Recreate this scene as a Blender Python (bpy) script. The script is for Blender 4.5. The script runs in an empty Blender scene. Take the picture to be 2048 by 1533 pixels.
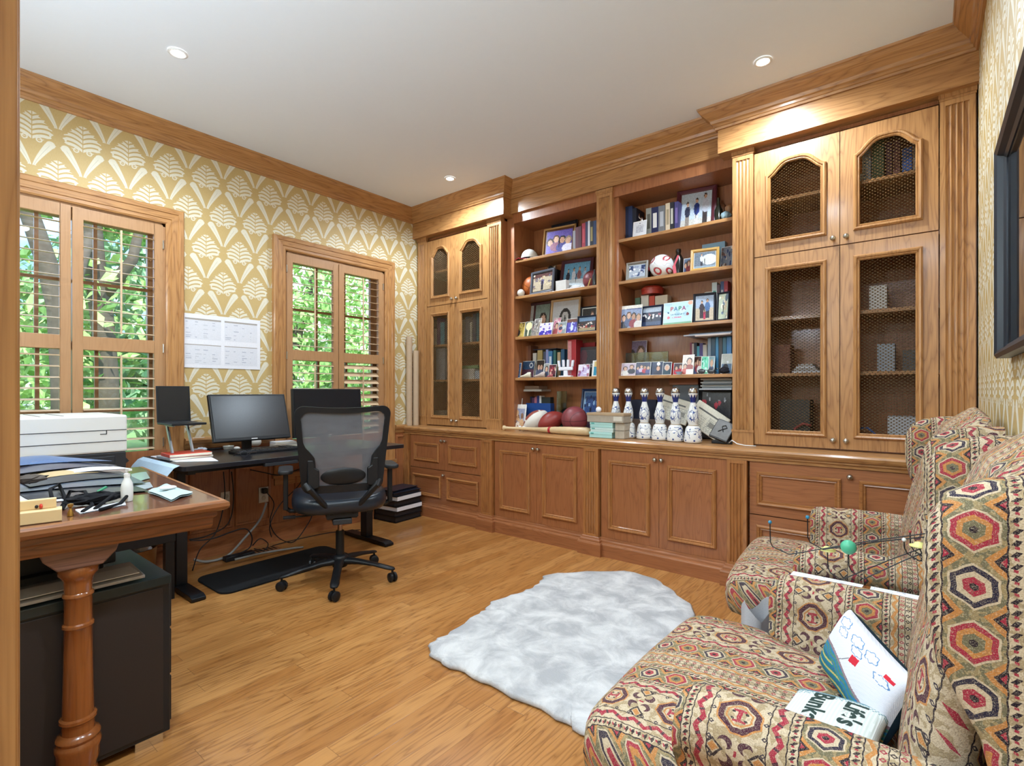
import bpy, math, random
import numpy as np
from mathutils import Vector, Matrix, Euler
C = bpy.context.scene.collection
R = math.radians
PI = math.pi
# ------------------------------------------------------------ camera
CAMZ = 1.2; HEAD = R(38.87); FPX = 1031.0; HZ = 782.0
cam_d = bpy.data.cameras.new('camera'); cam = bpy.data.objects.new('camera', cam_d); C.objects.link(cam)
cam.location = (0, 0, CAMZ); cam.rotation_euler = (R(90), 0, HEAD)
cam_d.sensor_width = 36; cam_d.lens = FPX/2048*36; cam_d.shift_y = (HZ-766.5)/2048
cam_d.clip_start = 0.05; cam_d.clip_end = 300
bpy.context.scene.camera = cam
sc = bpy.context.scene
sc.view_settings.view_transform = 'Standard'; sc.view_settings.look = 'None'
sc.view_settings.gamma = 1.0; sc.view_settings.use_curve_mapping = False
sc.view_settings.exposure = 0.03
sc.cycles.max_bounces = 8; sc.cycles.diffuse_bounces = 5; sc.cycles.glossy_bounces = 3
sc.cycles.transparent_max_bounces = 12; sc.cycles.sample_clamp_indirect = 4.0
sc.cycles.use_denoising = True
H = 3.02                        # ceiling height
XW, XE, YN, YS = -4.08, 0.20, 3.90, 0.05   # window wall, right wall, bookcase wall, doorway wall
# ------------------------------------------------------------ world, sun and lamps
SKY, SUN, SPOT, HALL_FILL = 3.6, 8.0, 100.0, 105.0
w = bpy.data.worlds.new('sky'); sc.world = w; w.use_nodes = True
wn = w.node_tree; wn.nodes.clear()
wo = wn.nodes.new('ShaderNodeOutputWorld'); wb = wn.nodes.new('ShaderNodeBackground')
wt = wn.nodes.new('ShaderNodeTexCoord'); wz = wn.nodes.new('ShaderNodeTexNoise')
wz.inputs['Scale'].default_value = 3.2; wz.inputs['Detail'].default_value = 6
wr = wn.nodes.new('ShaderNodeValToRGB')
wr.color_ramp.elements[0].position = 0.42; wr.color_ramp.elements[0].color = (0.20, 0.42, 0.85, 1)
wr.color_ramp.elements[1].position = 0.58; wr.color_ramp.elements[1].color = (0.95, 0.98, 1.0, 1)
wn.links.new(wt.outputs['Generated'], wz.inputs['Vector']); wn.links.new(wz.outputs['Fac'], wr.inputs['Fac'])
wn.links.new(wr.outputs['Color'], wb.inputs['Color']); wb.inputs['Strength'].default_value = SKY
wn.links.new(wb.outputs[0], wo.inputs[0])
def lamp(name, kind, loc, energy, color=(1, 1, 1), rot=(0, 0, 0), **k):
    d = bpy.data.lights.new(name, kind); d.energy = energy; d.color = color
    for a, b in k.items(): setattr(d, a, b)
    o = bpy.data.objects.new(name, d); C.objects.link(o); o.location = loc; o.rotation_euler = rot
    return o
lamp('sun', 'SUN', (5, 0, 8), SUN, (1, 0.96, 0.88), (R(8), R(42), 0), angle=R(0.6))
DOWNLIGHTS = [(-3.137, 1.03), (-3.18, 3.10), (-0.706, 3.08), (-0.72, 1.05)]
for q in DOWNLIGHTS:
    lamp('downlight_lamp', 'SPOT', (q[0], q[1], H-0.03), SPOT, (0.74, 0.88, 1.0), spot_size=R(165), spot_blend=0.6, shadow_soft_size=0.035)
lamp('hall_fill', 'AREA', (-0.2, -1.3, H-0.06), HALL_FILL, (0.68, 0.84, 1.0), shape='DISK', size=0.9)  # unseen fill light added in the hall to brighten the room

FILL_LAMPS = [(-3.1, 0.22, 2.0), (-2.2, 0.22, 2.0), (-1.2, 0.22, 2.0)]  # added fill lamps near the doorway wall, out of view, no fixtures
for q, e_ in zip(FILL_LAMPS, (15.0, 24.0, 54.0)): lamp('room_fill', 'POINT', q, e_, (0.66, 0.83, 1.0), shadow_soft_size=0.07)
# ------------------------------------------------------------ pixel of the photo -> point on a plane
_s, _c = math.sin(HEAD), math.cos(HEAD)
def ray(u, v=HZ):
    a = (u-1024)/FPX
    return (-_s+a*_c, _c+a*_s, (HZ-v)/FPX)
def aY(u, v, Y): r = ray(u, v); t = Y/r[1]; return Vector((r[0]*t, Y, CAMZ+r[2]*t))
def aX(u, v, X): r = ray(u, v); t = X/r[0]; return Vector((X, r[1]*t, CAMZ+r[2]*t))
def aZ(u, v, Z): r = ray(u, v); t = (Z-CAMZ)/r[2]; return Vector((r[0]*t, r[1]*t, Z))
# ------------------------------------------------------------ objects
ORG = {}
def tag(o, label=None, cat=None, group=None, kind=None):
    if label: o['label'] = label
    if cat: o['category'] = cat
    if group: o['group'] = group
    if kind: o['kind'] = kind
    return o
def thing(name, label, cat, loc=(0, 0, 0), rz=0.0, group=None, kind=None, rot=None):
    o = bpy.data.objects.new(name, None); C.objects.link(o); o.empty_display_size = 0.05
    o.location = loc; o.rotation_euler = rot if rot else (0, 0, rz)
    ORG[o.name] = Vector(loc) if not rz and not rot else Vector((0, 0, 0))
    return tag(o, label, cat, group, kind)
def dup(root, loc=None, rot=None, label=None, group=None, s=None):
    def cp(o, par):
        c = o.copy(); C.objects.link(c); c.parent = par
        for ch in o.children: cp(ch, c)
        return c
    r = cp(root, None)
    if loc is not None: r.location = loc
    if rot is not None: r.rotation_euler = rot
    if s is not None: r.scale = s
    if label: r['label'] = label
    if group: r['group'] = group
    return r
def lin(c):
    if isinstance(c, str): c = tuple(int(c[i:i+2], 16) for i in (0, 2, 4))
    return tuple(((q/255)/12.92 if q/255 <= .04045 else ((q/255+.055)/1.055)**2.4) for q in c)
class MB:
    def __init__(s): s.v = []; s.f = []; s.uv = []; s.m = []; s.mi = 0
    def add(s, vs, fs, uvs=None):
        b = len(s.v); s.v += [tuple(p) for p in vs]
        for k, f in enumerate(fs):
            s.f.append(tuple(b+i for i in f)); s.m.append(s.mi)
            s.uv.append([uvs[i] for i in f] if uvs else None)
        return s
    def box(s, x0, x1, y0, y1, z0, z1):
        x0, x1 = min(x0, x1), max(x0, x1); y0, y1 = min(y0, y1), max(y0, y1); z0, z1 = min(z0, z1), max(z0, z1)
        return s.add([(x0, y0, z0), (x1, y0, z0), (x1, y1, z0), (x0, y1, z0), (x0, y0, z1), (x1, y0, z1), (x1, y1, z1), (x0, y1, z1)],
                     [(0, 3, 2, 1), (4, 5, 6, 7), (0, 1, 5, 4), (1, 2, 6, 5), (2, 3, 7, 6), (3, 0, 4, 7)])
    def bar(s, a, b, w, h, up=(0, 0, 1)):
        a = Vector(a); b = Vector(b); d = (b-a).normalized(); u = Vector(up)
        if abs(d.dot(u)) > .98: u = Vector((1, 0, 0))
        r = d.cross(u).normalized(); u = r.cross(d).normalized(); vs = []
        for p in (a, b):
            for i, j in ((-1, -1), (1, -1), (1, 1), (-1, 1)): vs.append(p+r*(i*w/2)+u*(j*h/2))
        return s.add(vs, [(3, 2, 1, 0), (4, 5, 6, 7), (0, 1, 5, 4), (1, 2, 6, 5), (2, 3, 7, 6), (3, 0, 4, 7)])
    def prism(s, poly, a0, a1, axis='y'):
        n = len(poly)
        def P(p, a): return {'y': (p[0], a, p[1]), 'x': (a, p[0], p[1]), 'z': (p[0], p[1], a)}[axis]
        vs = [P(p, a0) for p in poly]+[P(p, a1) for p in poly]
        return s.add(vs, [tuple(range(n-1, -1, -1)), tuple(range(n, 2*n))]+[(i, (i+1) % n, n+(i+1) % n, n+i) for i in range(n)])
    def lathe(s, prof, c=(0, 0, 0), n=24, axis='z', cap=True):
        c = Vector(c); vs = []
        for r, t in prof:
            for k in range(n):
                a = 2*PI*k/n; x, y = r*math.cos(a), r*math.sin(a)
                vs.append(c+Vector({'z': (x, y, t), 'x': (t, x, y), 'y': (y, t, x)}[axis]))
        m = len(prof); fs = []
        for i in range(m-1):
            for k in range(n):
                fs.append((i*n+k, i*n+(k+1) % n, (i+1)*n+(k+1) % n, (i+1)*n+k))
        if cap: fs += [tuple(range(n-1, -1, -1)), tuple((m-1)*n+k for k in range(n))]
        uv = [(k/n, i/(m-1)) for i in range(m) for k in range(n)]
        return s.add(vs, fs, uv)
    def tube(s, pts, r, n=8, cap=True, closed=False):
        pts = [Vector(p) for p in pts]; m = len(pts); vs = []; u = None
        for i, p in enumerate(pts):
            d = (pts[(i+1) % m]-pts[i-1]) if closed else (pts[min(i+1, m-1)]-pts[max(i-1, 0)])
            if d.length < 1e-9: d = Vector((0, 0, 1))
            d.normalize()
            if u is None: u = d.cross(Vector((0, 0, 1)) if abs(d.z) < .9 else Vector((1, 0, 0))).normalized()
            else:
                u = u-d*u.dot(d); u = u.normalized() if u.length > 1e-6 else d.orthogonal().normalized()
            w_ = d.cross(u); rr = r[i] if isinstance(r, (list, tuple)) else r
            for k in range(n):
                a = 2*PI*k/n; vs.append(p+u*(rr*math.cos(a))+w_*(rr*math.sin(a)))
        fs = []
        for i in range(m if closed else m-1):
            j = (i+1) % m
            for k in range(n): fs.append((i*n+k, i*n+(k+1) % n, j*n+(k+1) % n, j*n+k))
        if cap and not closed: fs += [tuple(range(n-1, -1, -1)), tuple((m-1)*n+k for k in range(n))]
        return s.add(vs, fs)
    def sweep(s, path, prof, mapf, closed=False, side=1, mis=None):
        # path: 2D polyline; prof: (outward, along third axis); mapf(p2, z)->3D, mitred
        n = len(path); vs = []; path = [Vector(p) for p in path]; m = len(prof)
        for i, p in enumerate(path):
            dn = (path[(i+1) % n]-p) if (closed or i < n-1) else None
            dp = (p-path[i-1]) if (closed or i > 0) else None
            def nor(d): d = d.normalized(); return Vector((d.y, -d.x))*side
            if dn is None: o = nor(dp)
            elif dp is None: o = nor(dn)
            else:
                a, b = nor(dp), nor(dn); o = (a+b)/max(.25, 1+a.dot(b))
            for q in prof: vs.append(mapf(p+o*q[0], q[1]))
        fs = []
        for i in range(n if closed else n-1):
            j = (i+1) % n
            for k in range(m-1): fs.append((i*m+k, j*m+k, j*m+k+1, i*m+k+1))
        if not closed:
            fs += [tuple(range(m-1, -1, -1)), tuple((n-1)*m+k for k in range(m))]
        k0 = len(s.m); s.add(vs, fs)
        if mis:
            for i in range(n if closed else n-1):
                for k in range(m-1): s.m[k0+i*(m-1)+k] = mis[i % len(mis)]
        return s
    def grid(s, P, closedu=False, uv=None, closedv=False):
        nu, nv = len(P), len(P[0]); vs = [p for row in P for p in row]; fs = []
        for i in range(nu if closedu else nu-1):
            for j in range(nv if closedv else nv-1):
                a, b = (i+1) % nu, (j+1) % nv
                fs.append((i*nv+j, a*nv+j, a*nv+b, i*nv+b))
        return s.add(vs, fs, [q for row in uv for q in row] if uv else None)
    def ell(s, c, rx, ry, rz, n=16, m=10):
        P = []
        for i in range(m+1):
            t = PI*i/m; P.append([(c[0]+rx*math.sin(t)*math.cos(2*PI*k/n), c[1]+ry*math.sin(t)*math.sin(2*PI*k/n), c[2]-rz*math.cos(t)) for k in range(n)])
        return s.grid([list(r) for r in P], closedv=True)
    def xf(s, M):
        s.v = [tuple(M @ Vector(p)) for p in s.v]; return s
    def build(s, name, mat, parent=None, bev=0, smooth=False, sub=0, local=False, seg=2):
        me = bpy.data.meshes.new(name); org = Vector((0, 0, 0))
        if parent is not None and not local: org = ORG.get(parent.name, Vector((0, 0, 0)))
        me.from_pydata([(p[0]-org.x, p[1]-org.y, p[2]-org.z) for p in s.v], [], s.f)
        for m in (mat if isinstance(mat, (list, tuple)) else [mat]): me.materials.append(m)
        if any(s.m): me.polygons.foreach_set('material_index', s.m)
        if any(u for u in s.uv):
            L = me.uv_layers.new(name='UVMap'); k = 0
            flat = []
            for f, u in zip(s.f, s.uv):
                for q in (u or [(0, 0)]*len(f)): flat += [q[0], q[1]]
            L.data.foreach_set('uv', flat)
        import bmesh
        bm = bmesh.new(); bm.from_mesh(me)
        bmesh.ops.remove_doubles(bm, verts=bm.verts, dist=1e-5)
        bmesh.ops.recalc_face_normals(bm, faces=bm.faces); bm.to_mesh(me); bm.free()
        if smooth: me.polygons.foreach_set('use_smooth', [True]*len(me.polygons))
        o = bpy.data.objects.new(name, me); C.objects.link(o)
        if parent is not None: o.parent = parent
        ORG[o.name] = org
        if bev:
            b = o.modifiers.new('bevel', 'BEVEL'); b.width = bev; b.segments = seg; b.limit_method = 'ANGLE'; b.angle_limit = R(35); b.harden_normals = False
        if sub:
            b = o.modifiers.new('sub', 'SUBSURF'); b.levels = sub; b.render_levels = sub
        if smooth == 'auto':
            try: me.shade_smooth_by_angle(R(40)) if hasattr(me, 'shade_smooth_by_angle') else None
            except Exception: pass
            me.polygons.foreach_set('use_smooth', [True]*len(me.polygons))
            e = o.modifiers.new('ns', 'EDGE_SPLIT'); e.split_angle = R(38)
        return o
def box(name, x0, x1, y0, y1, z0, z1, mat, parent=None, bev=0, **k):
    return MB().box(x0, x1, y0, y1, z0, z1).build(name, mat, parent, bev, **k)
def struct(o): o['kind'] = 'structure'; return o
def rrect(x0, x1, y0, y1, r, n=4):
    P = []
    for cx, cy, a0 in ((x1-r, y1-r, 0), (x0+r, y1-r, 90), (x0+r, y0+r, 180), (x1-r, y0+r, 270)):
        for k in range(n+1):
            a = R(a0+90*k/n); P.append((cx+r*math.cos(a), cy+r*math.sin(a)))
    return P
# ------------------------------------------------------------ materials
class X:                                            # small expression builder over math nodes
    nt = None
    def __init__(s, k): s.k = k
    @staticmethod
    def op(o, *a, clamp=False):
        n = X.nt.nodes.new('ShaderNodeMath'); n.operation = o; n.use_clamp = clamp
        for i, q in enumerate(a):
            q = q.k if isinstance(q, X) else q
            if isinstance(q, (int, float)): n.inputs[i].default_value = q
            else: X.nt.links.new(q, n.inputs[i])
        return X(n.outputs[0])
    def __add__(s, o): return X.op('ADD', s, o)
    __radd__ = __add__
    def __sub__(s, o): return X.op('SUBTRACT', s, o)
    def __rsub__(s, o): return X.op('SUBTRACT', o, s)
    def __mul__(s, o): return X.op('MULTIPLY', s, o)
    __rmul__ = __mul__
    def __truediv__(s, o): return X.op('DIVIDE', s, o)
    def __neg__(s): return X.op('MULTIPLY', s, -1.0)
    def __gt__(s, o): return X.op('GREATER_THAN', s, o)
    def __lt__(s, o): return X.op('LESS_THAN', s, o)
def fr(a): return X.op('FRACT', a)
def fl(a): return X.op('FLOOR', a)
def ab(a): return X.op('ABSOLUTE', a)
def mn(a, b): return X.op('MINIMUM', a, b)
def mx(a, b): return X.op('MAXIMUM', a, b)
def sn(a): return X.op('SINE', a)
def pw(a, b): return X.op('POWER', a, b)
def sq(a): return X.op('SQRT', a)
def sat(a): return X.op('ADD', a, 0.0, clamp=True)
def soft(d, w_): return sat(0.5-d*(1.0/w_))         # 1 inside (d<0)
MATS = {}
def new_mat(name):
    m = bpy.data.materials.new(name); m.use_nodes = True; m.node_tree.nodes.clear(); X.nt = m.node_tree
    return m, m.node_tree
def bsdf(nt, rough=.5, metal=0, spec=.5, coat=0, coatr=.1, trans=0, ior=1.45):
    b = nt.nodes.new('ShaderNodeBsdfPrincipled'); o = nt.nodes.new('ShaderNodeOutputMaterial')
    nt.links.new(b.outputs[0], o.inputs[0])
    b.inputs['Roughness'].default_value = rough; b.inputs['Metallic'].default_value = metal
    b.inputs['Specular IOR Level'].default_value = spec; b.inputs['Coat Weight'].default_value = coat
    b.inputs['Coat Roughness'].default_value = coatr; b.inputs['Transmission Weight'].default_value = trans
    b.inputs['IOR'].default_value = ior
    return b
def setc(sock, c):
    if isinstance(c, (tuple, list)): sock.default_value = (c[0], c[1], c[2], 1)
    else: X.nt.links.new(c, sock)
def mixc(f, a, b):
    n = X.nt.nodes.new('ShaderNodeMix'); n.data_type = 'RGBA'
    f = f.k if isinstance(f, X) else f
    if isinstance(f, (int, float)): n.inputs[0].default_value = f
    else: X.nt.links.new(f, n.inputs[0])
    setc(n.inputs[6], a); setc(n.inputs[7], b)
    return n.outputs[2]
def coords(kind='Object'):
    t = X.nt.nodes.new('ShaderNodeTexCoord'); s = X.nt.nodes.new('ShaderNodeSeparateXYZ')
    X.nt.links.new(t.outputs[kind], s.inputs[0])
    return X(s.outputs[0]), X(s.outputs[1]), X(s.outputs[2])
def vec(a, b, c):
    n = X.nt.nodes.new('ShaderNodeCombineXYZ')
    for i, q in enumerate((a, b, c)):
        q = q.k if isinstance(q, X) else q
        if isinstance(q, (int, float)): n.inputs[i].default_value = q
        else: X.nt.links.new(q, n.inputs[i])
    return n.outputs[0]
def noise(v, scale=5, detail=2, rough=.5, dist=0):
    n = X.nt.nodes.new('ShaderNodeTexNoise'); n.inputs['Scale'].default_value = scale
    n.inputs['Detail'].default_value = detail; n.inputs['Roughness'].default_value = rough; n.inputs['Distortion'].default_value = dist
    if v is not None: X.nt.links.new(v, n.inputs['Vector'])
    return X(n.outputs['Fac'])
def white(v):
    n = X.nt.nodes.new('ShaderNodeTexWhiteNoise'); n.noise_dimensions = '3D'; X.nt.links.new(v, n.inputs['Vector'])
    return X(n.outputs['Value'])
def bump(b, h, strength=.3, dist=.002):
    n = X.nt.nodes.new('ShaderNodeBump'); n.inputs['Strength'].default_value = strength; n.inputs['Distance'].default_value = dist
    X.nt.links.new(h.k, n.inputs['Height']); X.nt.links.new(n.outputs[0], b.inputs['Normal'])
def plain(name, c, rough=.5, metal=0, spec=.5, coat=0, vary=.08, scale=30, bmp=0, coatr=.1):
    if name in MATS: return MATS[name]
    m, nt = new_mat(name); b = bsdf(nt, rough, metal, spec, coat, coatr)
    c = lin(c); t = nt.nodes.new('ShaderNodeTexCoord')
    nz = noise(t.outputs['Object'], scale, 3)
    setc(b.inputs['Base Color'], mixc(nz, tuple(q*(1-vary) for q in c), tuple(min(1, q*(1+vary)) for q in c)))
    if bmp: bump(b, nz, bmp)
    MATS[name] = m; return m
def wood(name, base, dark, axis='z', rough=.38, scale=1.0, coat=.25, contrast=1.0, spec=.5, coatr=.15):
    if name in MATS: return MATS[name]
    m, nt = new_mat(name); b = bsdf(nt, rough, 0, spec, coat, coatr)
    x, y, z = coords()
    p, q, g = {'z': (x, y, z), 'x': (y, z, x), 'y': (x, z, y)}[axis]
    S = scale
    wv = noise(vec(p*(6*S), q*(6*S), g*(.7*S)), 1.0, 3, .5)                 # slow wander that makes cathedrals
    ring = X.op('ABSOLUTE', sn(wv*62.0+noise(vec(p*(30*S), q*(30*S), g*(1.2*S)), 1, 2)*3.0))
    ring = pw(ring, .55)
    pore = noise(vec(p*(260*S), q*(260*S), g*(7*S)), 1.0, 2, .6)
    tone = noise(vec(p*(3*S), q*(3*S), g*(.6*S)), 1.0, 2)
    f = sat((1.0-ring)*(.62*contrast)+(pore-.42)*(1.1*contrast))
    c = mixc(tone, tuple(v*.86 for v in lin(base)), tuple(min(1, v*1.13) for v in lin(base)))
    setc(b.inputs['Base Color'], mixc(f, c, lin(dark)))
    bump(b, pore, .12, .001)
    MATS[name] = m; return m
def oak(a='z'): return wood('oak_'+a, 'B07F4D', '7C4E2B', a)
def oakd(a='z'): return wood('oakdark_'+a, 'A1663F', '6E4025', a, contrast=.7)
def fabric(name, c, scale=500, rough=.95, vary=.2):
    if name in MATS: return MATS[name]
    m, nt = new_mat(name); b = bsdf(nt, rough, 0, .2); c = lin(c); t = nt.nodes.new('ShaderNodeTexCoord')
    nz = noise(t.outputs['Object'], scale, 2); setc(b.inputs['Base Color'], mixc(nz, tuple(q*(1-vary) for q in c), tuple(min(1, q*(1+vary)) for q in c)))
    bump(b, nz, .4, .002); MATS[name] = m; return m
def glassy(name, c='E8F2EE', rough=.02, alpha=.12):
    if name in MATS: return MATS[name]
    m, nt = new_mat(name); t = nt.nodes.new('ShaderNodeBsdfTransparent'); g = nt.nodes.new('ShaderNodeBsdfGlossy'); o = nt.nodes.new('ShaderNodeOutputMaterial')
    x = nt.nodes.new('ShaderNodeMixShader'); fz = nt.nodes.new('ShaderNodeFresnel'); fz.inputs[0].default_value = 1.45
    t.inputs[0].default_value = (*lin(c), 1); g.inputs['Roughness'].default_value = rough
    f = X(fz.outputs[0])+alpha
    nt.links.new(f.k, x.inputs[0]); nt.links.new(t.outputs[0], x.inputs[1]); nt.links.new(g.outputs[0], x.inputs[2]); nt.links.new(x.outputs[0], o.inputs[0])
    MATS[name] = m; return m
def emit(name, c, s):
    m, nt = new_mat(name); e = nt.nodes.new('ShaderNodeEmission'); o = nt.nodes.new('ShaderNodeOutputMaterial')
    e.inputs[0].default_value = (*lin(c), 1); e.inputs[1].default_value = s; nt.links.new(e.outputs[0], o.inputs[0]); return m
def oakm(a='z'): return wood('oakmid_'+a, 'A9703F', '744624', a, contrast=.8)
def m_floor():
    m, nt = new_mat('oak_strip_floor'); b = bsdf(nt, .3, 0, .5, .35, .12)
    x, y, z = coords(); W_ = .083
    row = fl(x/W_); off = white(vec(row, 3.0, 1.0))*3.7
    ln = 1.05; yy = y+off; bd = fl(yy/ln); rnd = white(vec(row, bd, 7.0)); r2 = white(vec(row, bd, 19.0))
    gx = x*1.0+rnd*13.0; gy = yy+r2*31.0
    wv = noise(vec(gx*9.0, gy*.9, rnd*20.0), 1.0, 3, .5)
    ring = pw(ab(sn(wv*44.0+noise(vec(gx*40.0, gy*2.0, 0.0), 1, 2)*2.5)), .6)
    pore = noise(vec(gx*300.0, gy*9.0, 0.0), 1.0, 2, .6)
    f = sat((1.0-ring)*.75+(pore-.45)*.9)
    c = mixc(rnd, lin('AA7139'), lin('C48D51'))
    c = mixc(f, c, lin('845124'))
    gap = mn(ab(fr(x/W_)-.5)*-1.0+.5, 1.0)*W_      # distance to the board edge
    ge = mn(fr(yy/ln), 1.0-fr(yy/ln))*ln
    g = mx(soft(gap-.0008, .0012), soft(ge-.0009, .0012))
    setc(b.inputs['Base Color'], mixc(g*.55, c, lin('5A3417')))
    bump(b, 1.0-g, .25, .001)
    return m
def m_wallpaper(ax):
    m, nt = new_mat('damask_wallpaper_'+ax); b = bsdf(nt, .55, 0, .4)
    x, y, z = coords('Object'); h = y if ax == 'y' else x
    W_, P = .234, .505
    def motif(hh, zz):
        a = ab((fr(hh/W_)-.5)*W_); v = (fr(zz/P)-.5)*P
        q = v+.10; t = q/.17; tt = pw(mx(t, .0001), .62)
        wid = tt*(1.0-tt)*.355+.007*sn(q*260.0)
        leaf = mn(soft(a-wid, .003), mn(t > 0.0, t < 1.0))
        st = sn((q-a*.80+a*a*6.5)*(2*PI/.0285)) > -.40
        ctr = a > .0022
        curl = soft(ab(sq((a-.032)*(a-.032)+(q-.004)*(q-.004))-.012)-.003, .002)
        pal = mx(leaf*st*ctr, curl)
        s = (v+.262)/.155
        xc = .006+.078*pw(mx(s, .0001), 1.25); hw = .005+.020*s
        ft = soft(ab(a-xc)-hw, .003)*mn(s > 0.0, s < 1.0)
        tip = soft(sq((a-.083)*(a-.083)+(v+.109)*(v+.109))-.0215, .003)
        mid = soft(ab(a-xc)-.0012, .0015)*mn(s > 0.05, s < .93)
        tas = mx(soft(ab(a-.014-(v+.262)*-.35)-.0015, .0015)*mn(v > -.253-.06, v < -.25),
                 soft(ab(a-.012)+ab(v+.256)-.012, .003))
        return mx(mx(pal, mx(ft, tip)), tas), mid
    m1, d1 = motif(h, z); m2, d2 = motif(h+W_/2, z+P/2)
    # tassel drops that hang below each bow
    hh = ab((fr(h/W_)-.5)*W_); v = (fr(z/P)-.5)*P
    def drop(h_, z_):
        a = ab((fr(h_/W_)-.5)*W_); v_ = (fr(z_/P)-.5)*P
        return soft(sq((a-.035)*(a-.035)+(v_-.2)*(v_-.2)*.3)-.0055, .002)
    mo = mx(mx(m1, m2), mx(drop(h, z), drop(h+W_/2, z+P/2)))
    nz = noise(vec(x*90.0, y*90.0, z*90.0), 1, 3)
    mo = mo*sat(.72+nz*.55)
    base = mixc(noise(vec(x*400.0, y*400.0, z*60.0), 1, 2), lin('B0935A'), lin('BFA572'))
    c = mixc(mo, base, lin('D3CBB6'))
    c = mixc(mx(d1, d2)*.6, c, lin('A39A86'))
    setc(b.inputs['Base Color'], c)
    return m
BLACK = plain('black_plastic', '17181B', .42, spec=.4)
BLKM = plain('black_metal', '16181C', .38, metal=.2)
DARK = plain('dark_grey', '2B2C30', .5)
WHITE = plain('white_plastic', 'DDDCD8', .45)
PAPER = plain('paper', 'E9E8EC', .85, vary=.03)
CHROME = plain('brushed_nickel', 'B9B4AA', .28, metal=1)
ALU = plain('brushed_aluminium', 'B4B6BA', .4, metal=.9)
SILVER = plain('silver', 'D6D8DC', .16, metal=1)
CEIL = plain('ceiling_paint', 'E4E9F0', .9, vary=.01)
BRASS = plain('brass', 'B08B4A', .35, metal=1)
# ============================================================ the room
struct(MB().box(XW-.3, XE+1.5, -3.2, YN+.1, -.06, 0).build('floor', m_floor()))
struct(MB().box(XW-.3, XE+1.5, -3.2, YN+.1, H, H+.15).build('ceiling', CEIL))
WPy, WPx = m_wallpaper('y'), m_wallpaper('x')
# window wall with two openings
WIN = [(0.268, 1.262), (2.112, 3.095)]; WZ0, WZ1 = .62, 2.345
wm = MB(); ys = [YS-.2, WIN[0][0], WIN[0][1], WIN[1][0], WIN[1][1], YN+.1]
for i in (0, 2, 4): wm.box(XW-.16, XW, ys[i], ys[i+1], 0, H)
for a, b in WIN: wm.box(XW-.16, XW, a, b, 0, WZ0).box(XW-.16, XW, a, b, WZ1, H)
struct(wm.build('wall_windows', WPy))
struct(MB().box(XW-.16, XE+.12, YN, YN+.1, 0, H).build('wall_bookcase', WPx))
struct(MB().box(XE, XE+.12, -.1, YN, 0, H).build('wall_right', WPy))
struct(MB().box(XW, -.62, -.1, YS, 0, H).box(-.62, XE, -.1, YS, 2.75, H).build('wall_doorway', WPx))
hallw = plain('hall_paint', 'E4DDCB', .8, vary=.01)
struct(MB().box(-2.0, -1.9, -3.1, -.1, 0, H).box(XE+1.3, XE+1.4, -3.1, -.1, 0, H).box(-2, XE+1.4, -3.2, -3.1, 0, H).box(XE+.1, XE+1.4, -.1, -.05, 0, H).build('wall_hall', hallw))
# door lining and casing beside the camera
dj = MB().box(-.62, -.515, -.13, .048, 0, 2.75)
struct(dj.build('door_1', oak('z'), bev=.003))
cs = MB().box(-.62, -.505, .05, .0655, 0, 2.85)
for k in range(3): cs.box(-.60+.03*k, -.585+.03*k, .0655, .069, 0, 2.85)
struct(cs.build('trim_1', oak('z'), bev=.002))

CR = [(0, 2.893), (.012, 2.893), (.016, 2.905), (.022, 2.908), (.024, 2.922), (.034, 2.928), (.040, 2.945), (.060, 2.965), (.082, 2.985), (.094, 3.004), (.100, 3.008), (.104, 3.0199)]
FRY, FCY = 3.45, 3.555                       # frieze faces, side units and middle
XL, XR = -2.878, -1.062
mp = lambda p, z: (p[0], p[1], z)
crown = MB().sweep([(XW, YS), (XW, FRY), (XL, FRY), (XL, FCY), (XR, FCY), (XR, FRY), (XE, FRY), (XE, YS)], CR, mp, mis=[1, 0, 1, 0, 1, 0, 1])
crown.build('trim_crown', [oak('x'), oak('y')])['kind'] = 'structure'
# wainscot with raised panels and chair rail on the window wall
wn_ = MB().box(XW, XW+.02, YS, 3.34, 0, .80)
def wpan(y0, y1, z0, z1):
    wn_.sweep([(y0, z0), (y1, z0), (y1, z1), (y0, z1)], [(0, 0), (.004, .012), (.016, .014), (.022, .004), (.024, 0)], lambda p, d: (XW+.02+d, p[0], p[1]), closed=True)
for a, b, z1 in ((.1, .24, .74), (.34, 1.16, .50), (1.42, 1.67, .74), (1.73, 1.96, .74), (2.2, 2.98, .50), (3.24, 3.31, .74)):
    wpan(a, b, .20, z1)
struct(wn_.build('trim_wainscot', oakd('z')))
rl = MB()
for a, b in ((YS, .158), (1.372, 2.002), (3.205, 3.34)):
    rl.prism([(XW, .79), (XW+.03, .79), (XW+.034, .815), (XW+.05, .83), (XW+.055, .85), (XW+.05, .862), (XW, .866)], a, b, 'y')
struct(rl.build('trim_chair_rail', oak('y')))
struct(MB().prism([(XW, 0), (XW+.045, 0), (XW+.045, .10), (XW+.036, .115), (XW+.034, .14), (XW, .15)], YS, 3.33, 'y').build('baseboard_window', oakd('y')))
struct(MB().prism([(YS, 0), (YS+.02, 0), (YS+.02, .13), (YS, .15)], XW, -.62, 'x').build('baseboard_doorway', oakd('x')))
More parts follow.
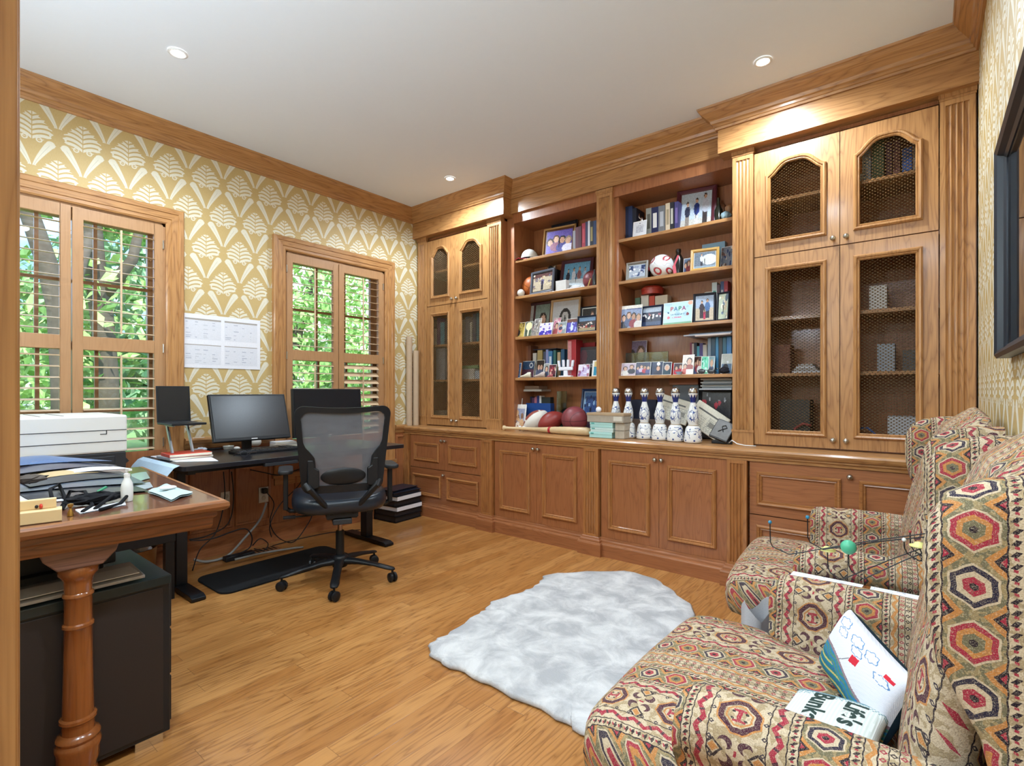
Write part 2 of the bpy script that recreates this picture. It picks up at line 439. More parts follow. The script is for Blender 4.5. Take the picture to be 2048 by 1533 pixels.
# windows --------------------------------------------------------
SASH = wood('sash_wood', 'A07650', '8A6240', 'z', contrast=.5)
SHUT = wood('shutter_wood', 'AA7F57', '8A6038', 'z', contrast=.45, rough=.42)
SHUTY = wood('shutter_slat_wood', 'CDAE8C', 'A8845E', 'y', contrast=.35, rough=.42)
PANE = glassy('window_glass', 'F6FAF8', .0, .02)
def window(n, y0, y1, label):
    t = thing('window_%d' % n, label, 'window', (XW, (y0+y1)/2, WZ0), kind='structure')
    # casing
    cp = [(0, 0), (0, .016), (.010, .022), (.030, .022), (.034, .028), (.070, .030), (.074, .036), (.10, .038), (.108, .030), (.108, 0)]
    c = MB().sweep([(y0, .50), (y0, WZ1), (y1, WZ1), (y1, .50)], cp, lambda p, d: (XW+d, p[0], p[1]), side=-1, mis=[0, 1, 0])
    c.build('casing', [oak('z'), oak('y')], t)
    MB().box(XW, XW+.05, y0-.12, y1+.12, .50, .535).box(XW, XW+.03, y0-.1, y1+.1, .44, .50).build('sill', oak('y'), t, bev=.004)
    # reveal and sash with glazing bars
    s = MB(); xs = XW-.13
    s.box(XW-.16, XW, y0, y0+.02, WZ0, WZ1).box(XW-.16, XW, y1-.02, y1, WZ0, WZ1).box(XW-.16, XW, y0, y1, WZ1-.02, WZ1).box(XW-.16, XW, y0, y1, WZ0-.01, WZ0+.02)
    zm = (WZ0+WZ1)/2
    for za, zb, dx in ((WZ0+.02, zm+.02, .03), (zm-.02, WZ1-.02, 0)):
        x0, x1 = xs+dx-.02, xs+dx+.015
        s.box(x0, x1, y0+.02, y0+.07, za, zb).box(x0, x1, y1-.07, y1-.02, za, zb).box(x0, x1, y0+.07, y1-.07, za, za+.05).box(x0, x1, y0+.07, y1-.07, zb-.045, zb)
        for k in (1, 2):
            yy = y0+.07+(y1-y0-.14)*k/3; s.box(x0+.008, x1-.008, yy-.010, yy+.010, za+.05, zb-.045)
        zz = (za+zb)/2; s.box(x0+.009, x1-.009, y0+.07, y1-.07, zz-.010, zz+.010)
    s.build('sash', SASH, t)
    g = MB().box(xs-.004, xs, y0+.05, y1-.05, WZ0+.05, WZ1-.05); g.build('pane', PANE, t)
    # two shutter panels, each with an upper and a lower set of louvres
    ym = (y0+y1)/2
    for a, b in ((y0+.012, ym-.003), (ym+.003, y1-.012)):
        f = MB(); xf0, xf1 = XW-.028, XW+.002; st = .052
        f.box(xf0, xf1, a, a+st, WZ0+.01, WZ1-.01).box(xf0, xf1, b-st, b, WZ0+.01, WZ1-.01)
        f.box(xf0, xf1, a+st, b-st, WZ1-.085, WZ1-.01).box(xf0, xf1, a+st, b-st, 1.455, 1.540).box(xf0, xf1, a+st, b-st, WZ0+.01, WZ0+.09)
        p = f.build('shutter_panel', SHUT, t, bev=.002)
        for za, zb, cnt, cl in ((1.545, WZ1-.088, 11, 0), (WZ0+.095, 1.45, 11, 0)):
            l = MB(); ang = -9 if not (n == 2 and b > ym+.1 and za < 1) else -38
            for k in range(cnt):
                z = za+(k+.5)*(zb-za)/cnt; w_ = .031; cc, ss = math.cos(R(ang))*w_, math.sin(R(ang))*w_
                xm = (xf0+xf1)/2
                l.prism([(xm-cc, z-ss), (xm-cc*.5, z-ss*.5-.0035), (xm+cc*.5, z+ss*.5-.0035), (xm+cc, z+ss), (xm+cc*.5, z+ss*.5+.0035), (xm-cc*.5, z-ss*.5+.0035)], a+st+.001, b-st-.001, 'y')
            l.build('louvres', SHUTY, p)
            MB().box(xf1+.018, xf1+.026, (a+b)/2-.005, (a+b)/2+.005, za+.02, zb-.02).build('tilt_rod', SHUTY, p)
        h = MB(); ye = a if a < ym-.1 and b < ym else b
        for z in (2.2, 1.49, .85): h.lathe([(.005, z-.03), (.005, z+.03)], (XW+.006, ye, 0), 8)
        h.build('hinge', CHROME, p)
    return t
window(1, *WIN[0], 'tall oak framed window with half open wooden shutters behind the white printer')
window(2, *WIN[1], 'oak framed window with wooden shutters behind the monitor nearest the bookcase')
# downlights -----------------------------------------------------
LED = emit('led', 'FFF4E4', 60)
dl_labels = ['recessed ceiling spotlight above the desks nearest the doorway', 'recessed ceiling spotlight in the corner by the far window',
             'recessed ceiling spotlight in front of the tall mesh cabinet on the wing chair side', 'recessed ceiling spotlight above the nearer wing chair']
for (x, y), lb in zip(DOWNLIGHTS[:3], dl_labels):
    t = thing('ceiling_spotlight', lb, 'ceiling light', (x, y, H-.012), group='recessed ceiling spotlights')
    MB().lathe([(.044, H-.001), (.047, H-.006), (.036, H-.010), (.030, H-.004)], (x, y, 0), 28, cap=False).build('trim_ring', plain('ring_white', 'F0F0F0', .5), t, smooth=True)
    MB().lathe([(.030, H-.006), (.001, H-.006)], (x, y, 0), 20, cap=False).build('lens', LED, t)
# ============================================================ built-in bookcase
UZ0, UZ1 = .85, 2.742
UY = 3.5; MY = 3.585; LY = 3.34
def fluted(x0, x1, yf, z0, z1, depth, name, parent, n=4, base=True, cap=True, mat=None):
    m = MB(); w_ = x1-x0
    # fluted shaft as an extruded outline with grooves
    b0, b1 = z0+(.10 if base else .02), z1-(.06 if cap else .02)
    P = [(x0, yf+depth), (x0, yf)]; g = w_*.13; mg = w_*.16; sp = (w_-2*mg)/n
    for k in range(n):
        c = x0+mg+sp*(k+.5)
        for j in range(5):
            a = PI*j/4; P.append((c-g/2*math.cos(a)*1.25, yf+g*.62*math.sin(a)))
    P += [(x1, yf), (x1, yf+depth)]
    m.prism(P, b0, b1, 'z')
    m.box(x0, x1, yf, yf+depth, z0, b0).box(x0, x1, yf, yf+depth, b1, z1)
    if cap: m.box(x0-.006, x1+.006, yf-.008, yf+depth, z1-.022, z1).box(x0-.003, x1+.003, yf-.004, yf+depth, z1-.034, z1-.022)
    if base: m.box(x0-.005, x1+.005, yf-.008, yf+depth, z0+.085, z0+.10).box(x0-.002, x1+.002, yf-.004, yf+depth, z0, z0+.085)
    return m.build(name, mat or oak('z'), parent)
def knob(x, y, z, parent, name='knob', r=.014):
    return MB().lathe([(r*.55, 0), (r*.45, -.008), (r*.5, -.012), (r, -.017), (r*1.05, -.024), (r*.75, -.030), (.001, -.032)], (x, y, z), 14, 'y', cap=False).build(name, CHROME, parent, smooth=True)
WIRE = plain('brass_wire', '8C7250', .4, metal=.4)
def mesh_screen(x0, x1, y, z0, topf, z1, parent, cell=.015):
    # woven hexagonal wire: zigzag strands, trimmed to the arch
    m = MB(); n = int((x1-x0)/cell); r = .0029
    for k in range(n+1):
        pts = []; xb = x0+(k+.5)*(x1-x0)/(n+1); z = z0; j = 0; sgn = 1 if k % 2 else -1
        zt = topf(xb)
        while z < zt:
            for dz, o in ((0, .46), (cell*.42, .46), (cell*.72, -.46), (cell*1.14, -.46)):
                pts.append((xb+sgn*o*cell*1.08, z+dz))
            z += cell*1.44
        pts = [p for p in pts if p[1] < zt]
        if len(pts) < 2: continue
        vs = []
        for i, p in enumerate(pts): vs += [(p[0]-r, y, p[1]), (p[0]+r, y, p[1]), (p[0], y-r*1.6, p[1])]
        fs = []
        for i in range(len(pts)-1):
            a = i*3
            fs += [(a, a+3, a+5, a+2), (a+2, a+5, a+4, a+1)]
        m.add(vs, fs)
    me_ = m.build('wire_mesh', WIRE, parent); return me_
MOULD = [(-.004, 0), (-.004, .012), (.004, .020), (.012, .018), (.016, .010), (.022, .012), (.027, .006), (.027, 0)]
def rim(loop, yf, name, parent, prof=MOULD, ax='z'):
    return MB().sweep(loop, prof, lambda p, d: (p[0], yf-d, p[1]), closed=True, side=-1).build(name, oak(ax), parent)
def mesh_door(x0, x1, z0, z1, yf, parent, arch, kside, kz, cell):
    st = .068; i0, i1 = x0+st, x1-st; b0 = z0+.07; b1 = z1-(.16 if arch else .075); th = .022
    xm = (i0+i1)/2; hw = (i1-i0)/2
    def top(x):
        if not arch: return b1
        t = abs(x-xm)/hw
        return b1+.085*(.5+.5*math.cos(PI*min(1, t)**1.7))
    d = MB(); NX = 24
    d.box(x0, i0, yf, yf+th, z0, z1).box(i1, x1, yf, yf+th, z0, z1).box(i0, i1, yf, yf+th, z0, b0)
    xs = [i0+(i1-i0)*k/NX for k in range(NX+1)]
    P = [(x, top(x)) for x in xs]+[(i1, z1), (i0, z1)]
    for k in range(NX): d.prism([(xs[k], top(xs[k])), (xs[k+1], top(xs[k+1])), (xs[k+1], z1), (xs[k], z1)], yf, yf+th, 'y')
    dr = d.build('door', oak('z'), parent)
    loop = [(i0, b0), (i1, b0)]+[(x, top(x)) for x in reversed(xs)]
    rim(loop, yf, 'moulding', dr)
    mesh_screen(i0, i1, yf+.012, b0, top, b1, dr, cell)
    knob(x1-.03 if kside > 0 else x0+.03, yf, kz, dr)
    if not arch: knob(x1-.03 if kside > 0 else x0+.03, yf, z0+.045, dr, r=.010)
def upper_side(xa, xb, pil, doors, label, cell, shelves_t, shelves_b):
    t = thing('mesh_cabinet', label, 'cabinet', ((xa+xb)/2, UY, UZ0), group='tall cabinets with wire mesh doors')
    c = MB(); th = .02
    c.box(xa, xa+th, UY+.025, YN-.02, UZ0, UZ1+.1).box(xb-th, xb, UY+.025, YN-.02, UZ0, UZ1+.1).box(xa, xb, YN-.02, YN, UZ0, UZ1+.1)
    c.box(xa, xb, UY+.05, YN, UZ1-.02, UZ1).box(xa+th, xb-th, UY+.04, YN-.02, 2.03, 2.055).box(xa+th, xb-th, UY+.04, YN-.02, UZ0, UZ0+.015)
    c.build('carcass', oakd('z'), t)
    for z in shelves_t+shelves_b: MB().box(xa+th, xb-th, UY+.045, YN-.02, z-.02, z).build('shelf', oak('x'), t)
    (d0, d1, d2) = doors
    for z0, z1, arch in ((UZ0+.012, 2.040, False), (2.046, 2.70, True)):
        mesh_door(d0, d1-.002, z0, z1, UY+.012, t, arch, 1, 2.085 if arch else 1.98, cell) if arch else mesh_door(d0, d1-.002, z0, z1, UY+.012, t, arch, 1, z0+.05, cell)
        mesh_door(d1+.002, d2, z0, z1, UY+.012, t, arch, -1, 2.085 if arch else z0+.05, cell)
    for a, b in pil: fluted(a, b, UY, UZ0, UZ1, .03, 'pilaster', t, 5 if b-a > .14 else 4)
    return t
LU = upper_side(XW+.01, -2.945, ((XW+.02, -3.935), (-3.11, -2.947)), (-3.93, -3.535, -3.115), 'tall oak cabinet with wire mesh doors in the corner by the far window', .0135, [2.40], [1.31, 1.66])
RU = upper_side(-.985, XE-.005, ((-.985, -.86), (.05, .19)), (-.855, -.395, .045), 'tall oak cabinet with wire mesh doors behind the farther wing chair', .0125, [2.40], [1.31, 1.66])
# friezes (one continuous cornice board)
fz = MB()
fz.box(XW, XL, FRY, YN, UZ1, 2.90).box(XL, XR, FCY, YN, 2.77, 2.90).box(XR, XE, FRY, YN, UZ1, 2.90)
fz.box(XW, XE, FCY+.02, YN, 2.90, 3.015).box(XW, XL, FRY+.01, YN, 2.90, 3.015).box(XR, XE, FRY+.01, YN, 2.90, 3.015)
struct(fz.build('trim_frieze', oak('x')))
# middle open bookcase
B1 = (-2.865, -2.03); B2 = (-1.85, -1.0); SH = [1.315, 1.678, 2.04, 2.362]
t = thing('open_bookcase', 'open oak bookcase with two bays of shelves full of photos and keepsakes', 'bookcase', (-1.96, MY, UZ0))
OB = t
c = MB()
c.box(-2.944, B1[0], MY, YN, UZ0, 2.77).box(B2[1], -.987, MY, YN, UZ0, 2.77)
c.box(B1[1], B2[0], MY+.02, YN, UZ0, 2.69)
c.box(B1[0], B2[1], MY+.0, YN-.02, 2.69, 2.77)
c.box(B1[0], B2[1], YN-.015, YN-.001, UZ0, 2.77)
c.build('carcass', oakd('z'), t)
for b in (B1, B2):
    for z in SH: MB().box(b[0], b[1], MY+.012, YN-.015, z-.024, z).build('shelf', oak('x'), t, bev=.003)
fluted(-2.022, -1.886, MY-.02, UZ0, 2.765, .05, 'pilaster', t, 4, base=False)
# counter top over the whole run
ct = MB()
NP = [(0, .775), (.012, .775), (.014, .79), (.024, .797), (.024, .806), (.036, .812), (.042, .822), (.045, .836), (.040, .847), (.03, .852), (0, .852)]
ct.sweep([(XW, LY), (XE, LY)], NP, mp)
ct.box(XW, XE, LY, YN, .80, .852)
o = ct.build('countertop', oak('x')); tag(o, 'long oak countertop with moulded edge running under the bookcase', 'countertop')
# base cabinets
def base_unit(xa, xb, rows, label, drawer=False):
    t = thing('base_cabinet', label, 'cabinet', ((xa+xb)/2, LY, 0), group='panelled base cabinets under the counter')
    c = MB().box(xa, xb, LY+.022, YN-.3, .1, .775).box(xa, xb, LY+.022, YN-.3, .0, .1)
    c.build('carcass', oakd('z'), t); xm = (xa+xb)/2
    for z0, z1, kind in rows:
        if kind == 'drawer':
            d = MB().box(xa+.004, xb-.004, LY, LY+.02, z0, z1).build('drawer', oakd('x'), t)
            for a, b in ((xa+.05, xm-.045), (xm+.045, xb-.05)):
                MB().sweep([(a, z0+.06), (b, z0+.06), (b, z1-.06), (a, z1-.06)], MOULD, lambda p, q: (p[0], LY-q, p[1]), closed=True, side=-1).build('moulding', oakm('x'), d)
            knob(xm, LY, z1-.04, d)
        else:
            for a, b, s in ((xa+.004, xm-.0015, 1), (xm+.0015, xb-.004, -1)):
                d = MB().box(a, b, LY, LY+.02, z0, z1).build('door', oakd('z'), t)
                MB().sweep([(a+.065, z0+.07), (b-.065, z0+.07), (b-.065, z1-.075), (a+.065, z1-.075)], MOULD, lambda p, q: (p[0], LY-q, p[1]), closed=True, side=-1).build('moulding', oakm('z'), d)
                knob(b-.022 if s > 0 else a+.022, LY, z1-.04, d)
    return t
base_unit(-3.985, -3.02, [(.135, .452, 'drawer'), (.458, .772, 'door')], 'narrow oak base cabinet with doors over a drawer beside the black binders')
base_unit(-2.885, -1.995, [(.135, .772, 'door')], 'oak base cabinet with two tall doors under the sports balls')
base_unit(-1.86, -.97, [(.135, .772, 'door')], 'oak base cabinet with two tall doors under the painted bottles')
base_unit(-.845, XE-.01, [(.135, .452, 'drawer'), (.458, .772, 'drawer')], 'oak base cabinet with two wide panelled drawers behind the wing chairs')
for a, b, l in ((XW+.02, -3.99, 'slim fluted oak pilaster under the counter against the window wall'), (-3.015, -2.89, 'fluted oak pilaster between the narrow base cabinet and the doors under the sports balls'),
                (-1.99, -1.865, 'fluted oak pilaster between the two base cabinets with tall doors'), (-.965, -.85, 'fluted oak pilaster at the corner of the panelled drawers behind the wing chairs')):
    p = fluted(a, b, LY-.03, .13, .776, .05, 'pilaster', None, 4, base=False, cap=False, mat=oakm('z'))
    tag(p, l, 'pilaster', 'fluted pilasters under the counter')
bp = [(0, 0), (.030, 0), (.030, .085), (.026, .095), (.018, .098), (.016, .112), (.008, .120), (.006, .130), (0, .134)]
pts = [(XW, LY)]
for a, b in ((-3.015, -2.89), (-1.99, -1.865), (-.965, -.85)): pts += [(a-.004, LY), (a-.004, LY-.03), (b+.004, LY-.03), (b+.004, LY)]
pts += [(XE, LY)]
bb = MB().sweep(pts, bp, mp); bb.box(XW, XE, LY, LY+.05, 0, .1)
struct(bb.build('baseboard_bookcase', oakd('x')))
# ============================================================ more materials
def m_kilim(name, band):
    m, nt = new_mat(name); b = bsdf(nt, .95, 0, .12)
    x, y, z = coords()
    if band == 'x': u, v = x, z+y
    else: u, v = y, z+x
    u = u*1.1+.0006*sn(v*300.0); v = v*1.1+.0006*sn(u*260.0)
    P = .465; q = fr(u/P+.704)*P
    beige, tan, dk, mar, red, org, olv, navy = [lin(h) for h in ('B9A68A', '9C8868', '261D24', '43202F', '94283A', 'B0763F', '676149', '2A2636')]
    c = mixc(noise(vec(x*60.0, y*60.0, z*60.0), 1, 2) > .52, beige, tan)
    def band_(a, b_): return mn(q > a, q < b_)
    def put(c, f, col): return mixc(sat(f) if isinstance(f, X) else f, c, col)
    tri = lambda t: ab(fr(t)-.5)*4.0-1.0
    # medallion band
    M = band_(0.0, .105); X0 = q-.0525; V0 = (fr(v/.175)-.5)*.175; ax, ay = ab(X0), ab(V0)
    d = mx(mx(ax, ay*.86), (ax+ay)*.70); d = mx(d, mn(mx(ax, ay-.018), mx(ax-.010, ay)))
    c = put(c, M*mn(d > .027, d < .0375), mar); c = put(c, M*mn(d > .0375, d < .041), org)
    c = put(c, M*mn(d < .024, d > .0205), org)
    c = put(c, M*mx(mn(ax < .004, ay < .014), mn(ax < .012, ab(ay-.014) < .003)), red)
    e1 = (ax-.012)*(ax-.012)+(ay-.009)*(ay-.009); c = put(c, M*mn(e1 < .00001, 1.0), dk)
    V1 = (fr(v/.175+.5)-.5)*.175; by = ab(V1)
    pet = (ax-.018)*(ax-.018)+(by-.017)*(by-.017); pet2 = (ax-.023)*(ax-.023)+(by-.011)*(by-.011)
    c = put(c, M*mn(pet < .00017, pet2 > .00009), mar)
    c = put(c, M*mn(ab(ab(ax-.040)+by-.016) < .0028, ax < .052), dk)
    c = put(c, M*mn(ab(ax-.040)+ab(by) < .010, 1.0), org)
    sm = mn(ab(ab(X0)-.047), 1.0)+ab(fr(v/.035)-.5)*.035; c = put(c, M*mn(sm < .0055, sm > .0022), navy)
    c = put(c, M*mn(ab(X0) < .0025, by < .006), red); c = put(c, M*(ab(ax-.0515) < .0012), dk)
    # zig-zag bands
    for s0, s1, col in ((.105, .135, red), (.435, .465, red)):
        Z = band_(s0, s1); zz = q-(s0+s1)/2-.007*tri(v/.058)
        c = put(c, Z*(ab(zz) < .0052), col)
        dd = ab(q-(s0+s1)/2+.010*tri(v/.058)); vv = ab(fr(v/.029)-.5)*.029
        c = put(c, Z*(dd+vv < .0055), mar)
    # narrow guard stripes with dark marks
    for s0 in (.135, .225, .325, .415):
        Z = band_(s0, s0+.020); w_ = q-s0
        c = put(c, Z*mx(w_ < .0022, w_ > .0178), dk)
        c = put(c, Z*mn(ab(w_-.010+.003*tri(v/.016)) < .0034, fr(v/.016) < .55), dk)
        c = put(c, Z*mn(ab(w_-.010) < .0025, fr(v/.016) > .75), red)
    # hexagon bands
    for s0, ph, olc in ((.155, 0.0, olv), (.345, .5, olv)):
        Z = band_(s0, s0+.070); w_ = q-s0-.035; hv = v/.082+ph; k = fr(hv*.5) > .5
        hy = ab(fr(hv)-.5)*.082; hx = ab(w_); dh = mx(hx*1.05+hy*.42, hy*.93)
        dh = mx(hx, hx*.55+hy*.86)
        c = put(c, Z, mixc(noise(vec(x*110.0, y*110.0, z*110.0), 1, 2) > .5, olv, lin('8E7C58')))
        dg = ab(hx-.035)+ab(hy-.041); c = put(c, Z*(dg < .024), org); c = put(c, Z*(dg < .014), dk); c = put(c, Z*(dg < .007), red)
        c = put(c, Z*(dh < .0295), beige)
        c = put(c, Z*(dh < .0265), mixc(k, red, navy)); c = put(c, Z*(dh < .0195), mixc(k, org, beige))
        c = put(c, Z*(dh < .0125), mixc(k, olv, red)); c = put(c, Z*(dh < .005), dk)
    # small diamonds between orange zig-zags
    Z = band_(.245, .325); w_ = q-.285
    for sg in (-1, 1): c = put(c, Z*(ab(w_-sg*.030-.005*tri(v/.05)) < .0040), org)
    for kx, col in ((-.014, red), (0.0, dk), (.014, red)):
        dd = ab(w_-kx)+ab(fr(v/.021)-.5)*.021; c = put(c, Z*mn(dd < .0062, dd > .0028), col)
    c = put(c, Z*(ab(ab(w_)-.007) < .0009), dk); c = put(c, Z*(ab(ab(w_)-.0215) < .0012), dk)
    # speckle of the weave
    sp = noise(vec(x*520.0, y*520.0, z*520.0), 1, 1)
    c = mixc((sp > .58)*.40, c, lin('7F6E5E')); c = mixc((sp < .40)*.28, c, lin('CDBFA4'))
    setc(b.inputs['Base Color'], c); bump(b, sp, .5, .0015)
    return m
KX, KY = m_kilim('kilim_cloth_x', 'x'), m_kilim('kilim_cloth_y', 'y')
def m_print():
    m, nt = new_mat('printed_picture'); b = bsdf(nt, .28, 0, .5); a = nt.nodes.new('ShaderNodeVertexColor'); a.layer_name = 'Col'
    nt.links.new(a.outputs[0], b.inputs['Base Color']); return m
PRINT = m_print()
def m_clothprint():
    m, nt = new_mat('embroidered_cloth'); b = bsdf(nt, .95, 0, .1); a = nt.nodes.new('ShaderNodeVertexColor'); a.layer_name = 'Col'
    nt.links.new(a.outputs[0], b.inputs['Base Color']); x, y, z = coords(); bump(b, sn(z*2600.0)*.5+sn((x+y)*1500.0)*.3, .35, .001); return m
STITCH = m_clothprint()
TABW = wood('walnut_table', '6B4230', '3A2118', 'y', rough=.16, coat=.5, coatr=.06, contrast=.6)
TABE = wood('table_edge_wood', '8A5733', '45281A', 'y', rough=.3, contrast=.9)
TABC = wood('table_column_wood', '8F5226', '5C3114', 'z', rough=.22, coat=.5, contrast=.5)
TABB = wood('table_block_wood', '7A5648', '4A3029', 'y', rough=.45, contrast=1.2)
SCREEN = plain('monitor_screen', '1A1B1E', .25, spec=.5, vary=.02)
MESHC = None
def m_meshback():
    m, nt = new_mat('chair_mesh'); t = nt.nodes.new('ShaderNodeBsdfTransparent'); g = nt.nodes.new('ShaderNodeBsdfPrincipled'); o = nt.nodes.new('ShaderNodeOutputMaterial')
    g.inputs['Base Color'].default_value = (*lin('6A6D74'), 1); g.inputs['Roughness'].default_value = .5; g.inputs['Sheen Weight'].default_value = .3
    x = nt.nodes.new('ShaderNodeMixShader'); a, b_, c = coords()
    f = .62+.16*sn(a*1900.0)*sn(c*1700.0)+noise(vec(a*8.0, 0.0, c*16.0), 1, 3)*.25
    nt.links.new(f.k, x.inputs[0]); nt.links.new(t.outputs[0], x.inputs[1]); nt.links.new(g.outputs[0], x.inputs[2]); nt.links.new(x.outputs[0], o.inputs[0]); return m
# ============================================================ outside
rnd = random.Random(5)
def m_leaf(i, a, b_):
    m, nt = new_mat('leaves_%s' % 'abc'[i]); d = bsdf(nt, .5, 0, .3); x, y, z = coords()
    n = white(vec(fl(x*9.0), fl(y*9.0), fl(z*9.0))); setc(d.inputs['Base Color'], mixc(n, lin(a), lin(b_)))
    d.inputs['Subsurface Weight'].default_value = 0; return m
LEAF = [m_leaf(0, '7FA85A', 'BFE094'), m_leaf(1, '64906A', 'A0C494'), m_leaf(2, 'A0B890', 'CFE0BC')]
BARK = plain('bark', '5A5148', .9, vary=.35, scale=14, bmp=.8)
GRASS = plain('lawn', '6B8F4A', .9, vary=.3, scale=6)
lawn = MB().box(-40, XW-.5, -25, 30, -.55, -.5).build('lawn', GRASS); lawn['kind'] = 'structure'
def tree(trunks, blobs, leaf, n, size, label, seed):
    base = trunks[0][0][0]; t = thing('garden_tree', label, 'tree', (base[0], base[1], -.5), group='garden trees beyond the windows')
    m = MB()
    for pts, rr in trunks: m.tube(pts, rr, 10)
    m.build('trunk', BARK, t, smooth=True)
    r_ = np.random.RandomState(seed); wts = np.array([b[3] for b in blobs], float); wts /= wts.sum()
    k = r_.choice(len(blobs), n, p=wts); c = np.array([b[:3] for b in blobs])[k]; rad = np.array([b[3] for b in blobs])[k]
    d = r_.normal(size=(n, 3)); d /= np.linalg.norm(d, axis=1)[:, None]; p = c+d*(rad*r_.uniform(.35, 1, n)**.5)[:, None]*[1, 1, .8]
    a = r_.normal(size=(n, 3)); a /= np.linalg.norm(a, axis=1)[:, None]; b2 = np.cross(a, r_.normal(size=(n, 3))); b2 /= np.linalg.norm(b2, axis=1)[:, None]
    s = size*r_.uniform(.6, 1.3, n)[:, None]
    V = np.stack([p-a*s, p+b2*s*.45, p+a*s, p-b2*s*.45], 1).reshape(-1, 3)-np.array(t.location)
    me = bpy.data.meshes.new('foliage'); me.from_pydata(V.tolist(), [], [(4*i, 4*i+1, 4*i+2, 4*i+3) for i in range(n)]); me.materials.append(leaf)
    o = bpy.data.objects.new('foliage', me); C.objects.link(o); o.parent = t; return t
def vx(u, v, X_): q = aX(u, v, X_); return (q.x, q.y, q.z)
tree([([vx(130, 900, -8.5), vx(125, 760, -8.5), vx(118, 620, -8.5), vx(95, 530, -8.5), vx(60, 430, -8.5), vx(35, 300, -8.5)], [.13, .12, .12, .11, .10, .08]),
      ([vx(118, 640, -8.5), vx(150, 560, -8.7), vx(180, 470, -8.9)], [.10, .08, .06])],
     [(*vx(150, 640, -9.8), 1.3), (*vx(80, 760, -10.3), 1.2), (*vx(260, 420, -9.5), .7), (*vx(40, 330, -9.5), .8), (*vx(100, 700, -11), 1.4)], LEAF[0], 2300, .13, 'leaning tree with thick grey trunk outside the window behind the printer', 1)
tree([([vx(215, 900, -9.2), vx(215, 760, -9.2), vx(205, 640, -9.2), vx(190, 540, -9.2), vx(185, 440, -9.2), vx(200, 330, -9.3)], [.15, .14, .14, .13, .11, .08]),
      ([vx(200, 600, -9.2), vx(265, 520, -9.0), vx(285, 430, -9.0)], [.09, .07, .05])],
     [(*vx(250, 600, -10.5), 1.5), (*vx(290, 690, -11.5), 1.6), (*vx(330, 520, -11), 1.2), (*vx(280, 760, -10), .9)], LEAF[1], 2500, .13, 'upright tree with dark bark outside the window behind the laptop', 2)
tree([([vx(560, 900, -14), vx(575, 760, -14), vx(600, 640, -14), vx(640, 520, -14)], [.2, .18, .15, .10])],
     [(*vx(610, 560, -13), 1.6), (*vx(640, 690, -13), 1.6), (*vx(700, 600, -14), 1.8), (*vx(590, 740, -15), 1.7), (*vx(720, 760, -14), 1.4)], LEAF[0], 4200, .14, 'leafy green tree outside the far window behind the mesh office chair', 3)
hd = []
for i in range(9): hd.append((-17+rnd.uniform(-1, 1), -3+i*3.1, 1.0+rnd.uniform(-.4, .8), 2.2))
tree([([(-17, 6, -.5), (-17, 6, 2)], [.2, .1])], hd, LEAF[2], 9000, .24, 'long bank of pale green shrubbery at the end of the garden', 4)
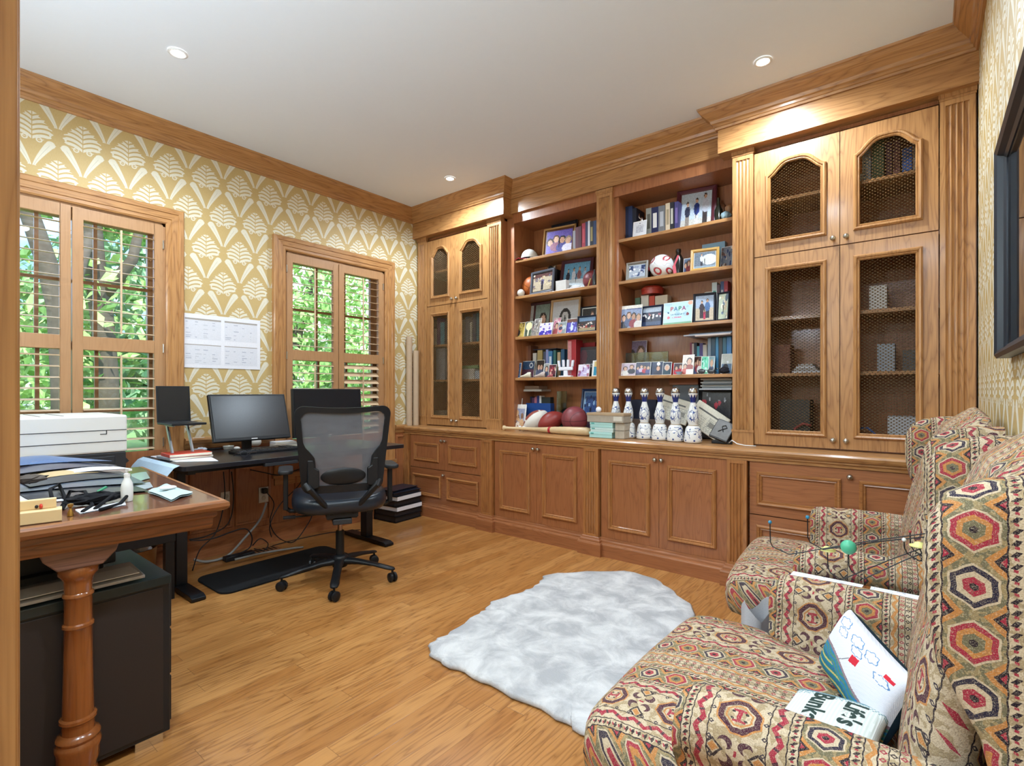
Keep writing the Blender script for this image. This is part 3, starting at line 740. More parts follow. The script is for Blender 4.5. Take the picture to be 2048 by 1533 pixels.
# ============================================================ office chair
def office_chair():
    t = thing('office_chair', 'black mesh back office swivel chair on five casters', 'chair', (-2.90, 1.86, 0), R(62))
    # local: +y is where the sitter looks
    bm = MB()
    for k in range(5):
        a = R(34-62+72*k); dx, dy = math.cos(a), math.sin(a)
        P = []
        for s, hw, zz, hh in ((.03, .032, .125, .05), (.12, .026, .122, .036), (.22, .024, .108, .026), (.31, .027, .088, .022), (.345, .022, .082, .020), (.355, .006, .080, .012)):
            row = []
            for j in range(10):
                b = 2*PI*j/10; o_, h_ = hw*math.cos(b), hh*.5*math.sin(b)
                row.append((dx*s-dy*o_, dy*s+dx*o_, zz+h_))
            P.append(row)
        bm.grid(P, closedv=True)
    bm.lathe([(.001, .085), (.045, .09), (.05, .15), (.035, .165)], (0, 0, 0), 20)
    bm.build('star_base', BLACK, t, smooth=True, local=True)
    for k in range(5):
        a = R(34-62+72*k); cx, cy = .34*math.cos(a), .34*math.sin(a); b = a+R(50)
        c = MB(); ux, uy = math.cos(b), math.sin(b)
        for o_ in (-.014, .014):
            vs = []; n = 16; base = MB()
            base.lathe([(.001, -.010), (.022, -.010), (.029, -.006), (.029, .006), (.022, .010), (.001, .010)], (0, 0, 0), n, 'x', cap=False)
            base.xf(Matrix.Translation((cx+ux*o_, cy+uy*o_, .029)) @ Matrix.Rotation(b, 4, 'Z')); c.add(base.v, base.f)
        c.bar((cx, cy, .03), (cx, cy, .085), .012, .012)
        c.build('caster', BLACK, t, smooth='auto', local=True)
    MB().lathe([(.026, .16), (.026, .31), (.024, .315)], (0, 0, 0), 16).build('column_sleeve', BLACK, t, smooth='auto', local=True)
    MB().lathe([(.014, .31), (.014, .43)], (0, 0, 0), 16).build('gas_lift', plain('copper_grey', 'A08878', .3, metal=.9), t, smooth='auto', local=True)
    m = MB().box(-.09, .09, -.17, .10, .425, .465).box(-.055, .055, -.19, .06, .395, .43); m.lathe([(.038, .375), (.05, .40), (.05, .43)], (0, 0, 0), 16)
    m.build('tilt_mechanism', DARK, t, bev=.006, local=True)
    m = MB().tube([(-.09, 0, .43), (-.22, .0, .425), (-.27, 0, .425)], .006).bar((-.26, 0, .425), (-.33, 0, .425), .03, .016)
    m.tube([(.09, -.02, .43), (.17, -.02, .43)], .006).bar((.16, -.02, .43), (.20, -.02, .43), .03, .02)
    m.build('lever', BLACK, t, local=True, bev=.003)
    # seat
    P = []
    N = 28
    for lv, (zz, sc_) in enumerate(((.458, .0002), (.458, .80), (.468, .93), (.495, .995), (.525, 1.0), (.548, .97), (.560, .88), (.566, .6), (.562, .0002))):
        row = []
        for k in range(N):
            a = 2*PI*k/N; e = .62; cx = math.copysign(abs(math.cos(a))**e, math.cos(a)); sy = math.copysign(abs(math.sin(a))**e, math.sin(a))
            xx = .283*cx*sc_; yy = .045+.275*sy*sc_; dip = .012*(1-(xx/.28)**2) if zz > .55 else 0
            row.append((xx, yy, zz-dip+(.018*(xx/.28)**2 if zz > .54 else 0)))
        P.append(row)
    MB().grid(P, closedv=True).build('seat', plain('black_leather', '1E252F', .34, spec=.5, scale=60, bmp=.15), t, smooth=True, local=True)
    # back frame as a ring, bowed round the sitter
    def bk(x, z, o=0): return (x, -.215-(z-.62)*.16+.42*x*x-o, z)
    def loop(W0, W1, z0, z1, r, waist=0):
        L = []; n = 9
        for (sx, zc, wd, a0) in ((1, z1, W1, 0), (-1, z1, W1, 90), (-1, z0, W0, 180), (1, z0, W0, 270)):
            for k in range(n):
                a = R(a0+90*k/(n-1)); cx = sx*(wd-r); cz = zc-r if zc == z1 else zc+r
                L.append((cx+r*math.cos(a), cz+r*math.sin(a)))
        out = []
        for i in range(len(L)):                       # subdivide long runs
            a, b = L[i], L[(i+1) % len(L)]; d = math.dist(a, b); k = max(1, int(d/.03)) if d > .03 else 1
            for j in range(k): out.append((a[0]+(b[0]-a[0])*j/k, a[1]+(b[1]-a[1])*j/k))
        return out
    O = loop(.232, .268, .60, 1.115, .055)
    def dip(p): return (p[0], p[1]-(.014*(1-(p[0]/.25)**2) if p[1] > 1.0 else 0))
    O = [dip(p) for p in O]; cx0, cz0 = 0, .86
    I = []
    for p in O:
        ix = math.copysign(max(0, abs(p[0])-.032), p[0]); iz = p[1]-.032 if p[1] > 1.05 else p[1]
        if p[1] < .90:                                 # the frame widens inwards low down
            s = min(1, (.90-p[1])/.10); ix = math.copysign(max(0, abs(p[0])-.032-.055*s*s*(3-2*s)), p[0])
        iz = max(iz, .645); I.append((ix, min(iz, 1.078)))
    n = len(O); vs = []
    for p in O: vs += [bk(*p, 0), bk(*p, .03)]
    for p in I: vs += [bk(*p, 0), bk(*p, .03)]
    fs = []
    for i in range(n):
        j = (i+1) % n; a, b = 2*i, 2*j; c, d = 2*n+2*i, 2*n+2*j
        fs += [(a, b, b+1, a+1), (c, c+1, d+1, d), (a, c, d, b), (a+1, b+1, d+1, c+1)]
    MB().add(vs, fs).build('back_frame', BLACK, t, bev=.006, local=True)
    G = []
    for i in range(21):
        z = .63+(1.10-.63)*i/20; G.append([bk(-.25+.5*k/20, z, .012) for k in range(21)])
    hw = lambda z: .232+(.268-.232)*(z-.6)/.515-.018
    G = []
    for i in range(21):
        z = .63+(1.092-.63)*i/20; G.append([bk(hw(z)*(-1+2*k/20), z-(.014*(1-(k/10-1)**2) if i > 16 else 0), .014) for k in range(21)])
    MB().grid(G).build('mesh_panel', m_meshback(), t, smooth=True, local=True)
    E = [[(*(lambda q: (q[0], q[1]-.004, q[2]))(bk(.128*r_*math.cos(2*PI*k/28), .695+.052*r_*math.sin(2*PI*k/28), .016+.012*(1-r_**4))),) for k in range(28)] for r_ in (0.0002, .5, .8, .95, 1.0)]
    MB().grid(E, closedv=True).build('lumbar_pad', BLACK, t, smooth=True, local=True)
    for s in (-1, 1):
        MB().prism([(s*.20, .62), (s*.20, .80), (s*.165, .80), (s*.16, .755), (s*.135, .74), (s*.135, .64)], -.262, -.236, 'y').build('height_adjuster', BLACK, t, bev=.006, local=True)
    m = MB()
    for s in (-1, 1): m.tube([(s*.205, -.245, .655), (s*.19, -.275, .64), (s*.06, -.19, .47), (s*.05, -.10, .45)], [.020, .019, .015, .015], 10)
    m.bar((-.09, -.18, .46), (.09, -.18, .46), .03, .04)
    m.build('back_support', BLACK, t, smooth='auto', local=True)
    for s in (-1, 1):
        a = MB().tube([(s*.20, .02, .455), (s*.29, .02, .46), (s*.315, .02, .48)], .014, 8).bar((s*.315, .02, .47), (s*.315, .02, .70), .045, .028)
        a.build('armrest_post', BLACK, t, bev=.005, local=True)
        MB().prism(rrect(s*.315-.042, s*.315+.042, -.10, .15, .035, 5), .70, .725, 'z').build('armrest_pad', plain('armrest_rubber', '202226', .5), t, bev=.008, local=True)
    return t
office_chair()
# ============================================================ standing desk
t = thing('standing_desk', 'black standing desk along the window wall carrying the monitors', 'desk', (-3.6, 1.9, 0))
DZ = .77
pts = rrect(-4.0, -3.262, 1.095, 2.685, .03, 4)
MB().prism(pts, DZ-.028, DZ, 'z').build('desktop', plain('desktop_laminate', '1E1D22', .28, spec=.5, vary=.04), t, bev=.002)
for yy in (1.165, 2.50):
    MB().box(-3.56, -3.48, yy-.03, yy+.03, .035, .40).box(-3.548, -3.492, yy-.024, yy+.024, .40, DZ-.06).build('leg', BLKM, t, bev=.003)
    MB().prism([(-3.80, .004), (-3.225, .004), (-3.225, .022), (-3.26, .034), (-3.77, .034), (-3.80, .022)], yy-.038, yy+.038, 'y').build('foot', BLKM, t, bev=.003)
    MB().bar((-3.95, yy, DZ-.045), (-3.33, yy, DZ-.045), .04, .028).build('top_bracket', BLKM, t)
MB().box(-3.55, -3.49, 1.19, 2.47, DZ-.075, DZ-.032).build('crossbeam', BLKM, t)
m = MB().box(-3.30, -3.262, 1.56, 1.78, DZ-.052, DZ-.03); m.build('control_panel', DARK, t, bev=.003)
# monitors
def monitor(name, label, u0, u1, vb, vt, X_, tilt, back=.0, curved=False, standx=0):
    a, b = aX(u0, vb, X_), aX(u1, vb, X_); w_ = b.y-a.y; zb = (a.z+b.z)/2; h_ = CAMZ-(vt-HZ)/FPX*((a-cam.location).length*.0+(-_s*X_+_c*(a.y+b.y)/2))-zb
    yc = (a.y+b.y)/2
    t = thing(name, label, 'monitor', (X_, yc, DZ))
    M = Matrix.Translation((X_, yc, zb)) @ Matrix.Rotation(-R(tilt), 4, 'Y')
    h_ = h_/math.cos(R(tilt))
    MB().box(-.03, 0, -w_/2, w_/2, 0, h_).xf(M).build('housing', BLACK, t, bev=.004)
    MB().box(0, .0015, -w_/2+.012, w_/2-.012, .022, h_-.012).xf(M).build('screen', SCREEN, t)
    MB().box(.0002, .002, -.02, .02, .007, .012).xf(M).build('badge', WHITE, t)
    xb_ = X_-.032-math.tan(R(tilt))*h_*.5; m = MB().bar((xb_, yc, zb+h_*.40), (xb_-.05, yc, zb+h_*.38), .08, .08).bar((xb_-.04, yc, zb+h_*.42), (xb_-.04, yc, DZ+.01), .06, .03)
    m.build('stand_neck', BLACK, t, bev=.004)
    MB().lathe([(.001, DZ+.001), (.10, DZ+.001), (.10, DZ+.008), (.03, DZ+.014)], (X_-.09, yc, 0), 24).build('stand_foot', BLACK, t, smooth='auto')
    return t
monitor('computer_monitor', 'black widescreen monitor tilted back between the laptop and the office chair', 428, 582, 880, 789, -3.60, 17)
monitor('computer_monitor', 'black monitor in front of the far window behind the office chair', 588, 725, 872, 778, -3.74, 4)
# laptop on its stand
LX, LZ = -3.83, .985
y0 = aX(314, 870, LX).y; y1 = aX(377, 868, LX).y+.015
t = thing('laptop', 'open black laptop on a silver riser beside the red notebook', 'laptop', (LX, y0, LZ))
MB().box(LX, LX+.26, y0, y1, LZ, LZ+.014).build('keyboard_deck', BLACK, t, bev=.003)
MB().box(LX+.05, LX+.16, y0+.02, y1-.02, LZ+.014, LZ+.0155).build('keys', DARK, t)
M = Matrix.Translation((LX, 0, LZ+.012)) @ Matrix.Rotation(-R(6), 4, 'Y')
MB().box(-.006, 0, y0, y1, 0, .235).xf(M).build('lid', BLACK, t, bev=.002)
MB().box(0, .001, y0+.01, y1-.01, .012, .225).xf(M).build('screen', SCREEN, t)
t = thing('laptop_stand', 'silver folding riser holding up the open laptop', 'laptop stand', (LX+.1, y0, DZ))
m = MB()
for yy in (y0+.04, y1-.04):
    m.tube([(LX+.02, yy, LZ-.006), (LX+.17, yy, LZ-.006)], .006); m.bar((LX+.05, yy, LZ-.01), (LX+.16, yy, DZ+.01), .022, .01, (0, 1, 0)); m.bar((LX+.16, yy, DZ+.006), (LX-.02, yy, DZ+.006), .02, .01)
m.build('frame', ALU, t)
# ============================================================ walnut table (turned 3.8 degrees)
TO = Vector((-1.868, .742, 0)); TR = -R(3.8); TZ = .83
TM = Matrix.Translation(TO) @ Matrix.Rotation(TR, 4, 'Z')
TI = TM.inverted()
t = thing('writing_table', 'polished walnut table with turned oak column in the doorway corner', 'table', tuple(TO), TR)
WT = t
L_, D_ = 1.12, .66
m = MB()
tp = [(0, -.052), (.0, -.036), (.012, -.034), (.020, -.026), (.022, -.014), (.016, -.004), (.004, 0)]
MB().box(-L_, 0, -D_, 0, TZ-.034, TZ).build('tabletop', TABW, t, local=True, bev=.002)
def tmap(p, d): return (p[0], p[1], TZ+d)
MB().sweep([(-L_, 0), (0, 0), (0, -D_)], [(-.002, -.036), (.006, -.035), (.017, -.030), (.022, -.020), (.021, -.008), (.012, -.001), (-.002, .0006)], tmap, side=-1, mis=[1, 0]).build('edge_moulding', [TABE, wood('table_edge_x', 'A06A3E', '4F2E1B', 'x', rough=.3, contrast=.9)], t, local=True)
MB().sweep([(-L_, -.02), (-.03, -.02), (-.03, -D_)], [(-.02, -.095), (.000, -.095), (.004, -.085), (.004, -.062), (.014, -.056), (.014, -.040), (-.02, -.034)], tmap, side=-1).build('apron', TABE, t, local=True)
lx, ly = -.088, -.362
m = MB(); m.prism([(ly-.092, TZ-.09), (ly+.092, TZ-.09), (ly+.084, TZ-.115), (ly+.052, TZ-.150), (ly-.052, TZ-.150), (ly-.084, TZ-.115)], lx-.055, lx+.05, 'x')
m.build('support_block', TABB, t, local=True, bev=.004)
cprof = [(r_*.79, z_) for r_, z_ in [(.030, .680), (.058, .680), (.062, .672), (.060, .655), (.050, .645), (.045, .636), (.043, .622), (.0425, .600), (.047, .596), (.048, .590), (.0425, .584), (.0425, .51), (.0478, .506), (.049, .499), (.0425, .492),
         (.043, .42), (.045, .34), (.047, .26), (.0475, .232), (.056, .228), (.057, .220), (.049, .214), (.050, .185), (.064, .178), (.068, .170), (.062, .160), (.069, .152), (.071, .142), (.066, .13), (.064, .10), (.052, .07)]]
MB().lathe(cprof, (lx, ly, 0), 40).build('column', TABC, t, local=True, smooth='auto')
MB().lathe([(.001, 0), (.046, 0), (.050, .02), (.050, .05), (.042, .072), (.001, .072)], (lx, ly, 0), 28).build('foot', TABC, t, local=True, smooth='auto')
MB().lathe(cprof, (-L_+.1, ly, 0), 24).build('column', TABC, t, local=True, smooth='auto')
def onT(u, v, z=TZ):                                  # photo pixel -> table top point
    return aZ(u, v, z)
# ============================================================ black metal stand, copier, cabinet, printer
t = thing('metal_bench', 'low black steel bench frame under the walnut table beside the desk foot', 'bench', (-3.6, .6, 0))
MB().box(-3.92, -3.385, .07, 1.095, .405, .42).build('top_plate', BLKM, t)
MB().box(-3.43, -3.38, .07, 1.10, .33, .418).build('front_rail', BLKM, t, bev=.003)
for x_, y_ in ((-3.43, 1.05), (-3.90, 1.05), (-3.43, .08), (-3.9, .08)): MB().box(x_, x_+.045, y_, y_+.045, 0, .405).build('leg', BLKM, t)
IVORY = plain('copier_ivory', 'D9D6D0', .5, vary=.02)
pz1 = aX(253, 830, -3.40).z; py1 = aX(253, 830, -3.40).y; pz0 = aX(253, 903, -3.40).z
t = thing('office_printer', 'large white and black laser printer standing in front of the first window', 'printer', (-3.65, .45, .42))
lb = plain('copier_black', '222327', .5)
MB().box(-3.93, -3.405, .09, py1, .421, pz0).build('base_unit', lb, t, bev=.006)
MB().box(-3.935, -3.40, .085, py1+.004, pz0, pz1).build('housing', IVORY, t, bev=.010)
m = MB(); zz = [pz0+(pz1-pz0)*k for k in (.30, .60)]
for z in zz: m.box(-3.4005, -3.3985, .085, py1, z-.0018, z+.0018)
m.box(-3.4005, -3.3985, py1-.09, py1-.086, zz[0]+.04, zz[1]).box(-3.4005, -3.3985, py1-.115, py1-.086, zz[0]+.038, zz[0]+.042)
m.build('seam', DARK, t)
for k in range(3): MB().box(-3.404, -3.398, .15, py1-.05, pz0-.02-.13*k-.10, pz0-.02-.13*k).build('paper_drawer', lb, t, bev=.003)
m = MB()
for k in range(6): m.box(-3.88, -3.44, .16+.09*k, .165+.09*k, pz1-.001, pz1+.002)
m.build('top_grille', plain('grey_line', '8A8A88', .6), t)
# things leaning between printer and window
t = thing('photo_album', 'dark folder leaning behind the white printer by the window', 'folder', (-3.9, .93, .8))
MB().box(-.012, .012, -.10, .10, 0, .24).xf(Matrix.Translation((-3.9, .93, .70)) @ Matrix.Rotation(R(38), 4, 'X')).build('cover', DARK, t, bev=.002)
# filing cabinet
t = thing('filing_cabinet', 'black two tone filing cabinet under the walnut table', 'cabinet', (-2.25, .35, 0))
fb, ff = plain('cabinet_black', '1B1F24', .4), plain('cabinet_brown_black', '2A2423', .55, vary=.15, scale=300)
x0, x1, y0, y1 = -2.48, -2.03, .06, .645
MB().box(x0, x1-.004, y0, y1, .03, .55).build('carcass', fb, t, bev=.004)
MB().box(x0, x1+.001, y0, y1+.002, .537, .567).build('top', plain('cabinet_top', '24343C', .35), t, bev=.003)
MB().box(x1-.004, x1, y0, y1-.022, .045, .530).build('side_panel', ff, t, bev=.002)
for k in range(3): MB().box(x0+.02, x1-.03, y1, y1+.012, .05+.163*k, .205+.163*k).build('drawer', fb, t, bev=.003)
MB().box(x1-.08, x1-.01, y1-.10, y1-.02, .0, .03).build('foot', SILVER, t)
# small black printer on the cabinet
t = thing('inkjet_printer', 'small black printer on the filing cabinet with its grey paper tray out', 'printer', (-2.3, .3, .567))
MB().box(-2.47, -2.20, .08, .50, .569, .70).build('body', BLACK, t, bev=.012)
MB().box(-2.44, -2.21, .47, .535, .60, .66).build('carriage_cover', DARK, t, bev=.006)
TRAYM = plain('tray_grey', 'B9BABE', .4)
MB().prism([(-2.21, .585), (-2.21, .592), (-2.045, .582), (-2.045, .572)], .14, .575, 'y').build('output_tray', TRAYM, t, bev=.002)
MB().box(-2.15, -2.05, .16, .56, .5905, .5935).xf(Matrix.Identity(4)).build('tray_flap', plain('tray_light', 'DADADC', .35), t, bev=.001)
MB().box(-2.2, -2.16, .10, .46, .60, .62).build('paper_slot', plain('slot_dark', '0C0C0E', .6), t)
# waste bin with paper
t = thing('waste_bin', 'kraft brown waste bin filled with crumpled paper under the bench', 'bin', (-3.66, 1.0, 0))
o = MB().lathe([(.001, .01), (.105, .01), (.125, .27), (.119, .27), (.10, .03)], (-3.64, .955, 0), 28).build('body', plain('kraft', 'A9794A', .85), t, smooth='auto')
rr = random.Random(3)
def crumple(name, c, r, mat, seed, parent=None, sq_=(1, 1, 1)):
    q = random.Random(seed); m = MB(); m.ell(c, r*sq_[0], r*sq_[1], r*sq_[2], 12, 8)
    m.v = [tuple(c[i]+(p[i]-c[i])*(1+q.uniform(-.28, .18)) for i in range(3)) for p in m.v]
    return m.build(name, mat, parent)
for k, (dx, dy) in enumerate(((-.045, .02), (.05, .04), (.01, -.055))):
    o = crumple('crumpled_paper', (-3.64+dx, .955+dy, .285), .050, PAPER, k); tag(o, ['crumpled white paper against the wall side of the kraft bin', 'crumpled white paper nearest the desk foot in the kraft bin', 'crumpled white paper nearest the doorway in the kraft bin'][k], 'paper', 'crumpled papers in the waste bin')
# floor mat
P_ = [aZ(u, v, 0) for u, v in ((383, 1158), (450, 1195), (735, 1120), (600, 1090))]
P_ = [(-3.62, 1.29), (-3.20, 1.30), (-3.20, 2.42), (-3.62, 2.42)]
o = MB().prism(rrect(-3.62, -3.20, 1.28, 2.18, .07, 5), .001, .014, 'z').build('floor_mat', plain('mat_black', '0B0B0D', .9), bev=.004); tag(o, 'black anti fatigue mat on the floor under the standing desk', 'mat')
# brass floor vent
t = thing('floor_vent', 'wooden slotted floor register by the wall under the standing desk', 'vent', (-3.87, 1.8, 0))
MB().box(-3.93, -3.82, 1.55, 1.95, .0005, .006).build('frame', oakd('y'), t)
m = MB()
for k in range(12): m.box(-3.92, -3.83, 1.57+.031*k, 1.583+.031*k, .006, .008)
m.build('slat', plain('vent_dark', '3A2A1C', .7), t)
# ============================================================ sheepskin style rug
rug = [(860, 1305), (872, 1290), (900, 1275), (950, 1240), (972, 1228), (985, 1212), (1035, 1195), (1065, 1183), (1082, 1170), (1095, 1157), (1150, 1152), (1250, 1150), (1310, 1166), (1345, 1190), (1385, 1225), (1378, 1262), (1335, 1300), (1285, 1370),
       (1235, 1415), (1185, 1478), (1150, 1462), (1100, 1433), (1000, 1385), (930, 1350), (880, 1328)]
P_ = [aZ(u, v, .0) for u, v in rug]
Q = []
n = len(P_)
for i in range(n):                                     # smooth closed outline
    a, b, c, d = P_[i-1], P_[i], P_[(i+1) % n], P_[(i+2) % n]
    for j in range(4):
        s_ = j/4; Q.append(.5*((2*b)+(c-a)*s_+(2*a-5*b+4*c-d)*s_*s_+(3*b-a-3*c+d)*s_**3))
cx = sum((p.x for p in Q))/len(Q); cy = sum((p.y for p in Q))/len(Q); m = MB(); rows = []
for r_, z in ((1.0, .002), (1.012, .012), (.995, .024), (.93, .030), (.8, .032), (.6, .032), (.4, .032), (.2, .032), (.0002, .032)):
    rows.append([(cx+(p.x-cx)*r_+.008*math.sin(i*2.1)*(r_ > .9), cy+(p.y-cy)*r_+.008*math.cos(i*1.7)*(r_ > .9), z) for i, p in enumerate(Q)])
m.grid(rows, closedv=True)
mt, nt = new_mat('fur_rug'); b = bsdf(nt, 1, 0, .1); x, y, z = coords()
n1 = noise(vec(x*7.0, y*7.0, 0.0), 1, 5, .62, .5); n2 = noise(vec(x*150.0, y*150.0, z*50.0), 1, 3)
setc(b.inputs['Base Color'], mixc(sat((n1-.38)*4.0), lin('AEAEB0'), lin('D8D7D6'))); bump(b, n1*.5+n2*.4, .5, .012)
o = m.build('fur_rug', mt, smooth=True); tag(o, 'white irregular shaggy fur rug on the floor in front of the wing chair', 'rug')
# ============================================================ wing chairs
def lump(P):                                          # ring loft: list of rings
    return MB().grid(P, closedv=True)
def wing_chair(label):
    t = thing('wing_chair', label, 'armchair', (0, 1.335, 0), group='patterned wing chairs against the right wall'); W = lambda m: m
    m = MB().box(-.52, .12, -.39, .39, .15, .345)
    m.build('seat_rail', KY, t, bev=.03, local=True, smooth='auto', seg=3)
    for x_, y_ in ((-.47, -.34), (-.47, .34), (.08, -.33), (.08, .33)):
        MB().lathe([(.014, 0), (.017, .02), (.026, .15), (.03, .16)], (x_, y_, 0), 14).build('leg', TABC, t, local=True, smooth='auto')
    # T cushion
    T = [(-.045, -.285), (-.045, .285), (-.33, .29), (-.345, .375), (-.61, .365), (-.62, 0), (-.61, -.365), (-.345, -.375), (-.33, -.29)]
    Q = []
    for i in range(len(T)):
        a, b = Vector(T[i]), Vector(T[(i+1) % len(T)]); k = max(1, int((b-a).length/.05))
        for j in range(k): Q.append(a+(b-a)*j/k)
    for _ in range(2): Q = [(Q[i-1]+Q[i]*2+Q[(i+1) % len(Q)])/4 for i in range(len(Q))]
    c = Vector((-.32, 0)); rows = []
    for s, z in ((.0002, .335), (.9, .335), (.975, .345), (1.0, .375), (1.008, .405), (1.0, .44), (.97, .468), (.90, .487), (.75, .500), (.5, .508), (.25, .511), (.0002, .512)):
        rows.append([(c.x+(q.x-c.x)*s, c.y+(q.y-c.y)*s, z) for q in Q])
    MB().grid(rows, closedv=True).build('seat_cushion', KY, t, smooth=True, local=True)
    # rolled arms
    for s in (-1, 1):
        prof = [(.395, .17), (.40, .45), (.405, .52)]
        for k in range(12):
            a = R(-50+k*23.5); prof.append((.372+.064*math.cos(a), .585+.06*math.sin(a)))
        prof += [(.296, .52), (.292, .33), (.30, .17)]
        rows = []
        for x_, sc_ in ((-.352, .0002), (-.352, .82), (-.347, .93), (-.335, .985), (-.31, 1.0), (-.20, 1.0), (-.08, .99), (.03, .985), (.10, .98)):
            f = 1 if x_ < -.3 else 1
            rise = .0+.012*math.cos((x_+.1)*5)
            rows.append([(x_-(.012*((z-.3)/.3) if x_ < -.25 else 0), s*(.35+(y-.35)*sc_), .42+(z-.42)*sc_+(rise if z > .5 else 0)) for y, z in prof])
        MB().grid(rows, closedv=True).build('arm', KX, t, smooth=True, local=True)
    # inside back with a gently bowed crest
    rows = []; H0 = .40
    for i in range(13):
        tt = i/12; z = H0+(1.135-H0)*tt
        hw = .285+.02*math.sin(tt*PI); fx = -.055+.165*tt-.035*math.sin(tt*PI)
        ring = []; e = .5 if i in (0, 12) else 1
        th = .11 if i < 12 else .05; fx += (0 if i < 12 else .035)
        for k in range(24):
            a = 2*PI*k/24; cxx = math.copysign(abs(math.cos(a))**.7, math.cos(a)); syy = math.copysign(abs(math.sin(a))**.35, math.sin(a))
            crest = -.05*(syy**2)*max(0, tt-.75)/.25
            ring.append((min(.185, fx+th/2+cxx*th/2*(1 if i < 12 else .6)), hw*syy*(1 if i < 12 else .93), z+crest))
        rows.append(ring)
    a0 = rows[0]; c0 = [(sum(p[0] for p in a0)/24, 0, H0)]*24; a1 = rows[-1]; c1 = [(sum(p[0] for p in a1)/24, p[1]*.9, a1[i][2]+.008) for i, p in enumerate(a1)]
    MB().grid([c0]+rows+[c1], closedv=True).build('back_cushion', KY, t, smooth=True, local=True)
    # wings: side silhouette with a soft rolled edge
    sil = [(.185, .40), (.10, .42), (.075, .56), (.070, .66), (.055, .73), (.030, .78), (.008, .83), (-.004, .90), (-.006, .97), (.002, 1.02), (.022, 1.055), (.06, 1.078), (.12, 1.09), (.185, 1.092)]
    Q = []
    for i in range(len(sil)-1):
        a, b = Vector(sil[i]), Vector(sil[i+1]); k = max(1, int((b-a).length/.02))
        for j in range(k): Q.append(a+(b-a)*j/k)
    Q.append(Vector(sil[-1])); cc = Vector((.14, .76))
    for s in (-1, 1):
        rows = []
        for f, yo in ((.0002, .415), (.6, .417), (.80, .420), (.90, .420), (.965, .412), (1.0, .392), (1.0, .362), (.975, .345), (.92, .335), (.80, .330), (.5, .326), (.0002, .326)):
            rows.append([(min(.188, cc.x+(q.x-cc.x)*f), s*(yo-.0), cc.y+(q.y-cc.y)*f) for q in Q])
        MB().grid(rows).build('wing', KX, t, smooth=True, local=True)
    return t
wc = wing_chair('patterned wing chair nearest the doorway with two embroidered cushions on its seat')
wc2 = dup(wc, (-.04, 2.475, 0), (0, 0, R(4.8)), 'patterned wing chair by the tall mesh cabinet with an empty seat')
# ============================================================ cushions on the near chair
def grid_cushion(name, w_, h_, th, fn, nx=64, nz=64, label=None, cat=None, M=None, side='20303A'):
    """pillow in local xz plane, front facing -y, painted by fn(s,t)->hex"""
    me = MB(); rows = []
    def shp(s, t_):
        a = 2*s-1; b = 2*t_-1; k = max(0, (1-a**2))**.5*max(0, (1-b**2))**.5
        pin = 1-.07*(a*a*b*b)+.0; edge = 1-.05*(1-b*b)*0
        return a*w_/2*(1-.06*(1-(1-b*b))*0), b*h_/2, k**.6*th/2, a, b
    F = []; B = []
    for j in range(nz+1):
        rf, rb = [], []
        for i in range(nx+1):
            x_, z_, d, a, b = shp(i/nx, j/nz)
            x_ *= 1-.05*(1-b*b)*abs(a)**3*1.0+.0; z_ *= 1-.05*(1-a*a)*abs(b)**3
            rf.append((x_, -d, z_)); rb.append((x_, d, z_))
        F.append(rf); B.append(rb)
    me.grid(F); nf = len(me.f); me.grid(B)
    if M is not None: me.xf(M)
    o = me.build(name, STITCH, None, smooth=True)
    # faces keep their order unless doubles were merged; recolour by nearest parameter instead
    inv = M.inverted() if M is not None else Matrix.Identity(4)
    ca = o.data.color_attributes.new('Col', 'FLOAT_COLOR', 'CORNER'); col = []
    for p in o.data.polygons:
        c_ = inv @ p.center; s_ = c_.x/w_+.5; t_ = c_.z/h_+.5
        cc_ = lin(fn(s_, t_)) if c_.y <= 0 else lin(side); col += [cc_[0], cc_[1], cc_[2], 1]*p.loop_total
    ca.data.foreach_set('color', col)
    tag(o, label, cat); return o
def golf(s, t_):
    land = .40+.08*math.sin(s*5+.5)-.10*(s-.5)
    if t_ < land-.17: return ['2E6F6C', '2F5F8C', '2A7A78', 'B9A868'][int((t_*37+math.sin(s*9)*1.5)) % 4]
    if t_ < land-.04: return ['3E7F78', '2E6FA0', '57776A'][int((s*13+t_*41+math.sin(s*30))) % 3]
    if t_ < land: return '8A7478'
    for cx_, cy_, rx, ry in ((.18, .88, .09, .06), (.25, .77, .08, .05), (.45, .84, .09, .06), (.52, .74, .08, .05), (.66, .84, .08, .06), (.84, .72, .08, .05)):
        d = math.hypot((s-cx_)/rx, (t_-cy_)/ry); d += .12*math.sin(6*math.atan2(t_-cy_, s-cx_))
        if .88 < d < 1.04: return '5B7FA8'
    if .50 < s < .60 and .56+.25*(s-.5) < t_ < .67+.2*(s-.5): return 'C2303C'
    if .84 < s < .93 and .78 < t_ < .83: return 'C2303C'
    if abs(s-(.50-.14*(.60-t_)/.2)) < .006 and land < t_ < .60: return '6A6A6E'
    return 'D2D1D6'
M = Matrix.Translation((-.108, 1.368, .582)) @ Matrix.Rotation(R(-55), 4, 'Z') @ Matrix.Rotation(R(-22), 4, 'X') @ Matrix.Rotation(R(9), 4, 'Y')
gc = grid_cushion('embroidered_cushion', .255, .155, .085, golf, 170, 110, 'white cushion embroidered with a golf green and red flag leaning in the near wing chair', 'cushion', M)
def lifes(s, t_):
    if s < .12 or (s < .2 and (int(s*60+t_*50) % 3 == 0)): return '6F8C94'
    return 'D0D3CD' if int(t_*48) % 2 else 'C4C9C1'
M2 = Matrix.Translation((-.150, 1.195, .538)) @ Matrix.Rotation(R(-96), 4, 'Z') @ Matrix.Rotation(R(-84), 4, 'X')
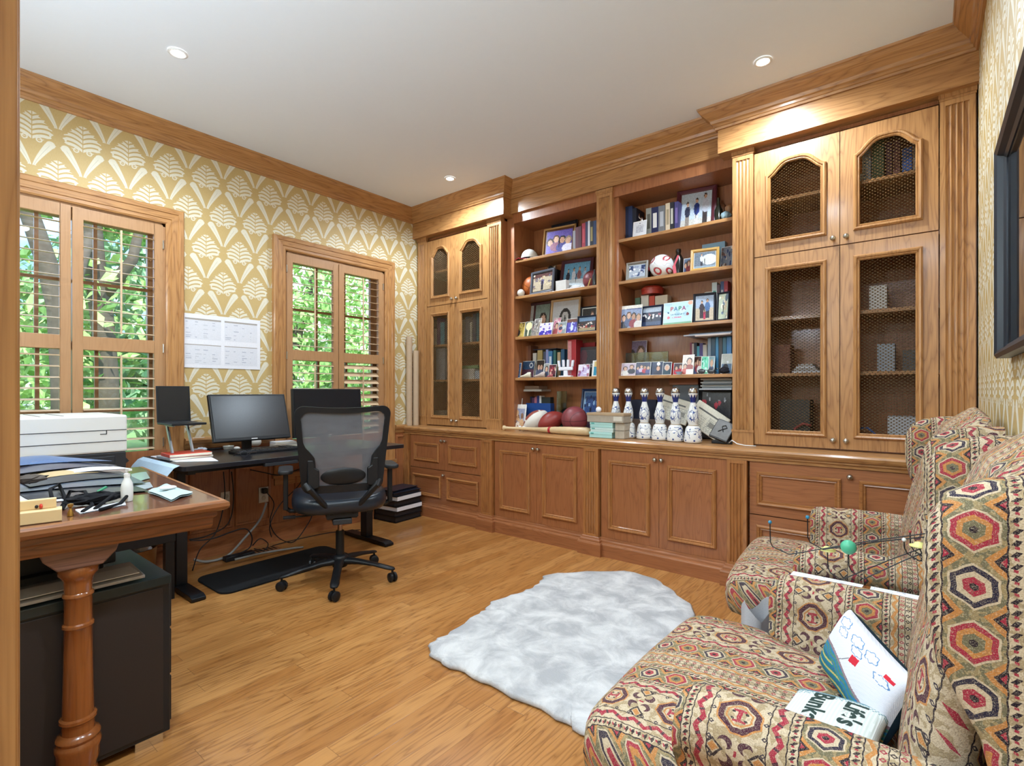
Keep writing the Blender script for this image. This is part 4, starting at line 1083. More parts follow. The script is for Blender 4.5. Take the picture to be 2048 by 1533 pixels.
lc = grid_cushion('slogan_cushion', .20, .17, .05, lifes, 50, 50, 'small white cushion lettered Life\'s a Bunker lying on the near wing chair seat', 'cushion', M2, side='8C9288')
def text(body, size, mat, M, parent=None, ext=.0006, name='lettering', bold=0, drape=None):
    cu = bpy.data.curves.new(name, 'FONT'); cu.body = body; cu.size = size; cu.extrude = ext; cu.offset = bold; cu.align_x = 'CENTER'; cu.align_y = 'CENTER'
    tmp = bpy.data.objects.new('tmp_text', cu); C.objects.link(tmp); dg = bpy.context.evaluated_depsgraph_get(); dg.update()
    me = bpy.data.meshes.new_from_object(tmp.evaluated_get(dg)); bpy.data.objects.remove(tmp); me.materials.clear(); me.materials.append(mat)
    if parent is not None: M = Matrix.Translation(-ORG.get(parent.name, Vector((0, 0, 0)))) @ M
    
    if drape:
        for v_ in me.vertices:
            q = drape[0].inverted() @ M @ v_.co; a, b_ = min(1, abs(2*q.x/drape[1])), min(1, abs(2*q.z/drape[2]))
            q.y = -((1-a*a)**.5*(1-b_*b_)**.5)**.6*drape[3]/2-.0006-(q.y < -.0249)*.0003; v_.co = M.inverted() @ drape[0] @ q
    me.transform(M); o = bpy.data.objects.new(name, me); C.objects.link(o); o.parent = parent
    return o
GRN = plain('dark_green_thread', '22352F', .9)
text("Life's a", .050, GRN, M2 @ Matrix.Translation((.0, -.0245, .035)) @ Matrix.Rotation(R(90), 4, 'X'), lc, bold=.0014, drape=(M2, .20, .17, .05))
text("Bunker", .050, GRN, M2 @ Matrix.Translation((.0, -.0245, -.025)) @ Matrix.Rotation(R(90), 4, 'X'), lc, bold=.0014, drape=(M2, .20, .17, .05))
# ============================================================ side table with drawings, between the chairs
t = thing('side_table', 'small wooden side table between the two wing chairs covered with drawings', 'table', (-.18, 1.93, 0))
SZ = .575
MB().box(-.36, .12, 1.765, 2.0, SZ-.022, SZ).build('tabletop', TABC, t, bev=.004)
for x_, y_ in ((-.34, 1.785), (-.34, 1.98), (.10, 1.785), (.10, 1.98)): MB().bar((x_, y_, 0), (x_, y_, SZ-.022), .03, .03).build('leg', TABC, t)
def sheet(name, pts, z, mat, label, cat='paper', group=None, th=.0012):
    o = MB().prism([(p[0], p[1]) for p in pts], z, z+th, 'z').build(name, mat); tag(o, label, cat, group); return o
def m_sketch():
    m, nt = new_mat('pencil_sketch'); b = bsdf(nt, .9, 0, .2); x, y, z = coords(); n = noise(vec(x*9.0, y*9.0, 2.0), 1, 3, .5, 1.5)
    setc(b.inputs['Base Color'], mixc(mn(ab(n-.5) < .006, 1.0)*.6, lin('EDEDF2'), lin('8A8A96'))); return m
SK = m_sketch()
sheet('drawing_sheet', [(-.37, 1.77), (-.17, 1.77), (-.16, 1.995), (-.36, 1.995)], SZ+.001, SK, 'white pencil drawing on the side table nearer the seat fronts')
sheet('drawing_sheet', [(-.145, 1.77), (.09, 1.77), (.10, 1.995), (-.14, 1.995)], SZ+.001, SK, 'larger white pencil drawing on the side table nearer the wall')
# balancing mobile
t = thing('balancing_mobile', 'black wire mobile with coloured balls and discs standing between the wing chairs', 'mobile', (.02, 1.93, SZ))
m = MB(); c0 = (.045, 1.93)
m.lathe([(.001, SZ+.003), (.05, SZ+.003), (.05, SZ+.010), (.006, SZ+.014)], (c0[0], c0[1], 0), 20)
m.tube([(c0[0], c0[1], SZ+.01), (c0[0], c0[1], .80)], .003)
m.build('stem', BLACK, t)
BY = 1.93
tips = [((1540, 1045), (1565, 1100), 'blue'), ((1615, 1035), (1632, 1090), 'blue'), ((1655, 1100), (1668, 1150), 'disc'), ((1697, 1095), (1712, 1148), 'green'), ((1808, 1080), (1822, 1112), 'white'), ((1820, 1064), (1830, 1104), 'red'), ((1838, 1092), (1842, 1112), 'disc')]
COLS = {'blue': plain('bead_blue', '2E7F9E', .3), 'green': plain('ball_green', '4FAE86', .4), 'white': plain('bead_white', 'E8E8E4', .4), 'red': plain('bead_red', 'A8333A', .4), 'disc': plain('disc_yellow', 'E6E08A', .4)}
for k, (a, b, cn) in enumerate(tips):
    yk = BY+.02*((k % 3)-1); p, q = aY(*a, yk), aY(*b, yk); e = Vector((c0[0], c0[1], .80-.012*k)); f = q+Vector((.02, 0, -.012))
    w_ = MB().tube([p, Vector((p.x+.001, p.y, q.z+.02)), Vector((p.x+.008, p.y, q.z+.004)), f, (f+e)/2+Vector((0, 0, .004)), e], .0018, 6).build('wire', BLACK, t)
    if cn == 'disc': MB().lathe([(.001, p.z-.004), (.022, p.z-.003), (.024, p.z), (.012, p.z+.004), (.010, p.z+.009), (.001, p.z+.011)], (p.x, p.y, 0), 20, cap=False).build('disc', COLS[cn], w_, smooth=True)
    else:
        r_ = {'blue': .006, 'green': .022, 'white': .006, 'red': .004}[cn]; MB().ell(p, r_, r_, r_, 16, 10).build('ball', COLS[cn], w_, smooth=True)
# grey cloth bag between the chairs, at the seat front of the nearer chair
q = aZ(1500, 1250, .30)
t = thing('fabric_bag', 'grey folded cloth bag tucked between the two wing chairs', 'bag', (-.44, 1.86, .0))
G = []
for i in range(9):
    z = .485*i/8; G.append([(-.44+.06*math.cos(2*PI*k/18)*(1-.25*i/8+.20*math.sin(3*2*PI*k/18)*i/8), 1.83+.085*math.sin(2*PI*k/18)*(1-.35*(i/8)**2), z+.03*math.sin(2*PI*k/9)*(i/8)**2) for k in range(18)])
MB().grid(G, closedv=True).build('body', fabric('grey_cloth', 'A9A7A8'), t, smooth=True)
o = MB().lathe([(.001, 0), (.04, 0), (.045, .005), (.04, .010), (.001, .011)], (-.0, 1.80, .60), 20).build('coaster', plain('coaster_black', '1C2024', .6)); tag(o, 'round black coaster lying beside the drawings near the wall', 'coaster')
o.location.z = -.024+.001
# ============================================================ picture on the right wall
t = thing('framed_picture', 'large dark framed glazed picture hanging on the right wall', 'picture', (XE-.02, 1.55, 1.3))
ya, yb = 1.18, 2.19
za, zb = 1.30, 1.945
fpz = [(0, 0), (0, .030), (.010, .036), (.022, .030), (.030, .016), (.040, .010), (.040, 0)]
MB().sweep([(ya, za), (yb, za), (yb, zb), (ya, zb)], fpz, lambda p, d: (XE-.004-d, p[0], p[1]), closed=True, side=-1).build('frame', plain('frame_blueblack', '1D232B', .35), t)
MB().box(XE-.006, XE-.003, ya, yb, za, zb).build('print', plain('picture_print', '6C7C88', .6, vary=.3, scale=4), t)
MB().box(XE-.012, XE-.010, ya+.01, yb-.01, za+.01, zb-.01).build('glass', glassy('picture_glass', 'FFFFFF', .0, .06), t)
# ============================================================ small painted pictures
class Art:
    def __init__(s, w_=36, h_=26, bg='8899AA', seed=0, amp=.05):
        s.W, s.H = w_, h_; s.a = np.ones((h_, w_, 3))*np.array([int(bg[i:i+2], 16)/255 for i in (0, 2, 4)])
        s.r = np.random.RandomState(seed); s.amp = amp; s.x, s.y = np.meshgrid((np.arange(w_)+.5)/w_, (np.arange(h_)+.5)/h_)
    def c(s, h): return np.array([int(h[i:i+2], 16)/255 for i in (0, 2, 4)])
    def rect(s, x0, y0, x1, y1, h): s.a[(s.x >= x0) & (s.x < x1) & (s.y >= y0) & (s.y < y1)] = s.c(h); return s
    def ell(s, cx, cy, rx, ry, h): s.a[((s.x-cx)/rx)**2+((s.y-cy)/ry)**2 < 1] = s.c(h); return s
    def person(s, x, base, h, shirt, pants='2A2C38', skin='C49A80', hair='3A2A24'):
        k = h*s.H/s.W*1.0
        s.rect(x-.055*k*2, base, x+.055*k*2, base+.48*h, pants).ell(x, base+.60*h, .15*k, .24*h, shirt)
        s.ell(x, base+.93*h, .065*k*1.1, .095*h, hair).ell(x, base+.90*h, .055*k*1.1, .075*h, skin); return s
    def bust(s, x, y, r, skin='C89E86', hair='33261F', shirt='444A60'):
        k = r*s.H/s.W
        s.ell(x, y-2.1*r, 1.9*k, 1.3*r, shirt).ell(x, y+.12*r, 1.12*k, 1.12*r, hair).ell(x, y-.1*r, .8*k, .9*r, skin); return s
    def blot(s, cols, n, r0=.05, r1=.16, y0=0, y1=1):
        for _ in range(n): s.ell(s.r.rand(), y0+(y1-y0)*s.r.rand(), s.r.uniform(r0, r1), s.r.uniform(r0, r1), cols[s.r.randint(len(cols))])
        return s
    def lines(s, x0, x1, ys, h, th=.02):
        for y in ys:
            m_ = (s.x > x0) & (s.x < x1) & (abs(s.y-y) < th) & (s.r.rand(s.H, s.W) > .25); s.a[m_] = s.c(h)
        return s
    def mesh(s, name, w_, h_, parent, M=None, y=0.0, z0=0.0, yside=None):
        b = MB(); nx, nz = s.W, s.H
        P = [[(-w_/2+w_*i/nx, y, z0+h_*j/nz) for j in range(nz+1)] for i in range(nx+1)]
        b.grid(P)
        if M is not None: b.xf(M)
        me = bpy.data.meshes.new(name); me.from_pydata(b.v, [], [tuple(reversed(f)) for f in b.f]); me.materials.append(PRINT)
        o = bpy.data.objects.new(name, me); C.objects.link(o)
        if parent is not None: o.parent = parent
        a = np.clip(s.a+s.r.uniform(-s.amp, s.amp, s.a.shape[:2])[:, :, None], 0, 1); a = np.where(a <= .04045, a/12.92, ((a+.055)/1.055)**2.4)
        f = a.transpose(1, 0, 2).reshape(-1, 3); f = np.concatenate([f, np.ones((len(f), 1))], 1); f = np.repeat(f, 4, axis=0)
        ca = me.color_attributes.new('Col', 'FLOAT_COLOR', 'CORNER'); ca.data.foreach_set('color', f.ravel()); return o
def people(seed, shirts, bg='9DB4C8', ground='B8A58C', w_=40, h_=28, hgt=.78):
    a = Art(w_, h_, bg, seed).rect(0, 0, 1, .25, ground); n = len(shirts)
    for i, s_ in enumerate(shirts): a.person((i+.8)/(n+.6), .05, hgt*(.92+.08*((i*7) % 3)/2), s_, ['2B2D3A', 'C8C2B4', '3A3430'][i % 3])
    return a
def busts(seed, n, bg='6E7C8E', shirts=('4A5578', '8A3A44', 'D8D4D0', '2E2E3A'), w_=34, h_=26, y=.62, r=.17):
    a = Art(w_, h_, bg, seed)
    for i in range(n): a.bust((i+.6)/(n+.2), y+.06*((i*5) % 3-1), r, ['C89E86', 'D0A890', 'B98C72'][i % 3], ['33261F', '5A4030', '22201E', '8A7A6A'][i % 4], shirts[(i+seed) % len(shirts)])
    return a
FR = {}
def fmat(h): return plain('frame_'+h, h, .38)
def loc_px(u, Y): return aY(u, HZ, Y).x
def dims(u0, u1, vt, z, Y):
    x0, x1 = loc_px(u0, Y), loc_px(u1, Y); return (x0+x1)/2, x1-x0, aY((u0+u1)/2, vt, Y).z-z
def photo_frame(u0, u1, vt, z, Y, label, col, art, border=.016, tilt=9, yaw=0, mount=0, mcol='E8E4DC', lip=None, name='picture_frame', cat='picture frame', group=None):
    x, w_, h_ = dims(u0, u1, vt, z, Y); h_ /= math.cos(R(tilt))
    t = thing(name, label, cat, (x, Y, z+.002), group=group, rot=(-R(tilt), 0, R(yaw)))
    b = border; pr = [(0, 0), (0, .012), (b*.3, .016), (b*.75, .013), (b, .006), (b, 0)]
    MB().sweep([(-w_/2, 0), (w_/2, 0), (w_/2, h_), (-w_/2, h_)], pr, lambda p, d: (p[0], -d, p[1]), closed=True, side=-1).build('frame', fmat(col), t, local=True)
    MB().box(-w_/2+.001, w_/2-.001, 0, .004, .001, h_-.001).build('backing', fmat('2A2522'), t, local=True)
    if mount: MB().box(-w_/2+b, w_/2-b, -.0015, 0, b, h_-b).build('mount', fmat(mcol), t, local=True)
    k = b+mount; art.mesh('photo', w_-2*k, h_-2*k, t, y=-.003, z0=k)
    MB().bar((0, .004, h_*.55), (0, .020, .004), .03, .003).build('easel_leg', fmat('2A2522'), t, local=True)
    return t
def photo_card(u0, u1, vt, z, Y, label, art, tilt=12, yaw=0, cat='photograph', name='photo_print', col='EDEBE6', bord=.003, group=None, dz=0):
    x, w_, h_ = dims(u0, u1, vt, z+dz, Y)
    t = thing(name, label, cat, (x, Y, z+dz+.001), group=group, rot=(-R(tilt), 0, R(yaw)))
    MB().box(-w_/2, w_/2, 0, .002, 0, h_).build('card', fmat(col), t, local=True)
    art.mesh('photo', w_-2*bord, h_-2*bord, t, y=-.0006, z0=bord); return t
ORD = ['first', 'second', 'third', 'fourth', 'fifth', 'sixth', 'seventh', 'eighth', 'ninth', 'tenth', 'eleventh', 'twelfth']
CN = {}
PG = plain('book_pages', 'E4DCC8', .9)
def book(x0, x1, Y, z, h_, d_, col, label, group, lean=0, title=None):
    w_ = x1-x0; t = thing('book', label, 'book', ((x0+x1)/2, Y, z+.001), group=group, rot=(0, R(lean), 0))
    c = MB(); k = min(.003, w_*.2); hw = w_/2-.0003
    c.box(-hw, -hw+k, 0, d_, 0, h_).box(hw-k, hw, 0, d_, 0, h_).box(-hw, hw, -.002, k, 0, h_)
    c.build('cover', plain('cover_'+col, col, .5), t, local=True)
    MB().box(-hw+k, hw-k, k, d_-.004, .004, h_-.004).build('pages', PG, t, local=True)
    if title: MB().box(-hw*.55, hw*.55, -.0026, -.0019, h_*.3, h_*.8).build('title_band', plain('cover_'+title, title, .5), t, local=True)
    return t
def books(lst, z, Y, place, group, d_=.14, lean=None):
    for i, e in enumerate(lst):
        u0, u1, vt, col, cn = e[:5]; x0, x1 = loc_px(u0, Y), loc_px(u1, Y); h_ = min(aY((u0+u1)/2, vt, Y).z-z, .30)
        book(x0, x1, Y, z, h_, min(d_, 3.88-Y), col, '%s, %s from the left %s' % (cn, ORD[i], place), group, title=e[5] if len(e) > 5 else None, lean=e[6] if len(e) > 6 else 0)
def solid(name, label, cat, mb, mat, group=None, **k):
    o = mb.build(name, mat, **k); return tag(o, label, cat, group)
def pbox(name, label, cat, u0, u1, vt, z, Y, d_, col, group=None, bev=.002, yaw=0, mat=None):
    x, w_, h_ = dims(u0, u1, vt, z, Y); m = MB().box(-w_/2, w_/2, 0, d_, .001, h_)
    m.xf(Matrix.Translation((x, Y, z)) @ Matrix.Rotation(R(yaw), 4, 'Z')); return solid(name, label, cat, m, mat or plain('box_'+col, col, .6), group, bev=bev)
def ball_mat(name, base, seam, kind):
    m, nt = new_mat(name); b = bsdf(nt, .42, 0, .5); x, y, z = coords()
    if kind == 'basket': d = mn(mn(ab(x), ab(z)), ab(ab(x)-sq(mx(.0001, .42+z*z*60.0*.0))*.0-.06-z*z*4.0)); f = soft(mn(mn(ab(x), ab(z)), ab(ab(x)-.058-z*z*5.0))-.0016, .0015)
    elif kind == 'football': f = soft(ab(ab(x)-.085)-.006, .002)
    setc(b.inputs['Base Color'], mixc(f, lin(base), lin(seam))); bump(b, noise(vec(x*600.0, y*600.0, z*600.0), 1, 1), .3, .001); return m
def sphere(name, label, cat, c, r, mat, rot=(0, 0, 0), s=(1, 1, 1), group=None, tip=0):
    m = MB().ell((0, 0, 0), r, r, r, 32, 20)
    if tip: m.v = [(p[0]*tip, p[1]*(1-.25*abs(p[0]/r)**2.2), p[2]*(1-.25*abs(p[0]/r)**2.2)) for p in m.v]
    o = m.build(name, mat, smooth=True); o.location = c; o.rotation_euler = rot; return tag(o, label, cat, group)
S5, S4, S3, S2, S1 = 2.362, 2.04, 1.678, 1.315, .853
LB, RB = 'left bay', 'right bay'
# ------------------------------------------------------------ left bay, top shelf
t = thing('sports_hat', 'white baseball cap with red trim on the top shelf of the left bay', 'cap', (*aY(1058, HZ, 3.70).xy, S5))
cx = loc_px(1058, 3.70)
m = MB(); rows = []
for i in range(9):
    a = PI/2*i/8; rows.append([(cx+.075*math.cos(a)*math.cos(2*PI*k/24), 3.71+.085*math.cos(a)*math.sin(2*PI*k/24), S5+.025+.085*math.sin(a)) for k in range(24)])
m.grid(rows, closedv=True).build('crown', fabric('cap_white', 'DAD6CF'), t, smooth=True)
G = [[(cx-.03+.085*math.sin(R(-70+140*k/12))*(1+.0*j), 3.66-.075*j/4*math.cos(R(-70+140*k/12)), S5+.030-.020*(j/4)-.03*abs(math.sin(R(-70+140*k/12)))*j/4+.0) for k in range(13)] for j in range(5)]
m = MB().grid(G); m.v = [(p[0], p[1], max(p[2], S5+.002)) for p in m.v]; m.build('visor', fabric('cap_black', '24222A'), t, smooth=True)
MB().tube([(cx-.03+.085*math.sin(R(-70+140*k/12)), 3.66-.075*math.cos(R(-70+140*k/12)), max(S5+.004, S5+.012-.03*abs(math.sin(R(-70+140*k/12))))) for k in range(13)], .003, 6).build('trim', fabric('cap_red', 'B03038'), t)
photo_frame(1100, 1152, 441, S5, 3.82, 'plain black frame standing behind the gold edged team picture', '1A191C', busts(3, 3, '26242C'), .02, 6)
photo_frame(1087, 1147, 452, S5, 3.71, 'gold and brown frame with a purple group photo beside the white cap', 'A9824E', busts(4, 4, '5E4E96', ('6A58A8', '8A5A70', '4A4A8A', 'D8D4E8'), 40, 30, .55, .16), .014, 9, 6, .018, '5A3420')
books([(1146, 1151, 462, '8C8A92', 'thin grey book'), (1151, 1157, 455, '5A2430', 'maroon book leaning slightly'), (1157, 1163, 453, '4E1F2B', 'dark maroon book'), (1164, 1171, 447, '9C2236', 'crimson book with gold cross', 'B8404E'), (1171, 1176, 444, '2A2B50', 'navy blue book'),
       (1176, 1180, 442, 'D4D4DA', 'narrow white book'), (1180, 1187, 443, '25252D', 'black book with gold lettering', '9A8A58'), (1187, 1193, 442, '2C3F66', 'blue grey book')], S5, 3.72, 'on the left bay top shelf', 'books on the top shelf of the left bay')
# second shelf down, left bay
def baseball(u, v, Y, z, label, r=.034):
    x = loc_px(u, Y); o = sphere('baseball', label, 'ball', (x, Y, z+r), r, plain('baseball_leather', 'DEDAD0', .6, vary=.03)); o.rotation_euler = (.5, .4, 0)
    s = MB(); P = []
    for k in range(40):
        a = 2*PI*k/40; p = Vector((math.cos(a)+.35*math.cos(3*a), math.sin(a)-.35*math.sin(3*a), .95*math.sin(2*a))).normalized()*r*1.0; P.append(tuple(p))
    b = s.tube(P, .0009, 5, closed=True).build('stitching', plain('red_thread', 'A83038', .7), o, local=True); return o
baseball(1042, 580, 3.64, S4, 'scuffed white baseball beside the orange basketball on the left bay shelf')
BKO = ball_mat('basketball_orange', 'B5602A', '2A1A12', 'basket'); BKR = ball_mat('basketball_maroon', '7E3A3E', '241418', 'basket')
x = loc_px(1067, 3.76); sphere('basketball', 'orange basketball half hidden behind the grey picture frame', 'ball', (x, 3.755, S4+.101), .10, BKO, (.3, .5, .4))
photo_frame(1058, 1110, 541, S4, 3.64, 'grey frame with a sepia photo of a runner beside the orange basketball', '545660', Art(36, 28, 'B8A890', 6).rect(0, .8, 1, 1, '5A3A38').blot(['D8CCB8', '8A7868', '6A6070', 'C8B898'], 22, .04, .1).person(.5, .05, .75, '5E5A78'), .022, 6, -8, .006, '16161A')
photo_frame(1120, 1180, 516, S4, 3.75, 'large maroon frame with a bright photo of people by blue water', '4C2730', people(7, ['2A2A3A', 'C8CCD4', '8A5A58', 'A8C4D8'], '6FA4C4', 'DDE4E8').rect(0, 0, 1, .35, 'DDE6EC'), .030, 14, 8)
pbox('gift_box', 'pale paper covered box in front of the large maroon frame', 'box', 1111, 1132, 561, S4, 3.63, .05, 'CFCBC6')
solid('papers', 'small loose heap of white papers under the large maroon frame', 'paper', crumple('papers', (loc_px(1150, 3.64), 3.645, S4+.016), .03, PAPER, 8, sq_=(1.6, .8, .5)) and MB().box(loc_px(1136, 3.62), loc_px(1165, 3.62), 3.605, 3.64, S4+.001, S4+.006), PAPER)
bpy.data.objects['papers'].name = 'paper_ball'; tag(bpy.data.objects['paper_ball'], 'crumpled white note beside the pale box on the left bay shelf', 'paper')
pbox('storage_box', 'dark box behind the grey picture frame carrying the small camera', 'box', 1090, 1114, 541, S4, 3.80, .07, '1E1E22')
t = thing('camera', 'small silver and black camera on top of the dark box', 'camera', (loc_px(1100, 3.8), 3.81, S4+.19)); zc = aY(1100, 541, 3.80).z+.001; x = loc_px(1101, 3.8)
MB().box(x-.045, x+.045, 3.81, 3.84, zc, zc+.04).build('body', SILVER, t, bev=.006); MB().lathe([(.018, 3.79), (.018, 3.81)], (x, 0, zc+.02), 16, 'y').build('lens', BLACK, t, smooth='auto')
sphere('basketball', 'dark red basketball behind the large maroon frame by the pilaster', 'ball', (loc_px(1186, 3.79), 3.79, S4+.086), .085, BKR, (.2, .1, 1))
solid('wooden_peg', 'short gold coloured stick leaning beside the red basketball', 'stick', MB().tube([(loc_px(1176, 3.65), 3.65, S4+.004), (loc_px(1180, 3.66), 3.67, S4+.075)], .005, 8), plain('gold_stick', 'C9A85E', .5))
def lathe_thing(name, label, cat, u, Y, z, prof, mat, n=20, smooth='auto'): return solid(name, label, cat, MB().lathe([(r, z+.001+h) for r, h in prof], (loc_px(u, Y), Y, 0), n), mat, smooth=smooth)
lathe_thing('bottle', 'dark glass bottle with silver cap beside the left bay pilaster', 'bottle', 1189, 3.67, S4, [(.001, 0), (.018, 0), (.019, .09), (.008, .12), (.008, .14), (.001, .14)], plain('dark_glass', '25292C', .2, coat=.5))
# third shelf down, left bay
photo_frame(1031, 1100, 606, S3, 3.80, 'wide dark maroon frame holding two photos behind the small portraits', '4A2A2A', Art(44, 22, '7E8A80', 9).rect(.0, 0, .48, 1, 'A8A49C').rect(.48, 0, .54, 1, '4A2A2A').blot(['C06A70', 'D8C8C0', '8A8078'], 12, .04, .1, 0, .6).bust(.8, .5, .2), .022, 8)
photo_frame(1099, 1158, 597, S3, 3.77, 'pale wood frame with a black and white portrait of a long haired person', 'B89468', Art(40, 44, 'BDBBBA', 10, .02).ell(.5, .42, .23, .36, '2A2828').ell(.5, .50, .13, .17, 'B4B0AC').rect(0, 0, 1, .12, 'A8A6A4').ell(.5, .47, .045, .03, '5A5656'), .020, 7)
photo_frame(1160, 1194, 613, S3, 3.80, 'dark frame with white mount behind the navy team picture', '1B2230', busts(12, 2, '2A2622'), .010, 6, 0, .008)
photo_frame(1154, 1193, 632, S3, 3.66, 'navy frame with a photo of a red and white team outdoors', '1C2438', Art(44, 24, '6E8AA8', 13).rect(0, 0, 1, .7, '3A3436').blot(['A84038', 'D8D0C8', 'C8A088'], 26, .03, .07, .2, .6).rect(0, 0, 1, .2, 'A89878'), .012, 8)
for (a, b, vt, lb, art, yw, yy) in ((1028, 1047, 644, 'gold edged photo of a dark dog at the end of the third shelf', Art(20, 26, 'B89E48', 14).blot(['D8BE70', '8A7430', '4A3A28', 'C8B060'], 18).ell(.35, .3, .25, .25, '241E1C'), 8, 3.635),
        (1048, 1062, 642, 'pale yellow photo of a child between the gold edged photos', Art(18, 26, '4E5848', 15).ell(.5, .7, .45, .28, 'E8D8A8').blot(['7A8468', '3A4438'], 8, .04, .1, 0, .4).ell(.5, .25, .12, .22, 'D8D4B8'), 0, 3.65),
        (1062, 1079, 636, 'gold edged photo of a grey crowd leaning beside the purple print', Art(22, 30, '8A8480', 16).blot(['C8C4BC', '5A5450', 'B8A890'], 30, .04, .09), -12, 3.64),
        (1077, 1103, 645, 'purple and white photo of dancers lying low on the third shelf', Art(32, 22, 'D8D0EC', 17).rect(0, 0, 1, .35, '4038A0').blot(['8A60B8', 'E8E0F8', '5A48A8'], 16, .05, .1), 0, 3.63),
        (1104, 1118, 634, 'pink flowery photo of a girl on the third shelf', Art(20, 28, 'C88898', 18).blot(['E0A8B0', 'A86078', 'D8C0C0'], 20).bust(.5, .5, .18, shirt='D87880'), 0, 3.67),
        (1114, 1131, 643, 'grey heart shaped photo of a baby dressed in pink', Art(22, 26, '8A9294', 19).ell(.3, .45, .28, .38, 'D88888').ell(.7, .55, .25, .2, 'B8C0C0').bust(.3, .72, .12), -4, 3.632),
        (1131, 1154, 636, 'purple photo of a white gown beside the navy team picture', Art(26, 32, '5048A0', 20).rect(0, .75, 1, 1, '6A4438').ell(.5, .45, .13, .34, 'C8D0F0').blot(['9AA0D8', '3A3490'], 12, .04, .1, 0, .7), 3, 3.64)):
    photo_card(a, b, vt, S3, yy, lb, art, 14, yw)
# fourth shelf down, left bay
books([(1037, 1045, 686, '2C211E', 'tall dark brown book'), (1046, 1051, 694, '7A4830', 'tan leather book'), (1051, 1056, 693, '8E5C3C', 'light brown leather book'), (1056, 1062, 692, '6C4430', 'brown leather book'), (1066, 1073, 707, 'BEB8AC', 'grey cloth book'), (1075, 1085, 701, 'A38E5C', 'mustard book'),
       (1087, 1092, 704, '4A4E62', 'slate book'), (1092, 1097, 700, '8A90BC', 'lilac blue book'), (1097, 1105, 703, '3B78A8', 'bright blue book', 'D8E0E8'), (1107, 1112, 701, '3C6C66', 'teal book'), (1115, 1121, 705, 'B39A74', 'sand coloured book'), (1122, 1129, 699, '2B5270', 'deep blue book')], S2, 3.76, 'on the fourth shelf of the left bay', 'books on the fourth shelf of the left bay', .10)
solid('folder', 'dark navy folder lying across the tops of the fourth shelf books', 'folder', MB().box(loc_px(1066, 3.76), loc_px(1112, 3.76), 3.76, 3.87, aY(1090, 700, 3.76).z+.002, aY(1090, 700, 3.76).z+.009), plain('navy', '16233C', .5))
t = thing('presentation_box', 'tall red and silver carton standing among the fourth shelf photos', 'box', (loc_px(1143, 3.70), 3.72, S2)); a, b = loc_px(1135, 3.69), loc_px(1152, 3.69); zt = aY(1143, 680, 3.69).z
MB().box(a, b, 3.69, 3.80, S2+.001, zt).build('carton', plain('carton_red', 'A82C34', .4), t, bev=.002)
MB().box(a+.004, a+.04, 3.6885, 3.6895, S2+.01, zt-.01).build('label', plain('carton_label', 'C9868A', .5, vary=.3, scale=60), t)
MB().box(a, a+.005, 3.688, 3.69, S2+.004, zt).build('foil_edge', SILVER, t)
pbox('keepsake_box', 'red lidded box behind the glass plaque on the fourth shelf', 'box', 1154, 1190, 686, S2, 3.83, .04, '9C2A2C')
def plaque(u0, u1, vt, z, Y, label, mat, tilt=4, art=None, th=.012, name='glass_plaque', cat='plaque'):
    x, w_, h_ = dims(u0, u1, vt, z, Y); t = thing(name, label, cat, (x, Y, z+.001), rot=(-R(tilt), 0, 0))
    MB().box(-w_/2, w_/2, 0, th, .008, h_).build('plate', mat, t, local=True, bev=.002); MB().box(-w_/2-.004, w_/2+.004, -.008, th+.012, 0, .008).build('base', BLACK, t, local=True)
    if art: art.mesh('engraving', w_*.9, h_*.8, t, y=-.001, z0=h_*.1)
    return t
GL = glassy('green_glass', 'B8CCC4', .03, .12); GD = plain('smoked_glass', '3A3C42', .12, coat=.5)
plaque(1154, 1192, 694, S2, 3.745, 'smoked glass plaque with a row of engraved figures', GD, art=Art(36, 26, '3C3E46', 21, .02).blot(['5A3A44'], 3, .2, .3, .5, .9).lines(.3, .95, [.30, .36, .42], '9AA0A8', .02))
for (a, b, vt, lb, art, yw, yy) in ((1027, 1040, 726, 'blue photo of a swimmer at the end of the fourth shelf', Art(20, 26, '2E5078', 22).ell(.5, .5, .3, .3, '5A88A8').bust(.6, .6, .14), 0, 3.64), (1040, 1067, 722, 'dark blue photo with a ring emblem behind the white shoe', Art(30, 24, '24405E', 23).ell(.75, .75, .14, .16, 'C8D0D8').ell(.75, .75, .09, .1, '24405E').rect(0, 0, 1, .5, '4A2A38'), 0, 3.69),
        (1070, 1086, 720, 'small gold rimmed photo of two people above the patterned shoe', Art(20, 26, '2E2420', 24).bust(.35, .6, .16).bust(.68, .6, .16), 0, 3.68), (1086, 1097, 727, 'narrow grey portrait beside the red party photo', Art(18, 26, '8A8C8A', 25).bust(.5, .6, .2), 0, 3.655),
        (1096, 1111, 729, 'dark red party photo beside the white hand ornament', Art(24, 22, '5A2430', 26).blot(['C8A090', '2A1E24', 'A83848'], 14), 0, 3.64), (1155, 1178, 729, 'lilac photo of a dancing couple on the fourth shelf', Art(30, 24, 'C8BCE0', 27).blot(['8A5A90', 'E8E4F4', 'A86A80'], 16).rect(0, .5, .4, 1, 'E4E0F0'), 0, 3.64),
        (1183, 1193, 721, 'white framed teal card against the left bay pilaster', Art(16, 28, 'E8E4DC', 28).rect(.3, .05, 1, .6, '2E8AA8').rect(.4, .6, 1, .95, 'C8B070'), 0, 3.62)):
    photo_card(a, b, vt, S2, yy, lb, art, 10, yw)
